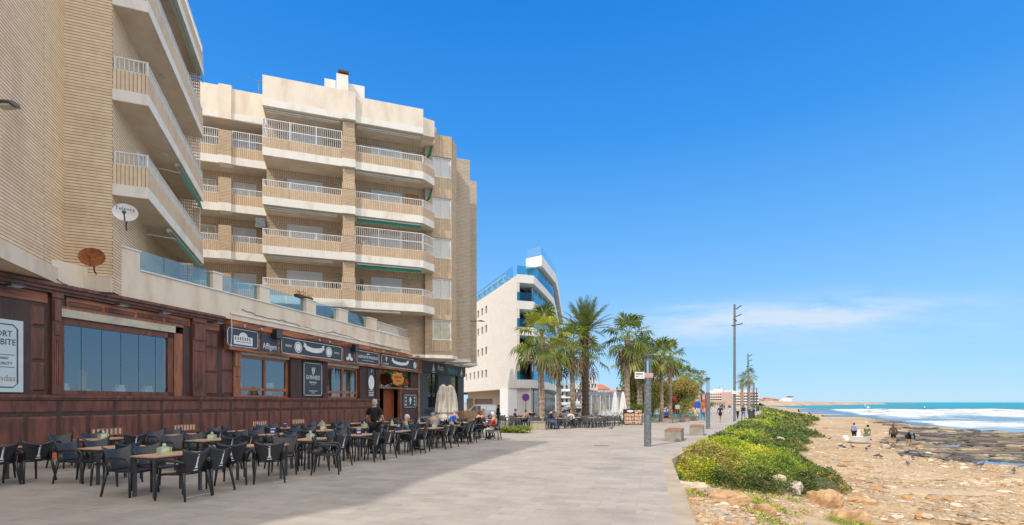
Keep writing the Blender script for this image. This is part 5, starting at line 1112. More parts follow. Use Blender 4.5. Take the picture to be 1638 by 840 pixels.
# penthouse and roof glass
MB().prism([loc3(p) for p in ptl(2.3,47,-.4)+[pt(0,47,4), pt(0,12,3.2), pt(0,3.2,1.7)]], 17.5, 18.7).build('roof_slab', M['wstone'], b3)
q = MB(); pts = [pt(0,3.6,1.6), pt(0,2.9,.15)]+[pt(0,2.9+i*3,.15) for i in range(1,14)]
for p0, p1 in zip(pts, pts[1:]): a_, b_ = loc3(p0), loc3(p1); q.add([(a_[0],a_[1],15.8),(b_[0],b_[1],15.8),(b_[0],b_[1],17.5),(a_[0],a_[1],17.5)], [(0,1,2,3)])
q.build('penthouse_glazing', M['bglass'], b3)
MB().prism([loc3(p) for p in ptl(5.2,45,1.6)+[pt(0,45,6), pt(0,12,5), pt(0,6,3)]], 15.7, 17.5).build('penthouse_core', M['wstone'], b3)
q = MB(); pts = [pt(0,3.3,1.6), pt(0,2.4,-.3)]+[pt(0,2.4+i*3,-.3) for i in range(1,15)]
for p0, p1 in zip(pts, pts[1:]): a_, b_ = loc3(p0), loc3(p1); q.add([(a_[0],a_[1],18.7),(b_[0],b_[1],18.7),(b_[0],b_[1],19.75),(a_[0],a_[1],19.75)], [(0,1,2,3)])
q.build('roof_glass', M['rglass'], b3)
q = MB(); q.M = None
for i in range(9): q.box(-2+i*2.6, -2+i*2.6+2.5, .10, .13, 15.72, 17.1)
q.build('glass_railing', M['rglass'], b3)
q = MB().box(-4,Lw-4,3.6,3.8,15.7,17.6).build('penthouse_wall', M['tglass'], b3)
q = MB()
for i in range(9): q.box(-2+i*2.3,-1.75+i*2.3,.6,.85,15.7,17.0).box(-2+i*2.3,-1.75+i*2.3,.85,3.6,16.8,17.0)
q.box(-4,Lw-6,.6,.85,17.001,17.2); q.build('pergola', M['wstone'], b3)
MB().box(-4,Lw-15,3.8,8,15.7,17.6).build('penthouse_core', M['wstone'], b3)
# ground floor, set back under the first slab
MB().wall(-4, Lw-3, -.5, 3.3, [(F3.X(744,1.6),F3.X(757,1.6),-.38,2.3),(F3.X(759,1.6),F3.X(788,1.6),-.38,2.2)], 1.6, 1.9).build('ground_floor_wall', M['btan'], b3)
MB().box(F3.X(744,1.6),F3.X(788,1.6),1.85,1.89,-.38,2.3).build('garage_door', mat('brown_garage', (.20,.13,.08)), b3)
MB().prism([loc3(p) for p in [(C0[0]+.0,C0[1]+.5), (C0[0]+1.6,C0[1]+1.0), pt(0,2.5,1.2), (C0[0]-2,C0[1]+5)]], -.5, 3.3).build('corner_pier', M['wstone'], b3)
g_ = MB(); q = MB()
for i in range(15):
    a = 2.5+i*3; p0, p1 = loc3(pt(0,a,1.3)), loc3(pt(0,a+2.9,1.3)); g_.add([(p0[0],p0[1],-.4),(p1[0],p1[1],-.4),(p1[0],p1[1],3.3),(p0[0],p0[1],3.3)], [(0,1,2,3)]); q.tube((p0[0],p0[1],-.4),(p0[0],p0[1],3.3),.06,None,4)
g_.build('shopfront', M['bglass'], b3); q.build('mullion', M['dmetal'], b3)
MB().prism([loc3(p) for p in ptl(4,47,2)+[pt(0,47,10), pt(0,14,4)]], -.4, 3.3).build('ground_floor_core', M['dark'], b3)
MB().box(-4,Lw,.0,1.6,3.2,3.299).build('overhang_soffit', M['btan'], b3)
# ------------------------------------------------------------------ chairs and tables
def make_chair(mt, logo=True):
    r = thing('armchair', 'x', 'chair', (0,0,0)); n = 9; q = MB(); vs = []; rows = 8
    for i in range(rows+1):                      # backrest: curved sheet flaring into two raised corners
        v = i/rows; hw = .205+.085*v**1.5; z = .42+.385*v; yb = -.20-.10*v
        for j in range(n+1):
            u = -1+2*j/n; zz = z+(.085*(abs(u)**2.0)-.02)*v**3; yy = yb+.045*u*u*(1-.2*v)
            vs.append((u*hw, yy, zz))
    m = len(vs); vs2 = [(a, b-.014, c) for a, b, c in vs]
    fs = [(i*(n+1)+j, i*(n+1)+j+1, (i+1)*(n+1)+j+1, (i+1)*(n+1)+j) for i in range(rows) for j in range(n)]
    fs2 = [tuple(m+k for k in f[::-1]) for f in fs]; edge = [j for j in range(n+1)]+[(i+1)*(n+1)+n for i in range(rows)]+[rows*(n+1)+n-1-j for j in range(n)]+[(rows-1-i)*(n+1) for i in range(rows-1)]
    fs3 = [(edge[k], m+edge[k], m+edge[(k+1)%len(edge)], edge[(k+1)%len(edge)]) for k in range(len(edge))]
    q.add(vs+vs2, fs+fs2+fs3); back = q.build('backrest', mt, r, True)
    if logo:
        l_ = MB(); yo = -.222
        def yb_(z): return -.20-.10*(z-.42)/.385-.0165
        l_.add([(-.017,yb_(.54),.54),(.017,yb_(.54),.54),(.013,yb_(.70),.70),(-.013,yb_(.70),.70)], [(0,1,2,3)]); l_.add([(-.03,yb_(.53)-.001,.515),(.03,yb_(.53)-.001,.515),(.03,yb_(.54)-.001,.54),(-.03,yb_(.54)-.001,.54)], [(0,1,2,3)])
        l_.add([(-.03,yb_(.70)-.001,.69),(.022,yb_(.70)-.001,.705),(.022,yb_(.72)-.001,.72),(-.02,yb_(.72)-.001,.705)], [(0,1,2,3)]); l_.add([(-.012,yb_(.74),.735),(.016,yb_(.74),.735),(.016,yb_(.757),.757),(-.012,yb_(.757),.757)], [(0,1,2,3)])
        l_.add([(-.045,yb_(.48),.475),(.045,yb_(.48),.475),(.045,yb_(.485),.49),(-.045,yb_(.485),.49)], [(0,1,2,3)])
        l_.build('logo', M['letter'], back)
    q = MB(); vs = []
    for i in range(7):
        v = i/6; y = -.21+.43*v; hw = .20+.03*v; z = .435+.01*math.cos(v*6)-.03*max(0,v-.85)*6
        for j in range(7): u = -1+2*j/6; vs.append((u*hw, y, z+.014*u*u))
    m = len(vs); fs = [(i*7+j, i*7+j+1, (i+1)*7+j+1, (i+1)*7+j) for i in range(6) for j in range(6)]; e_ = [j for j in range(7)]+[(i+1)*7+6 for i in range(6)]+[42+5-j for j in range(6)]+[(5-i)*7 for i in range(5)]
    q.add(vs+[(a,b,c-.03) for a,b,c in vs], fs+[tuple(m+k for k in f[::-1]) for f in fs]+[(e_[k],m+e_[k],m+e_[(k+1)%len(e_)],e_[(k+1)%len(e_)]) for k in range(len(e_))]); q.build('seat', mt, r, True)
    for s in (-1, 1):
        MB().path([(s*.275,-.30,0),(s*.25,-.25,.30),(s*.235,-.235,.46)], [.017,.024,.028], 7).build('leg', mt, r, True)
        MB().path([(s*.275,.27,0),(s*.262,.255,.3),(s*.255,.25,.44)], [.017,.022,.024], 7).build('leg', mt, r, True)
        a = MB().path([(s*.255,.25,.42),(s*.275,.265,.56),(s*.285,.22,.655),(s*.285,.08,.665),(s*.275,-.12,.655),(s*.24,-.25,.62)], [.022,.022,.024,.028,.026,.018], 8, .75)
        a.add([(s*.232,-.245,.40),(s*.25,-.10,.44),(s*.272,-.13,.60),(s*.235,-.26,.60),(s*.222,-.245,.40),(s*.24,-.10,.44),(s*.262,-.13,.60),(s*.225,-.26,.60)], [(0,1,2,3),(7,6,5,4),(0,4,5,1),(1,5,6,2),(2,6,7,3)]); a.build('armrest', mt, r, True)
    return r
CH = make_chair(M['chair']); CHG = make_chair(M['chairg'], False); usedc = {'b': False, 'g': False}
def chair(x, y, ang, label, kind='b', group='black armchairs of the pub terrace'):
    src = CH if kind == 'b' else CHG
    if not usedc[kind]: o = src; usedc[kind] = True; o['label'] = label; o['group'] = group
    else: o = copy_tree(src, label, group)
    o.location = (x, y, gz(y)); o.rotation_euler = (0,0,ang); o.scale = (1.07,1.07,1.05); return o
def make_table(L_=1.15, W_=.72):
    r = thing('cafe_table', 'x', 'table', (0,0,0)); q = MB()
    n = 6
    for i in range(n): q.box(-L_/2, L_/2, -W_/2+i*W_/n, -W_/2+(i+.96)*W_/n, .715, .74)
    q.build('tabletop', M['ttop'], r); MB().box(-L_/2+.03,L_/2-.03,-W_/2+.03,W_/2-.03,.675,.7145).build('apron', M['dmetal'], r)
    for a in (-1, 1):
        for b in (-1, 1): MB().box(a*(L_/2-.05)-.024, a*(L_/2-.05)+.024, b*(W_/2-.05)-.024, b*(W_/2-.05)+.024, 0, .675).build('leg', M['dmetal'], r)
    return r
TB = make_table(.75,.72); TBL = make_table(.98,.60); usedt = [False, False]
def table(x, y, ang, label, group, long=True):
    i = 1 if long else 0; src = TBL if long else TB
    if not usedt[i]: o = src; usedt[i] = True; o['label'] = label; o['group'] = group
    else: o = copy_tree(src, label, group)
    o.location = (x, y, gz(y)); o.rotation_euler = (0,0,ang); return o
M['lime'] = mat('lime_menu_card', (.42,.60,.10), (.66,.68,.60), .5, 9, lo=.45, hi=.5); M['bluebox'] = mat('blue_napkin_box', (.02,.07,.24), (.02,.05,.17), .4)
M['clearp'] = mat('pale_plastic', (.55,.57,.52), (.45,.47,.42), .3)
def napkin(x, y, z, ang, label, kind):
    r = thing('napkin_holder', label, 'napkin holder', (x,y,z), ang, 'napkin holders on the terrace tables')
    if kind == 0:
        MB().box(-.10,.10,-.06,.06,0,.02).box(-.10,-.085,-.06,.06,.02,.12).box(.085,.10,-.06,.06,.02,.12).box(-.04,.04,-.05,.05,.12,.135).build('tray', M['clearp'], r); MB().box(-.08,.07,-.045,.045,.021,.13).build('card', M['lime'], r); MB().lathe([(.03,.136),(.035,.17),(.015,.20)],8).build('lid_knob', M['clearp'], r)
    else:
        MB().box(-.085,.085,-.065,.065,0,.14).build('box', M['bluebox'], r); MB().box(-.06,.06,-.04,.04,.1405,.165).build('napkins', M['letter'], r); MB().box(-.05,.05,-.0665,-.0655,.04,.09).build('printed_label', M['letter'], r)
ORD = ['first','second','third','fourth','fifth','sixth','seventh','eighth','ninth','tenth','eleventh','twelfth','thirteenth']
A_ = (.277,.961); V_ = (.961,-.277)
def PW_(u, v): return (u*A_[0]+v*V_[0], u*A_[1]+v*V_[1])
rows = [('front row', [(7.2,-8.75),(9.25,-8.5),(11.2,-8.75),(13.1,-8.5),(15.1,-8.35),(17.2,-8.1),(19.5,-8.2),(22.3,-8.4)]),
        ('middle row', [(8.0,-11.3),(10.3,-11.1),(12.6,-11.1),(14.8,-11.0),(17.0,-10.9),(19.2,-10.9),(21.6,-10.8),(24.2,-10.9)]),
        ('back row', [(7.1,-13.6),(9.7,-14.1),(11.7,-13.6),(13.8,-13.5),(15.9,-13.5),(18.2,-13.6),(20.4,-13.6),(22.8,-13.5),(25.4,-13.5)])]
rr = random.Random(4); AT = R(73.9)
ppl = [PW_(14.2,-8.7)]
skip = {('front row',4,'p',1), ('front row',5,'p',0), ('front row',6,'p',1)}
for rn, lst in rows:
    for ti, (u, v) in enumerate(lst):
        jt = rr.uniform(-.08,.08); c = PW_(u, v); tn = '%s table of the %s' % (ORD[ti], rn)
        turned = (rn == 'front row' and ti == 1)
        ang = (R(12) if turned else AT+jt)
        table(c[0], c[1], ang, 'wood topped table, the %s counted from the left' % tn, 'tables of the pub terrace')
        if rr.random() < .85:
            p = (c[0]+rr.uniform(-.12,.12), c[1]+rr.uniform(-.12,.12)); kd = 0 if (rr.random() < .62 or ti < 2) else 1
            napkin(p[0], p[1], gz(c[1])+.742, rr.uniform(0,3), ('green and white menu and napkin holder' if kd == 0 else 'dark blue napkin box')+' on the '+tn, kd)
        for side, sv in (('s', 1), ('p', -1)):
            for w_ in (0, 1):
                if rn != 'front row' and rr.random() < .06: continue
                if (rn, ti, side, w_) in skip: continue
                off = .56+rr.uniform(-.06,.16); al = (-.32 if w_ == 0 else .32)+rr.uniform(-.04,.04)
                if turned:
                    if side == 'p' and w_ == 0: continue
                    ca, sa = math.cos(ang), math.sin(ang); lx, ly = (al, -off*sv); p = (c[0]+lx*ca-ly*sa, c[1]+lx*sa+ly*ca); an = ang if sv == 1 else ang+math.pi
                    if side == 's' and w_ == 0: al = 0
                else:
                    p = PW_(u+al, v+sv*off); an = (R(73.9) if sv == 1 else R(-106.1))
                an += rr.uniform(-.16,.16)+(.25 if rr.random() < .12 else 0)
                chair(p[0], p[1], an, 'black armchair, %s one on the %s side of the %s' % ('nearer' if w_ == 0 else 'farther', 'sea' if side == 's' else 'pub', tn))
chair(*PW_(10.25,-7.55), R(-75), 'black armchair standing alone at the terrace edge, turned sideways to the tables')
# seats under the seated guests
for px_, d_, an, wh in ((650,17.6,-75,'white-haired woman in teal'),(694,19.7,25,'man in the dark cap'),(722,24.6,-70,'man in the bright blue shirt'),(763,23.4,-60,'person in the black jacket'),(772,25.3,-110,'woman with the glass'),(789,22.8,80,'lady in red')):
    x, y, _ = D(px_, d_); chair(x, y, R(an), 'black armchair under the '+wh)
x, y, _ = D(779, 24.2); table(x, y, R(10), 'table between the lady in red and the person in the black jacket', 'tables of the pub terrace', False); napkin(x, y, .74+gz(y), 0, 'dark blue napkin box in front of the lady in red', 1)
x, y, _ = D(741, 24.8); table(x, y, R(10), 'table in front of the man in the bright blue shirt', 'tables of the pub terrace', False)
for i, (px_, d_, an) in enumerate(((733,21.3,70),(744,21.8,75),(750,27,-60),(738,28,-100),(712,21.5,74),(722,21.9,70),(668,24.5,-100),(690,25.5,-100),(706,27,80))):
    x, y, _ = D(px_, d_); chair(x, y, R(an), 'black armchair at the terrace end, %s' % ['left of the pair behind the capped man','right of the pair behind the capped man','behind the person in the black jacket','beside the wicker screen','close behind the man in the cap','between the men in cap and blue','below the dark shop window','left of the folded parasol','right of the folded parasol'][i])
# grey cafe chairs under the palms
rr = random.Random(9); cnt = 0
tabs = [(817,40,'left end'),(834,37.5,'before the dark car'),(856,40,'behind the first palm'),(868,35,'beside the stone block'),(893,34.5,'before the man in jeans'),(928,37,'right of the woman in white'),(944,36.5,'before the date palm'),(958,38.5,'before the folded grey parasols'),(903,41,'behind the woman in white'),(935,43,'behind the date palm'),(974,40.5,'at the right end'),(884,43,'behind the second palm')]
for i, (px_, d_, wh) in enumerate(tabs):
    x, y, _ = D(px_, d_); a0 = rr.uniform(0,1.5); table(x, y, a0, 'small cafe table under the palms, %s' % wh, 'tables under the palms', False)
    for k in range(4):
        a = a0+k*math.pi/2; 
        if (i in (1,3,4,5) and k == 0): continue
        p = (x+.72*math.sin(a), y-.72*math.cos(a)); chair(p[0], p[1], a+rr.uniform(-.15,.15), 'grey armchair on the %s side of the table %s' % (['near','right','far','left'][k] if a0 < .8 else ['near right','far right','far left','near left'][k], wh), 'g', 'grey armchairs under the palms')
for px_, d_, hd, wh in ((824,38.5,100,'man in navy'),(841,38,-60,'woman in pink'),(851,37,170,'man in black'),(879,33.5,70,'man in jeans'),(913,35.5,170,'woman in white'),(920,38.5,190,'person in dark green')):
    x, y, _ = D(px_, d_); chair(x, y, -R(hd), 'grey armchair under the seated '+wh, 'g', 'grey armchairs under the palms')
# white floor marks of the terrace limit
for i, (a, b) in enumerate((((297,797),(337,789)),((438,772.5),(462,768.5)),((545,750.5),(562,747.5)),((620,737),(634,734.5)))):
    p, q_ = G(*a), G(*b); n_ = Vector((-(q_[1]-p[1]), q_[0]-p[0], 0)).normalized()*.03
    m_ = MB().add([(p[0]-n_.x,p[1]-n_.y,.005),(q_[0]-n_.x,q_[1]-n_.y,.005),(q_[0]+n_.x,q_[1]+n_.y,.005),(p[0]+n_.x,p[1]+n_.y,.005)], [(0,1,2,3)]); tag(m_.build('paint_mark', M['letter']), kind='structure')
p = G(962,713.5); MB().box(-.28,.28,-.07,.07,.004,.012).build('drain_cover', M['rust'], None, loc=p); tag(bpy.data.objects['drain_cover'], 'small rusty drain cover set in the open paving', 'drain cover')

# ------------------------------------------------------------------ palms
def fan_leaf(mb, mdead, base, az, el, L_, fanr, rs_, droop=.3, nb=22, mi=0):
    t = MB(); d_ = Vector((math.cos(az)*math.cos(el), math.sin(az)*math.cos(el), math.sin(el)))
    tip = base+d_*L_-Vector((0,0,droop*L_*.35)); mb.mi = 2; mb.path([base, (base+tip)/2+Vector((0,0,droop*.12*L_)), tip], [.03,.02,.014], 4, 1, False); mb.mi = mi
    fd = (tip-base).normalized(); fd = (fd-Vector((0,0,droop*.5))).normalized(); sd = fd.cross(Vector((0,0,1))); 
    if sd.length < .1: sd = Vector((1,0,0))
    sd.normalize(); up = sd.cross(fd)
    for i in range(nb):
        a = -2.1+4.2*i/(nb-1)+rs_.uniform(-.05,.05); l = fanr*(1-.22*abs(a)/2.1)*rs_.uniform(.85,1.1); v = fd*math.cos(a)+sd*math.sin(a)
        w_ = v.cross(up).normalized()*l*.066; m_ = tip+v*l*.6+up*rs_.uniform(-.04,.06); e = tip+v*l+Vector((0,0,-(.12+droop*.5)*l*rs_.uniform(.5,1.5)))
        k_ = tip+v*.05; mb.add([k_, m_-w_, e, m_+w_], [(0,1,2,3)])
def pinnate(mb, base, az, el, L_, rs_, mi=0, droop=1.0):
    pts = []; n = 10
    for i in range(n+1):
        s_ = i/n; r_ = L_*s_; pts.append(base+Vector((math.cos(az)*math.cos(el)*r_, math.sin(az)*math.cos(el)*r_, math.sin(el)*r_-droop*.30*L_*s_**2.3)))
    mb.mi = 2; mb.path(pts, [.035-.028*i/n for i in range(n+1)], 4, 1, False); mb.mi = mi
    sd = Vector((-math.sin(az), math.cos(az), 0))
    for i in range(2, n*4):
        s_ = i/(n*4); k = int(s_*n); f = s_*n-k; p = pts[k].lerp(pts[min(k+1,n)], f); t = (pts[min(k+1,n)]-pts[k]).normalized() if k < n else t
        l = L_*.17*math.sin(math.pi*min(1, .15+s_*.85))**.6*rs_.uniform(.8,1.1)
        for sg in (-1, 1):
            v = (sd*sg*.8+t*.75+Vector((0,0,.35-.5*rs_.random()))).normalized(); w_ = t*l*.055; mb.add([p-w_, p+v*l*.55-w_, p+v*l, p+v*l*.55+w_, p+w_], [(0,1,2,3,4)])
def palm(name, label, px_, d_, ztop, cr, tr, kind='fan', seed=1, lean=0, dead=10, nl=30, group='palms along the promenade', yl=.25, det=22):
    rs_ = random.Random(seed); x, y, g = D(px_, d_); r = thing(name, label, 'palm tree', (x,y,g), 0, group); H = ztop-g
    q = MB(); n = max(16, int(H*5)); pts = []; rad = []
    for i in range(n+1):
        s_ = i/n; pts.append((lean*s_**1.5*H*.1+.03*math.sin(s_*7), .02*math.sin(s_*5), H*s_)); rad.append(tr*(1.45-.45*min(1, s_*7) if s_ < .15 else (1-.22*s_))*(1+(.09 if i % 2 else -.05))+(.10*tr if s_ > .9 else 0))
    q.path(pts, rad, 12); top = Vector(pts[-1])
    for i in range(int(n*2.2)):                                  # old leaf bases
        s_ = rs_.random()**.5; a = rs_.uniform(0,6.28); k = min(n-1, int(s_*n)); c_ = Vector(pts[k]); rr_ = rad[k]; o = Vector((math.cos(a), math.sin(a), 0)); q.add([c_+o*rr_*.9+Vector((-o.y,o.x,0))*rr_*.3, c_+o*rr_*.9-Vector((-o.y,o.x,0))*rr_*.3, c_+o*rr_*1.35+Vector((0,0,.10))], [(0,1,2)])
    q.build('trunk', M['trunkd'] if kind == 'date' else M['trunk'], r)
    q = MB(); G_ = 2.39996
    if kind == 'fan':
        nl = int(nl*.72); det = int(det*.8)
        for i in range(nl):
            s_ = i/nl; el = 1.4-1.9*s_+rs_.uniform(-.15,.15); az = i*G_+rs_.uniform(-.3,.3); l = cr*(.50+.20*rs_.random())*(1-.15*abs(.4-s_))
            fan_leaf(q, None, top+Vector((0,0,.1-.25*s_)), az, el, l, cr*.50*rs_.uniform(.8,1.1), rs_, .15+.7*s_, det, 1 if rs_.random() < yl else 0)
        q.build('crown', [M['frond'], M['frondy'], M['frondy']], r)
        q = MB()
        for i in range(dead):
            el = -.35-.9*rs_.random(); fan_leaf(q, None, top-Vector((0,0,.25+.3*rs_.random())), rs_.uniform(0,6.28), el, cr*.4, cr*.42, rs_, .9, det//2, 0)
        q.build('dead_fronds', [M['dead']]*3, r)
    else:
        for i in range(nl):
            s_ = i/nl; pinnate(q, top, i*G_, 1.42-1.25*s_, cr*rs_.uniform(.85,1.08), rs_, 0, .25+.75*s_)
        q.build('crown', [M['frondb'], M['frond'], M['frondy']], r)
        q = MB()
        for i in range(dead): pinnate(q, top-Vector((0,0,.3)), rs_.uniform(0,6.28), -.5-.6*rs_.random(), cr*.55, rs_, 0, .6)
        q.build('dead_fronds', [M['dead']]*3, r)
    return r
def zat(py, d): return EYE+(HY-py)/F*d
palm('palm_tree', 'fan palm with a broad bright green crown and shaggy trunk nearest the white building', 866, 37, zat(540,37), 2.6, .24, 'fan', 3, .02, 8, 34, yl=.4, det=26)
palm('palm_tree', 'fan palm with a pale trunk, second from the left behind the cafe chairs', 894, 44, zat(568,44), 2.2, .22, 'fan', 5, -.03, 14, 28)
palm('palm_tree', 'fan palm with yellowing crown, third from the left', 916, 43, zat(552,43), 2.3, .23, 'fan', 8, .0, 12, 30, yl=.35)
palm('date_palm', 'tall date palm with upright feathery grey-green fronds and a dark smooth trunk', 936, 46, zat(530,46), 3.7, .34, 'date', 4, 0, 10, 38)
palm('palm_tree', 'small fan palm crown hanging behind the date palm trunk', 940, 55, zat(572,55), 2.6, .18, 'fan', 12, .05, 8, 22)
palm('palm_tree', 'tall fan palm with a wind-blown crown right of the folded white parasols', 1003, 46, zat(540,46), 2.7, .27, 'fan', 14, .03, 14, 34)
palm('palm_tree', 'fan palm with thick brown trunk behind the first lamp column', 1023, 53, zat(570,53), 2.7, .33, 'fan', 17, .0, 22, 34, yl=.3)
palm('palm_tree', 'thin pale trunked palm half hidden behind the tall windblown one', 1009, 62, zat(585,62), 2.6, .22, 'fan', 19, .0, 18, 24, yl=.3)
palm('palm_tree', 'fan palm leaning over the seated person in blue', 1058, 53, zat(570,53), 2.2, .22, 'fan', 23, .06, 14, 30)
palm('palm_tree', 'fan palm between the thick brown trunk and the leaning palm', 1038, 60, zat(575,60), 2.4, .24, 'fan', 61, .0, 14, 28, yl=.3)
palm('palm_tree', 'fan palm right behind the leaning palm by the bench', 1072, 64, zat(572,64), 2.5, .24, 'fan', 67, .03, 14, 28, yl=.3)
palm('palm_tree', 'shorter fan palm left of the drooping playground palm', 1084, 76, zat(598,76), 2.3, .24, 'fan', 71, .0, 14, 26, yl=.4)
palm('palm_tree', 'fan palm between the drooping palm and the slender one', 1110, 92, zat(606,92), 2.1, .22, 'fan', 73, .0, 10, 24)
palm('palm_tree', 'fan palm with drooping crown behind the playground', 1097, 84, zat(602,84), 2.4, .36, 'fan', 29, 0, 12, 28, det=20)
palm('palm_tree', 'slender fan palm just left of the second lamp column', 1122, 96, zat(602,96), 1.5, .2, 'fan', 31, 0, 8, 24, det=18)
palm('palm_tree', 'distant palm with brownish crown left of the tall thin lamp post', 1187, 120, zat(607,120), 2.1, .36, 'fan', 37, 0, 16, 24, det=12, yl=.5)
palm('palm_tree', 'distant palm with greener crown behind the thin lamp post', 1198, 115, zat(602,115), 2.3, .36, 'fan', 41, 0, 10, 26, det=18)
palm('palm_tree', 'small palm seen between the trunks in front of the white houses', 929, 110, zat(612,110), 3.0, .2, 'fan', 43, 0, 6, 20, det=10)
palm('palm_tree', 'low young palm in the playground bed behind the bench', 1099, 60, zat(652,60), 1.6, .28, 'fan', 47, 0, 4, 26, det=16, group='low plants of the playground')
palm('palm_tree', 'small green palm beyond the playground, left of the slender one', 1104, 120, zat(630,120), 3.0, .25, 'fan', 53, 0, 4, 22, det=10)

def tree(label, px_, d_, py0, py1, wpx, seed, mats_, cat='tree', n=9000, leaf=.26, name='broadleaf_tree', group='bushes and trees by the playground', trunk=True):
    rs_ = np.random.RandomState(seed); x, y, g = D(px_, d_); zt_ = zat(py0,d_)-g; zb = max(0, zat(py1,d_)-g); w_ = wpx/F*d_/2
    r = thing(name, label, cat, (x,y,g), 0, group)
    if trunk:
        q = MB(); q.path([(0,0,0),(.05,0,zb*.6),(-.03,0,zb+.25*(zt_-zb))], [.18,.14,.08], 8)
        for k in range(7): a = k*.9; q.path([(0,0,zb*.7),(w_*.35*math.cos(a),w_*.35*math.sin(a),zb+.3*(zt_-zb)),(w_*.75*math.cos(a),w_*.7*math.sin(a),zb+.62*(zt_-zb))], [.09,.05,.02], 6)
        q.build('trunk', M['trunk'], r)
    nc = 26; C = rs_.randn(nc,3); C /= np.linalg.norm(C,axis=1)[:,None]; C *= (.35+.55*rs_.rand(nc,1)); C = C*np.array([w_,w_,(zt_-zb)/2])+np.array([0,0,(zt_+zb)/2]); k = rs_.randint(0,nc,n)
    P = C[k]+rs_.randn(n,3)*np.array([w_,w_,(zt_-zb)/2])*.20; a = rs_.rand(n)*6.28; b = (rs_.rand(n)-.3)*2; ux = np.stack([np.cos(a)*np.cos(b),np.sin(a)*np.cos(b),np.sin(b)],1); vx = np.cross(ux, rs_.randn(n,3)); vx /= np.linalg.norm(vx,axis=1)[:,None]+1e-6
    s_ = (leaf*(.6+.8*rs_.rand(n)))[:,None]; q4 = np.stack([P,P+ux*s_*.5+vx*s_*.3,P+ux*s_,P+ux*s_*.5-vx*s_*.3],1).reshape(-1,3)
    link('crown' if trunk else 'foliage', arrmesh('crown', q4, np.arange(4*n).reshape(-1,4), mats_, False, rs_.randint(0,len(mats_),n)), r); return r
OLV = leafmat('olive_leaves', (.27,.23,.08), (.17,.15,.05)); OLY = leafmat('yellowish_leaves', (.42,.33,.13), (.30,.24,.08)); GRN = leafmat('green_leaves', (.20,.29,.05), (.11,.19,.035))
tree('brownish feathery tree behind the seated person in blue', 1044, 70, 596, 658, 64, 3, [OLV,OLY,GRN], n=12000)
tree('wide olive-brown tree behind the drooping playground palm', 1078, 74, 606, 655, 70, 4, [OLV,OLY], n=14000)
tree('yellow-green shrub mass right of the tall windblown palm', 1012, 56, 600, 665, 44, 5, [GRN,OLY,OLV], n=9000)
tree('bright green rounded bush behind the photo stand', 1012, 52, 645, 672, 44, 6, [GRN,M['frondy']], 'bush', 6000, .15, 'bush', trunk=False)
tree('olive bush behind the first lamp column', 1034, 55, 630, 672, 40, 8, [OLV,GRN], 'bush', 3800, .14, 'bush', trunk=False)
tree('low brown bush right of the playground', 1128, 90, 640, 656, 26, 9, [OLV,OLY], 'bush', 1800, .2, 'bush', trunk=False)
for i, (px_, d_, w_, wh) in enumerate(((812,29,24,'left half of the low green plant bed before the stone block'),(834,28.6,34,'right half of the low green plant bed before the stone block'))):
    tree(wh, px_, d_, zat(0,1) and HY+(EYE-gz(d_)-.35)*F/d_, HY+(EYE-gz(d_))*F/d_, w_, 20+i, [GRN,M['frondy']], 'plant bed', 2600, .10, 'low_plants', 'low plants of the promenade', False)
tree('green planting at the foot of the white parasols', 983, 45, 676, 686, 26, 26, [GRN,M['frondy']], 'plant bed', 1500, .1, 'low_plants', 'low plants of the promenade', False)
p = D(860,33); r = thing('stone_block', 'cube of pale stone beside the plant bed in front of the palms', 'stone block', p, R(12)); MB().box(-.42,.42,-.35,.35,0,.50).build('block', M['curb'], r); MB().box(-.45,.45,-.38,.38,.50,.56).build('cap', M['concrete'], r)

# ------------------------------------------------------------------ street furniture
def column(label, px_, pyb, group='short lamp columns'):
    x, d, g = G(px_, pyb); r = thing('lamp_column', label, 'lamp', (x,d,g), 0, group)
    MB().lathe([(.135,0),(.135,2.45),(.14,2.45),(.14,2.5)],20).build('column', M['metal'], r, False); MB().lathe([(.122,2.5),(.122,3.4)],20).build('diffuser', mat_lens, r, False)
    MB().lathe([(.04,2.5),(.04,3.4)],8).build('lamp_tube', M['letter'], r); MB().lathe([(.14,3.4),(.14,3.5),(.12,3.53)],20).build('cap', M['dmetal'], r); MB().box(.02,.10,-.145,-.13,.35,.7).build('access_door', M['dmetal'], r) if 0 else None; return r
mat_lens = glass('lamp_lens', (.75,.82,.88), .15, rough=.1)
c1_ = column('short galvanised lamp column with a clear top, nearest one beside the benches', 1036, 714)
column('short lamp column with clear top, second one behind the benches', 1132.5, 686)
r = thing('street_sign', 'small white street sign bracketed to the nearest lamp column', 'sign', (c1_.location.x, c1_.location.y, 2.2)); MB().box(-.54,-.17,-.18,-.165,.40,.66).build('plate', M['letter'], r); MB().box(-.17,.155,-.175,-.14,.44,.62).build('strap', mat('pale_red_strap', (.62,.40,.38)), r)
q = MB().box(-.50,-.24,-.184,-.181,.56,.60).box(-.50,-.40,-.184,-.181,.48,.505).box(-.28,-.24,-.184,-.181,.48,.505); q.build('lettering', M['dmetal'], r)
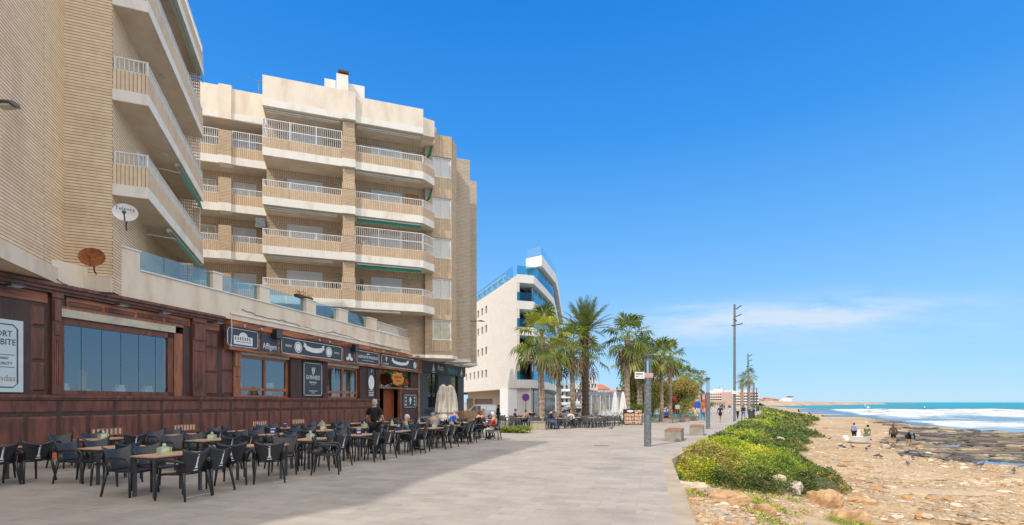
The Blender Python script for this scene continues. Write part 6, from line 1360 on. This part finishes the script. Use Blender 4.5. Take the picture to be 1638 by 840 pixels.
def mast(label, px_, pyb, pyt, rad=.13):
    x, d, g = G(px_, pyb); H = zat(pyt,d)-g; r = thing('lamp_post', label, 'lamp post', (x,d,g), 0, 'tall floodlight posts'); MB().lathe([(rad*1.15,0),(rad*1.1,.3),(rad,.31),(rad*.95,H*.5),(rad*.85,H)],12).build('pole', M['metal'], r)
    for a, z_, yaw in ((.25,H-.45,.3),(-.05,H-1.6,-.4),(.2,H-1.3,.2),(-.25,H-2.3,.0),(.3,H-2.2,.1)):
        m_ = MB(); m_.M = Matrix.Translation((a,0,z_)) @ Matrix.Rotation(-yaw*2, 4, 'Y'); m_.box(-.05,.55 if a > 0 else .35,-.12,.12,-.04,.06); h_ = m_.build('floodlight', M['dmetal'], r)
        MB().tube((0,0,z_),(a,0,z_),.04).build('bracket', M['metal'], h_)
    return r
mast('tall floodlight post rising against the sky, nearer of the two', 1175, 674, 487); mast('thinner floodlight post farther away beside the distant palms', 1196.5, 662, 566)
x, d, g = G(1175,674); r = thing('post_sign', 'small white sign fixed low on the tall floodlight post', 'sign', (x,d,g)); MB().box(-.4,.35,-.2,-.17,2.95,3.3).build('plate', M['letter'], r); MB().box(-.1,.1,-.17,-.12,3.0,3.2).build('bracket', M['metal'], r)
def bench(label, px0, py0, L_, wd, ang, hh=.5):
    x, d, g = G(px0, py0); r = thing('bench', label, 'bench', (x,d,g), ang, 'concrete and timber block benches')
    MB().box(0,wd,0,.55,0,hh-.09).build('base', M['concrete'], r); MB().box(0,wd,L_-.55,L_,0,hh-.09).build('base', M['concrete'], r); MB().box(.1,wd-.1,.55,L_-.55,.12,hh-.12).build('core', M['c_khaki'] if 0 else M['concrete'], r); q = MB(); n = int(L_/.09)
    for i in range(n): q.box(.0,wd,i*L_/n,i*L_/n+.06,hh-.088,hh)
    s_ = q.build('seat', mat('weathered_bench_timber', (.34,.20,.13), (.22,.125,.08), .8, 6), r)
    q = MB()
    for i in range(int((L_-1.1)/.13)): q.box(wd-.03,wd+.02,.6+i*.13,.66+i*.13,.03,hh-.09); 
    q.build('side_slats', M['concrete'], r)
bench('block bench with timber top nearest to the first lamp column', 1063, 706, 2.3, .68, R(-22)); bench('block bench with timber top behind the nearest bench', 1103, 696.5, 1.9, .68, R(-22))
bench('farther block bench beside the seated person in blue', 1073, 675.5, 1.9, .7, R(-60), .48); bench('farthest block bench right of the seated person', 1092, 673, 1.9, .7, R(-60), .48)
bench('block bench under the seated person in blue', 1060, 677, 1.2, .7, R(-60), .48)
def bin_(label, px_, pyb): x, d, g = G(px_, pyb); r = thing('litter_bin', label, 'litter bin', (x,d,g), 0, 'litter bins'); MB().box(-.28,.28,-.25,.25,.06,.95).build('body', M['dmetal'], r); MB().box(-.32,.32,-.29,.29,.95,1.0).box(-.32,.32,-.29,.29,1.15,1.2).box(-.3,-.24,-.27,.27,1.0,1.15).box(.24,.3,-.27,.27,1.0,1.15).build('hood', M['dmetal'], r); MB().box(-.2,.2,-.2,.2,0,.06).build('foot', M['black'], r)
bin_('dark grey litter bin at the promenade edge beside the walkers', 1202, 671); bin_('second litter bin farther along the promenade', 1212, 657.5)
for i, (px_, pyb, h_) in enumerate(((1206,664,5.2),(1210,659,5.2),(1203,656,6))):
    x, d, g = G(px_, pyb); r = thing('lamp_column', 'distant %s lamp column beyond the litter bin' % ['nearer','middle','farthest'][i], 'lamp', (x,d,g), 0, 'distant lamp columns'); MB().lathe([(.11,0),(.11,h_-1),(.12,h_-1)],10).build('column', M['dmetal'], r); MB().lathe([(.11,h_-1),(.11,h_-.1),(.13,h_-.1),(.13,h_)],10).build('lantern', M['metal'], r)
# parasols
def parasol(label, px_, d_, H, w_, m='wcanvas', seed=0, double=False):
    x, y, g = D(px_, d_); r = thing('folded_parasol', label, 'parasol', (x,y,g), 0, 'folded parasols'); n = 26; rs_ = random.Random(seed)
    MB().lathe([(.035,.0),(.035,H-.15)],8).build('pole', M['metal'], r); MB().box(-.3,.3,-.3,.3,0,.07).build('foot', M['concrete'], r)
    prof = [(.55,.35),(1.0,.45),(1.05,.60),(.72,.80),(.45,.93),(.85,.97),(1.0,1.12),(.9,1.6),(.65,2.2),(.35,H-.18),(.04,H)] if not double else [(.7,.55),(1.1,.65),(1.15,.95),(.8,1.15),(1.12,1.2),(1.05,1.7),(.85,2.2),(.5,H-.12),(.05,H)]
    vs = []
    for rp, z_ in prof:
        for j in range(n): a = 6.2832*j/n; rr_ = w_*rp*(1+.22*math.cos(a*7+z_*.6+seed)+.06*rs_.uniform(-1,1)); vs.append((rr_*math.cos(a), rr_*math.sin(a)*.9, z_))
    q = MB().add(vs, [(i*n+j, i*n+(j+1)%n, (i+1)*n+(j+1)%n, (i+1)*n+j) for i in range(len(prof)-1) for j in range(n)]+[tuple(range(n))[::-1]]); q.build('canopy', M[m], r, False); return r
parasol('folded beige parasol before the dark shop, left one of the pair', 709, 27, 2.72, .34, 'canvas', 1, True); parasol('folded beige parasol before the dark shop, right one of the pair', 720, 27.2, 2.70, .34, 'canvas', 4, True)
parasol('folded white parasol left of the windblown palm, left one of two', 984, 43.5, 2.9, .27, 'wcanvas', 2); parasol('folded white parasol beside the photo stand, right one of two', 996.5, 43.5, 2.9, .28, 'wcanvas', 3)
parasol('folded grey-white parasol before the canvas terrace tent, left one', 953, 46, 2.9, .24, 'canvas', 6); parasol('folded beige parasol before the canvas terrace tent, right one', 966, 47, 3.1, .26, 'canvas', 7)
# terrace tent with grey transparent sides
x, y, g = D(968, 54); r = thing('terrace_tent', 'restaurant terrace tent with grey clear plastic sides behind the folded parasols', 'tent', (x,y,g), R(6)); MB().box(-2.6,2.6,0,8,2.75,3.15).build('valance', mat('grey_tent_fabric', (.28,.31,.38), (.20,.23,.30), .7), r); MB().box(-2.55,2.55,.05,.08,.1,2.75).box(2.5,2.55,.08,8,.1,2.75).build('clear_side', mat('grey_clear_plastic', (.33,.36,.43), (.20,.23,.30), .25, 1.3, sx=3, sy=1, sz=.3), r)
q = MB()
for i in range(6): q.box(-2.6+i*1.02,-2.52+i*1.02,-.02,.04,0,2.8)
q.build('frame', M['letter'], r)
x, y, g = D(975, 44.5); r = thing('serving_cabinet', 'white serving cabinet between the folded parasols', 'cabinet', (x,y,g), R(4)); MB().box(-.95,.95,0,.6,.12,1.25).box(-1,1,-.03,.63,1.25,1.3).build('carcass', M['wcanvas'], r); MB().box(-.9,-.02,-.02,-.001,.2,1.2).box(.02,.9,-.02,-.001,.2,1.2).build('door', M['letter'], r); MB().box(-.9,.9,.05,.55,0,.12).build('plinth', M['dmetal'], r)
for i, (px_, w_) in enumerate(((1008,1.05),(1021,.7))):
    x, y, g = D(px_, 42.5); r = thing('photo_stand', ('wide' if i == 0 else 'narrow')+' menu stand covered with small food photographs before the green bush', 'display stand', (x,y,g), R(4), 'food photo stands')
    MB().box(-w_/2,w_/2,0,.3,.05,1.35).build('cabinet', M['black'], r); pm = mat('food_photos', (.62,.50,.34), (.45,.12,.05), .5, 7, lo=.45, hi=.52)
    q = MB(); nx = 3 if i == 0 else 2
    for a in range(nx):
        for b in range(4 if i else 3): q.box(-w_/2+.03+a*(w_-.06)/nx, -w_/2+.03+(a+.92)*(w_-.06)/nx, -.012,-.001, .12+b*.3, .38+b*.3)
    q.build('photographs', pm, r)
    if i == 0: disc(q2 := MB(), 0, 1.18, -.004, .3, .10); q2.build('emblem', M['letter'], r)
x, y, g = D(1029, 43); r = thing('info_panel', 'small white framed panel right of the food photo stands', 'panel', (x,y,g), 0); MB().box(-.2,.25,0,.06,.1,.95).build('frame', M['letter'], r); MB().box(-.1,.22,-.01,-.001,.2,.85).build('poster', mat('pale_blue_poster', (.35,.45,.55)), r); MB().box(-.2,-.15,-.1,.15,0,.1).box(.2,.25,-.1,.15,0,.1).build('foot', M['metal'], r)
# wicker screen beside the shop
x, y, g = D(747, 31); r = thing('wicker_screen', 'low brown reed screen at the end of the pub terrace', 'screen', (x,y,g), R(6)); q = MB(); 
for i in range(60): q.tube((-1.0+i*.034,0,.05),(-1.0+i*.034+rnd.uniform(-.01,.01),0,1.28+rnd.uniform(-.03,.03)),.018,None,5)
q.build('reeds', mat('reed', (.30,.19,.10), (.15,.09,.05), .9, 9), r); MB().box(-1.03,-.98,-.04,.04,0,1.3).box(.98,1.03,-.04,.04,0,1.3).build('post', M['c_brown'], r)

# ------------------------------------------------------------------ vehicles
def car(label, px_, d_, ang, paint, L_=4.3, H=1.8, W_=1.75, van=True, group='cars parked before the white building'):
    x, y, g = D(px_, d_); r = thing('parked_van' if van else 'parked_car', label, 'van' if van else 'car', (x,y,g), ang, group)
    if van: prof = [(-2.15,.35),(-2.15,.85),(-2.0,.98),(-1.35,1.08),(-.65,1.70),(-.4,1.80),(1.9,1.80),(2.08,1.70),(2.15,1.0),(2.15,.35)]
    else: prof = [(-2.1,.35),(-2.12,.70),(-1.9,.84),(-1.05,.93),(-.45,1.38),(-.1,1.45),(.9,1.43),(1.5,1.05),(2.05,.98),(2.12,.7),(2.1,.35)]
    n = len(prof); q = MB(); ins = lambda z: W_/2-(.16*(max(0,z-.95)/.8))
    q.add([(px, -ins(z), z) for px, z in prof]+[(px, ins(z), z) for px, z in prof], [tuple(range(n))[::-1], tuple(range(n,2*n))]+[(i,(i+1)%n,n+(i+1)%n,n+i) for i in range(n)]); q.build('body', paint, r)
    zt_ = H if van else 1.45; zl = 1.08 if van else .95
    for s_ in (-1, 1):
        q = MB(); segs = ([(-1.12,-.35,.62),(-.28,.85,1),(.93,1.95,1)] if van else [(-.85,-.02,.6),(.05,.95,1)])
        for a, b, k in segs:
            z1_ = zt_-.16; lean = (z1_-zl)*.85 if k < 1 else 0; yy = lambda z: s_*(ins(z)+.006)
            if van or k < 1: q.add([(a,yy(zl),zl),(b,yy(zl),zl),(b,yy(z1_),z1_),(a+lean,yy(z1_),z1_)], [(0,1,2,3)])
            else: q.add([(a,yy(zl),zl),(b+.35,yy(zl),zl),(b,yy(z1_),z1_),(a,yy(z1_),z1_)], [(0,1,2,3)])
        q.build('side_window', M['dglass'], r)
    q = MB(); a = prof[3]; b = prof[4]; q.add([(a[0]-.012,-W_/2+.12,a[1]+.06),(a[0]-.012,W_/2-.12,a[1]+.06),(b[0]-.012,W_/2-.24,b[1]-.03),(b[0]-.012,-W_/2+.24,b[1]-.03)], [(0,1,2,3)]); q.build('windscreen', M['dglass'], r)
    for wx in (-1.35, 1.35):
        for s_ in (-1, 1):
            w_ = MB(); w_.path([(wx, s_*(W_/2-.2), .32),(wx, s_*(W_/2+.01), .32)], .32, 18); wo = w_.build('wheel', M['tire'], r); w_ = MB(); w_.path([(wx, s_*(W_/2+.0), .32),(wx, s_*(W_/2+.02), .32)], .19, 14); w_.build('rim', M['metal'], wo)
    for s_ in (-1, 1): MB().box(-2.17,-2.02,s_*.55-.18,s_*.55+.18,.68,.84).build('headlight', M['letter'], r); MB().box(2.06,2.17,s_*.68-.1,s_*.68+.1,.75,1.0).build('tail_light', M['c_red'], r)
    MB().box(-2.19,-2.0,-.8,.8,.32,.52).box(2.0,2.19,-.8,.8,.32,.52).build('bumper', M['dmetal'], r); MB().box(-.6,-.5,-W_/2-.16,-W_/2-.02,1.02,1.16).build('mirror', M['dmetal'], r); return r
silver = mat('silver_blue_paint', (.36,.40,.44), (.34,.38,.42), .25, 2, metal=.3); dk = mat('black_car_paint', (.03,.035,.04), (.025,.03,.035), .2); dgr = mat('dark_green_paint', (.05,.06,.05), (.04,.05,.04), .25)
car('silver compact van parked before the brown garage door', 767, 62, R(3), silver); car('black car parked right of the silver van', 818, 64, R(-75), dk, van=False); car('dark grey-green car half hidden behind the hooded figure', 800, 66, R(5), dgr, van=False)
car('dark blue car parked far off between the second and third palms', 925, 95, R(3), mat('dark_blue_paint', (.04,.06,.12)), van=False, group='cars on the far street'); car('white van parked far off left of the date palm', 913, 100, R(3), M['letter'], group='cars on the far street')
x, y, g = D(841, 55); r = thing('traffic_sign', 'no-parking sign on a thin post before the white building', 'traffic sign', (x,y,g)); MB().tube((0,0,0),(0,0,2.75),.035).build('post', M['metal'], r); q = MB(); disc(q, 0, 2.6, -.05, .42, .42, .0); q.build('plate', M['c_red'], r); q = MB(); disc(q, 0, 2.6, -.055, .32, .32, 0); q.build('face', M['c_blue'], r); q = MB(); q.add([(-.26,-.058,2.80),(-.20,-.058,2.86),(.26,-.058,2.40),(.20,-.058,2.34)], [(0,3,2,1)]); q.build('slash', M['c_red'], r)
# round blue sign, white board, balloons, playground
x, y, g = D(1115.5, 58); r = thing('round_sign', 'large round blue sign on a white post above the woman in the yellow skirt', 'sign', (x,y,g)); MB().tube((0,0,0),(0,0,2.1),.05).build('post', M['letter'], r); q = MB(); q.path([(0,-.04,1.78),(0,-.08,1.78)], .42, 26); q.build('disc', M['c_blue'], r)
x, y, g = D(1083.5, 56); r = thing('notice_board', 'small white rectangular board on a post behind the playground bench', 'sign', (x,y,g)); MB().tube((0,.03,0),(0,.03,1.5),.04).build('post', M['metal'], r); MB().box(-.24,.24,-.03,0,1.32,1.78).build('plate', M['letter'], r)
for i, (px_, py_, c_) in enumerate(((1078.5,638,'red'),(1074.5,635.5,'blue'),(1109,646,'red'))):
    d_ = 68+i*.3; x = (px_-CX)/F*d_; r = thing('balloon', ['red balloon beside the blue one above the playground','blue balloon touching the red one above the playground','small red balloon left of the round blue sign'][i], 'balloon', (x,d_,zat(py_,d_)), 0, 'balloons'); MB().ball((0,0,0),.27,.27,.32,14,10).build('skin', M['c_'+c_], r, True); MB().tube((0,0,-.32),(.02,0,gz(d_)-zat(py_,d_)+.01),.008,None,4).build('string', M['black'], r)
x, y, g = D(1083, 64); r = thing('playground_barrier', 'low bright blue wall of the playground pool', 'barrier', (x,y,g), R(0)); q = MB()
for i in range(9): q.box(-3.6+i*.82,-3.6+i*.82+.78,-.05,.05,.08,.55)
q.build('panel', mat('sky_blue_panel', (.10,.42,.58), (.07,.34,.50), .5), r); q = MB()
for i in range(10): q.box(-3.64+i*.82,-3.6+i*.82,-.07,.07,0,.62)
q.build('post', M['metal'], r)
x, y, g = D(1092, 84); r = thing('climbing_frame', 'play frame with a turquoise arch roof and red towers behind the blue sign', 'play frame', (x,y,g))
q = MB()
for i in range(8): a0_, a1_ = math.pi*i/8, math.pi*(i+1)/8; q.add([(2.2-1.6*math.cos(a0_),0,3.5+.9*math.sin(a0_)),(2.2-1.6*math.cos(a1_),0,3.5+.9*math.sin(a1_)),(2.2-1.6*math.cos(a1_),1.6,3.5+.9*math.sin(a1_)),(2.2-1.6*math.cos(a0_),1.6,3.5+.9*math.sin(a0_))], [(0,1,2,3)])
q.build('arch_roof', M['c_cyan'], r); q = MB()
for a in (.6,3.8): q.tube((a,0,0),(a,0,3.5),.09).tube((a,1.6,0),(a,1.6,3.5),.09)
q.build('post', M['c_red'], r); MB().box(.6,3.8,0,1.6,1.2,1.3).box(.6,3.8,-.02,.0,1.3,2.1).build('deck', M['c_orange'], r); q = MB().add([(-.2,.3,0),(-.2,1.3,0),(.6,1.3,1.3),(.6,.3,1.3)], [(0,1,2,3)]); q.box(-1.6,-.9,0,.7,0,2.4); q.build('slide', M['c_red'], r)

# ------------------------------------------------------------------ far buildings
def house(label, px0, px1, d_, pyt, m, rows_, cols, roof=None, group='white houses at the end of the street', ang=0, dep=12, name='house'):
    x0, x1 = (px0-CX)/F*d_, (px1-CX)/F*d_; H = zat(pyt,d_)+.5; w_ = x1-x0; r = thing(name, label, 'building', (x0,d_,-.5), ang, group)
    hs_ = []; f = H/(rows_+.25)
    for i in range(rows_):
        for j in range(cols): a = w_*(j+.25)/cols; hs_.append((a, a+w_*.5/cols, f*(i+.3), f*(i+.82)))
    MB().wall(0, w_, 0, H, hs_, 0, .3).box(0,w_,.5,dep,0,H-.01).build('wall', m, r); 
    for h_ in hs_: MB().box(h_[0],h_[1],.2,.24,h_[2],h_[3]).build('window', M['dglass2'], r)
    q = MB()
    for i in range(1, rows_): q.box(0,w_,-.5,-.001,f*i-.1,f*i+.1).box(0,w_,-.5,-.45,f*i+.1,f*i+f*.3)
    q.build('balcony', WH if rows_ > 1 else m, r)
    if roof: q = MB(); q.add([(-.3,-.5,H),(w_+.3,-.5,H),(w_+.3,dep,H+roof[1]),(-.3,dep,H+roof[1]),(-.3,dep,H)], [(0,1,2,3)]); q.add([(-.3,-.5,H),(-.3,dep,H+roof[1]),(-.3,dep,H)],[(0,1,2)]); q.add([(w_+.3,-.5,H),(w_+.3,dep,H),(w_+.3,dep,H+roof[1])],[(0,1,2)]); q.build('roof', roof[0], r)
    return r
M['dglass2'] = mat('far_window', (.10,.13,.16), (.05,.06,.08), .2); WH = mat('white_render', (.78,.77,.75), (.70,.69,.67), .8, .5); RT_ = mat('red_roof_tiles', (.55,.17,.07), (.42,.12,.05), .9, 3)
house('white house left of the date palm trunk', 918, 934, 118, 617, WH, 3, 3); house('white four-storey house right of the date palm with a flat roof', 940, 955, 112, 609, WH, 4, 3); house('white house with red tiled roof sloping to the right', 953, 975, 128, 622, WH, 3, 4, (RT_,1.6)); house('lower white house with a red tiled roof behind the tent', 972, 996, 150, 630, WH, 3, 4, (RT_,1.4)); house('low white house behind the folded white parasols', 992, 1040, 170, 634, mat('cream_render', (.66,.60,.50)), 3, 6); house('bluish grey house beyond the second palm', 896, 917, 125, 612, mat('blue_grey_render', (.42,.47,.55)), 4, 3)
pk = mat('pink_render', (.62,.44,.37), (.56,.39,.33), .8, .3)
house('long pink apartment block at the end of the promenade', 1126, 1176, 300, 629, pk, 5, 14, group='pink blocks at the end of the promenade', dep=20, name='apartment_building'); house('pink apartment block with dark end wall right of the long one', 1172, 1213.5, 285, 627, pk, 5, 12, group='pink blocks at the end of the promenade', dep=20, name='apartment_building')
x, y, g = D(1150, 318); r = thing('roof_building', 'cluster of white rooftop huts above the long pink block', 'building', (x,y,g)); q = MB()
for a, b, h_ in ((-6,-2,9.4),(-1.5,2.5,10.6),(3,9,9.8),(10,24,9.6)): q.box(a,b,0,5,0,h_)
q.build('wall', WH, r); MB().tube((1,2,10.5),(1,2,12.2),.15).tube((4,2,9.8),(4,2,11.2),.12).build('aerial', M['metal'], r)
house('low shops in front of the pink blocks', 1126, 1160, 260, 641, mat('beige_render', (.50,.38,.30)), 1, 10, group='pink blocks at the end of the promenade', dep=10, name='shop_row')
for i, (px0, px1, d_, py_, m_) in enumerate(((1214,1228,700,638.6,'o'),(1229,1237,690,636.8,'p'),(1236,1246,720,638.0,'o'),(1246,1254,700,639.0,'p'))):
    house('%s low coastal house with orange roof beyond the bay' % ORD[i], px0, px1, d_, py_+1, pk if m_ == 'p' else mat('cream_r%d' % i, (.60,.50,.38)), 2, 5, (RT_,1.6), 'houses on the far shore', dep=14)
x, y, g = D(1257, 690); r = thing('lookout_building', 'white harbour building with a tower on the far shore', 'building', (x,y,-.6)); MB().box(-5,7,0,8,0,6.2).box(-1,7,0,8,6.2,8.2).box(6,9.5,2,6,0,9.5).build('wall', WH, r); MB().box(5,11,1,7,9.5,10.6).build('lookout_deck', M['dmetal'], r); MB().box(5.6,10.4,1.5,6.5,10.6,11).build('roof', WH, r)
# headland
mb = MB(); hl = [(1205,640),(1215,560),(1245,560),(1290,620),(1340,760),(1385,900),(1412,1000)]; top = [((p-CX)/F*d_, d_) for p, d_ in hl]; n = len(top)
vs = []; 
for i, (x, d_) in enumerate(top):
    h_ = max(.25, 3.0*(1-i/(n-.6))**.5); vs += [(x,d_-14,-2.2),(x,d_,h_*.55-.3),(x+2,d_+12,h_),(x+6,d_+60,h_+.6),(x+10,d_+160,-2.2)]
mb.add(vs, [(i*5+j,(i+1)*5+j,(i+1)*5+j+1,i*5+j+1) for i in range(n-1) for j in range(4)]+[tuple((n-1)*5+j for j in range(5))]); tag(mb.build('headland', mat('headland_rock', (.50,.38,.27), (.30,.22,.15), .9, .05, detail=8)), kind='structure')
x, y, _ = D(1420, 1000); MB().box(0,58,0,8,-2.2,-.4).build('breakwater', M['concrete'], None, loc=(x,y,0)); tag(bpy.data.objects['breakwater'], kind='structure')
for i, (px_, py_) in enumerate(((1384,650),(1388,653.5),(1389.5,653),(1479,654.5))):
    x, d_, z_ = B(px_, py_, -2.0); sc_ = .9; r = thing('buoy', ['white sail-like buoy, upper one off the headland','small white buoy, left of the lower pair','small white buoy, right of the lower pair','yellow-white buoy out on the teal water'][i], 'buoy', (x,d_,-2.0), 0, 'buoys in the bay'); MB().ball((0,0,.3),sc_*.6,sc_*.6,.5,10,6).build('float', M['frondy'] if i == 3 else M['letter'], r); MB().lathe([(.25,.6),(.18,1.2+(i == 0)*1.0),(.05,1.5+(i == 0)*1.2)],8).build('topmark', M['letter'], r)

# ------------------------------------------------------------------ beach things
x, d_, z_ = hit(1372, 709); r = thing('dinghy', 'small white wooden boat with a white pedestal lying on the pebbles', 'boat', (x,d_,z_), R(-4)); q = MB(); secs = []
for i in range(9):
    t = -1+2*i/8; hw = .48*(1-.5*max(0,t)**2-.15*max(0,-t)**3); zk = .03+.10*t*t; zs = .56+.10*t*t; secs.append([(t*.80, -hw*.0, zk-.02),(t*.82,-hw*.62,zk+.05),(t*1.04,-hw,zs),(t*1.0,-hw+.05,zs),(t*.80,-hw*.55,zk+.14),(t*.80,hw*.55,zk+.14),(t*1.0,hw-.05,zs),(t*1.04,hw,zs),(t*.82,hw*.62,zk+.05)])
vs = [p for s_ in secs for p in s_]; m_ = 9; q.add(vs, [(i*m_+j, (i+1)*m_+j, (i+1)*m_+(j+1)%m_, i*m_+(j+1)%m_) for i in range(8) for j in range(m_)]+[tuple(range(m_)), tuple(range(8*m_,9*m_))[::-1]]); q.build('hull', M['wstone'], r)
MB().lathe([(.16,.16),(.13,.55),(.14,.75),(.09,1.15)],10,.08,0).build('pedestal', M['wstone'], r); MB().box(-.5,-.35,-.36,.36,.36,.40).build('thwart', M['white'], r)
pg = [(1327,704),(1344,717),(1350,719),(1364,717.5),(1386,722),(1390,717.5),(1402,733),(1409,734.5),(1442,733),(1451,727),(1460,735.5),(1472,731),(1452,746),(1510,740),(1561,745),(1569,748.5),(1622,758),(1483,711)]
pp = None
for i, (a, b) in enumerate(pg):
    x, d_, z_ = hit(a, b)
    lb = 'grey pigeon on the pebble beach, %s' % ['farthest left by the dinghy','left of the pair above','right of the pair above','below the dinghy bow','of the group, lower left','of the group, upper left','left of the touching pair','right of the touching pair','in the middle of the flock','behind the middle of the flock','right of the middle one','upright beside the flock','nearest the camera','alone before the pale sand','left of the pair near the right edge','right of the pair near the right edge','at the right edge of the picture','standing on the dark rocks'][i]
    if pp is None:
        pp = thing('pigeon', lb, 'bird', (0,0,0), 0, 'pigeons on the beach'); q = MB(); q.path([(-.17,0,.10),(-.10,0,.12),(-.02,0,.135),(.06,0,.15),(.10,0,.19),(.125,0,.235),(.15,0,.245),(.17,0,.24)], [.012,.03,.058,.055,.034,.026,.022,.006], 10); q.tube((.0,.02,.09),(.01,.02,.0),.006,None,4).tube((.0,-.02,.09),(.01,-.02,.0),.006,None,4); q.build('body', mat('pigeon_grey', (.09,.10,.125), (.05,.055,.07), .6), pp, True)
        for s_ in (-1, 1): MB().path([(.05,s_*.045,.15),(-.05,s_*.058,.14),(-.17,s_*.03,.11)], [.02,.03,.008], 6, .4).build('wing', mat('pigeon_wing', (.16,.17,.20), (.04,.04,.05), .6, 12, lo=.45, hi=.5), pp, True)
        o = pp
    else: o = copy_tree(pp, lb)
    o.location = (x, d_, z_+.02); o.rotation_euler = (0,0,rnd.uniform(0,6.28)); k = rnd.uniform(1.0,1.25); o.scale = (k,k,k)
x, d_, g = G(978,688); o = copy_tree(pp, 'single pigeon walking on the open paving before the cafe chairs', 'pigeons on the paving'); o.location = (x,d_,g+.0); o.scale = (1,1,1)
x, d_, g = G(1088,676); o = copy_tree(pp, 'pigeon on the paving beside the far bench', 'pigeons on the paving'); o.location = (x,d_,g+.0); o.scale = (1,1,1)
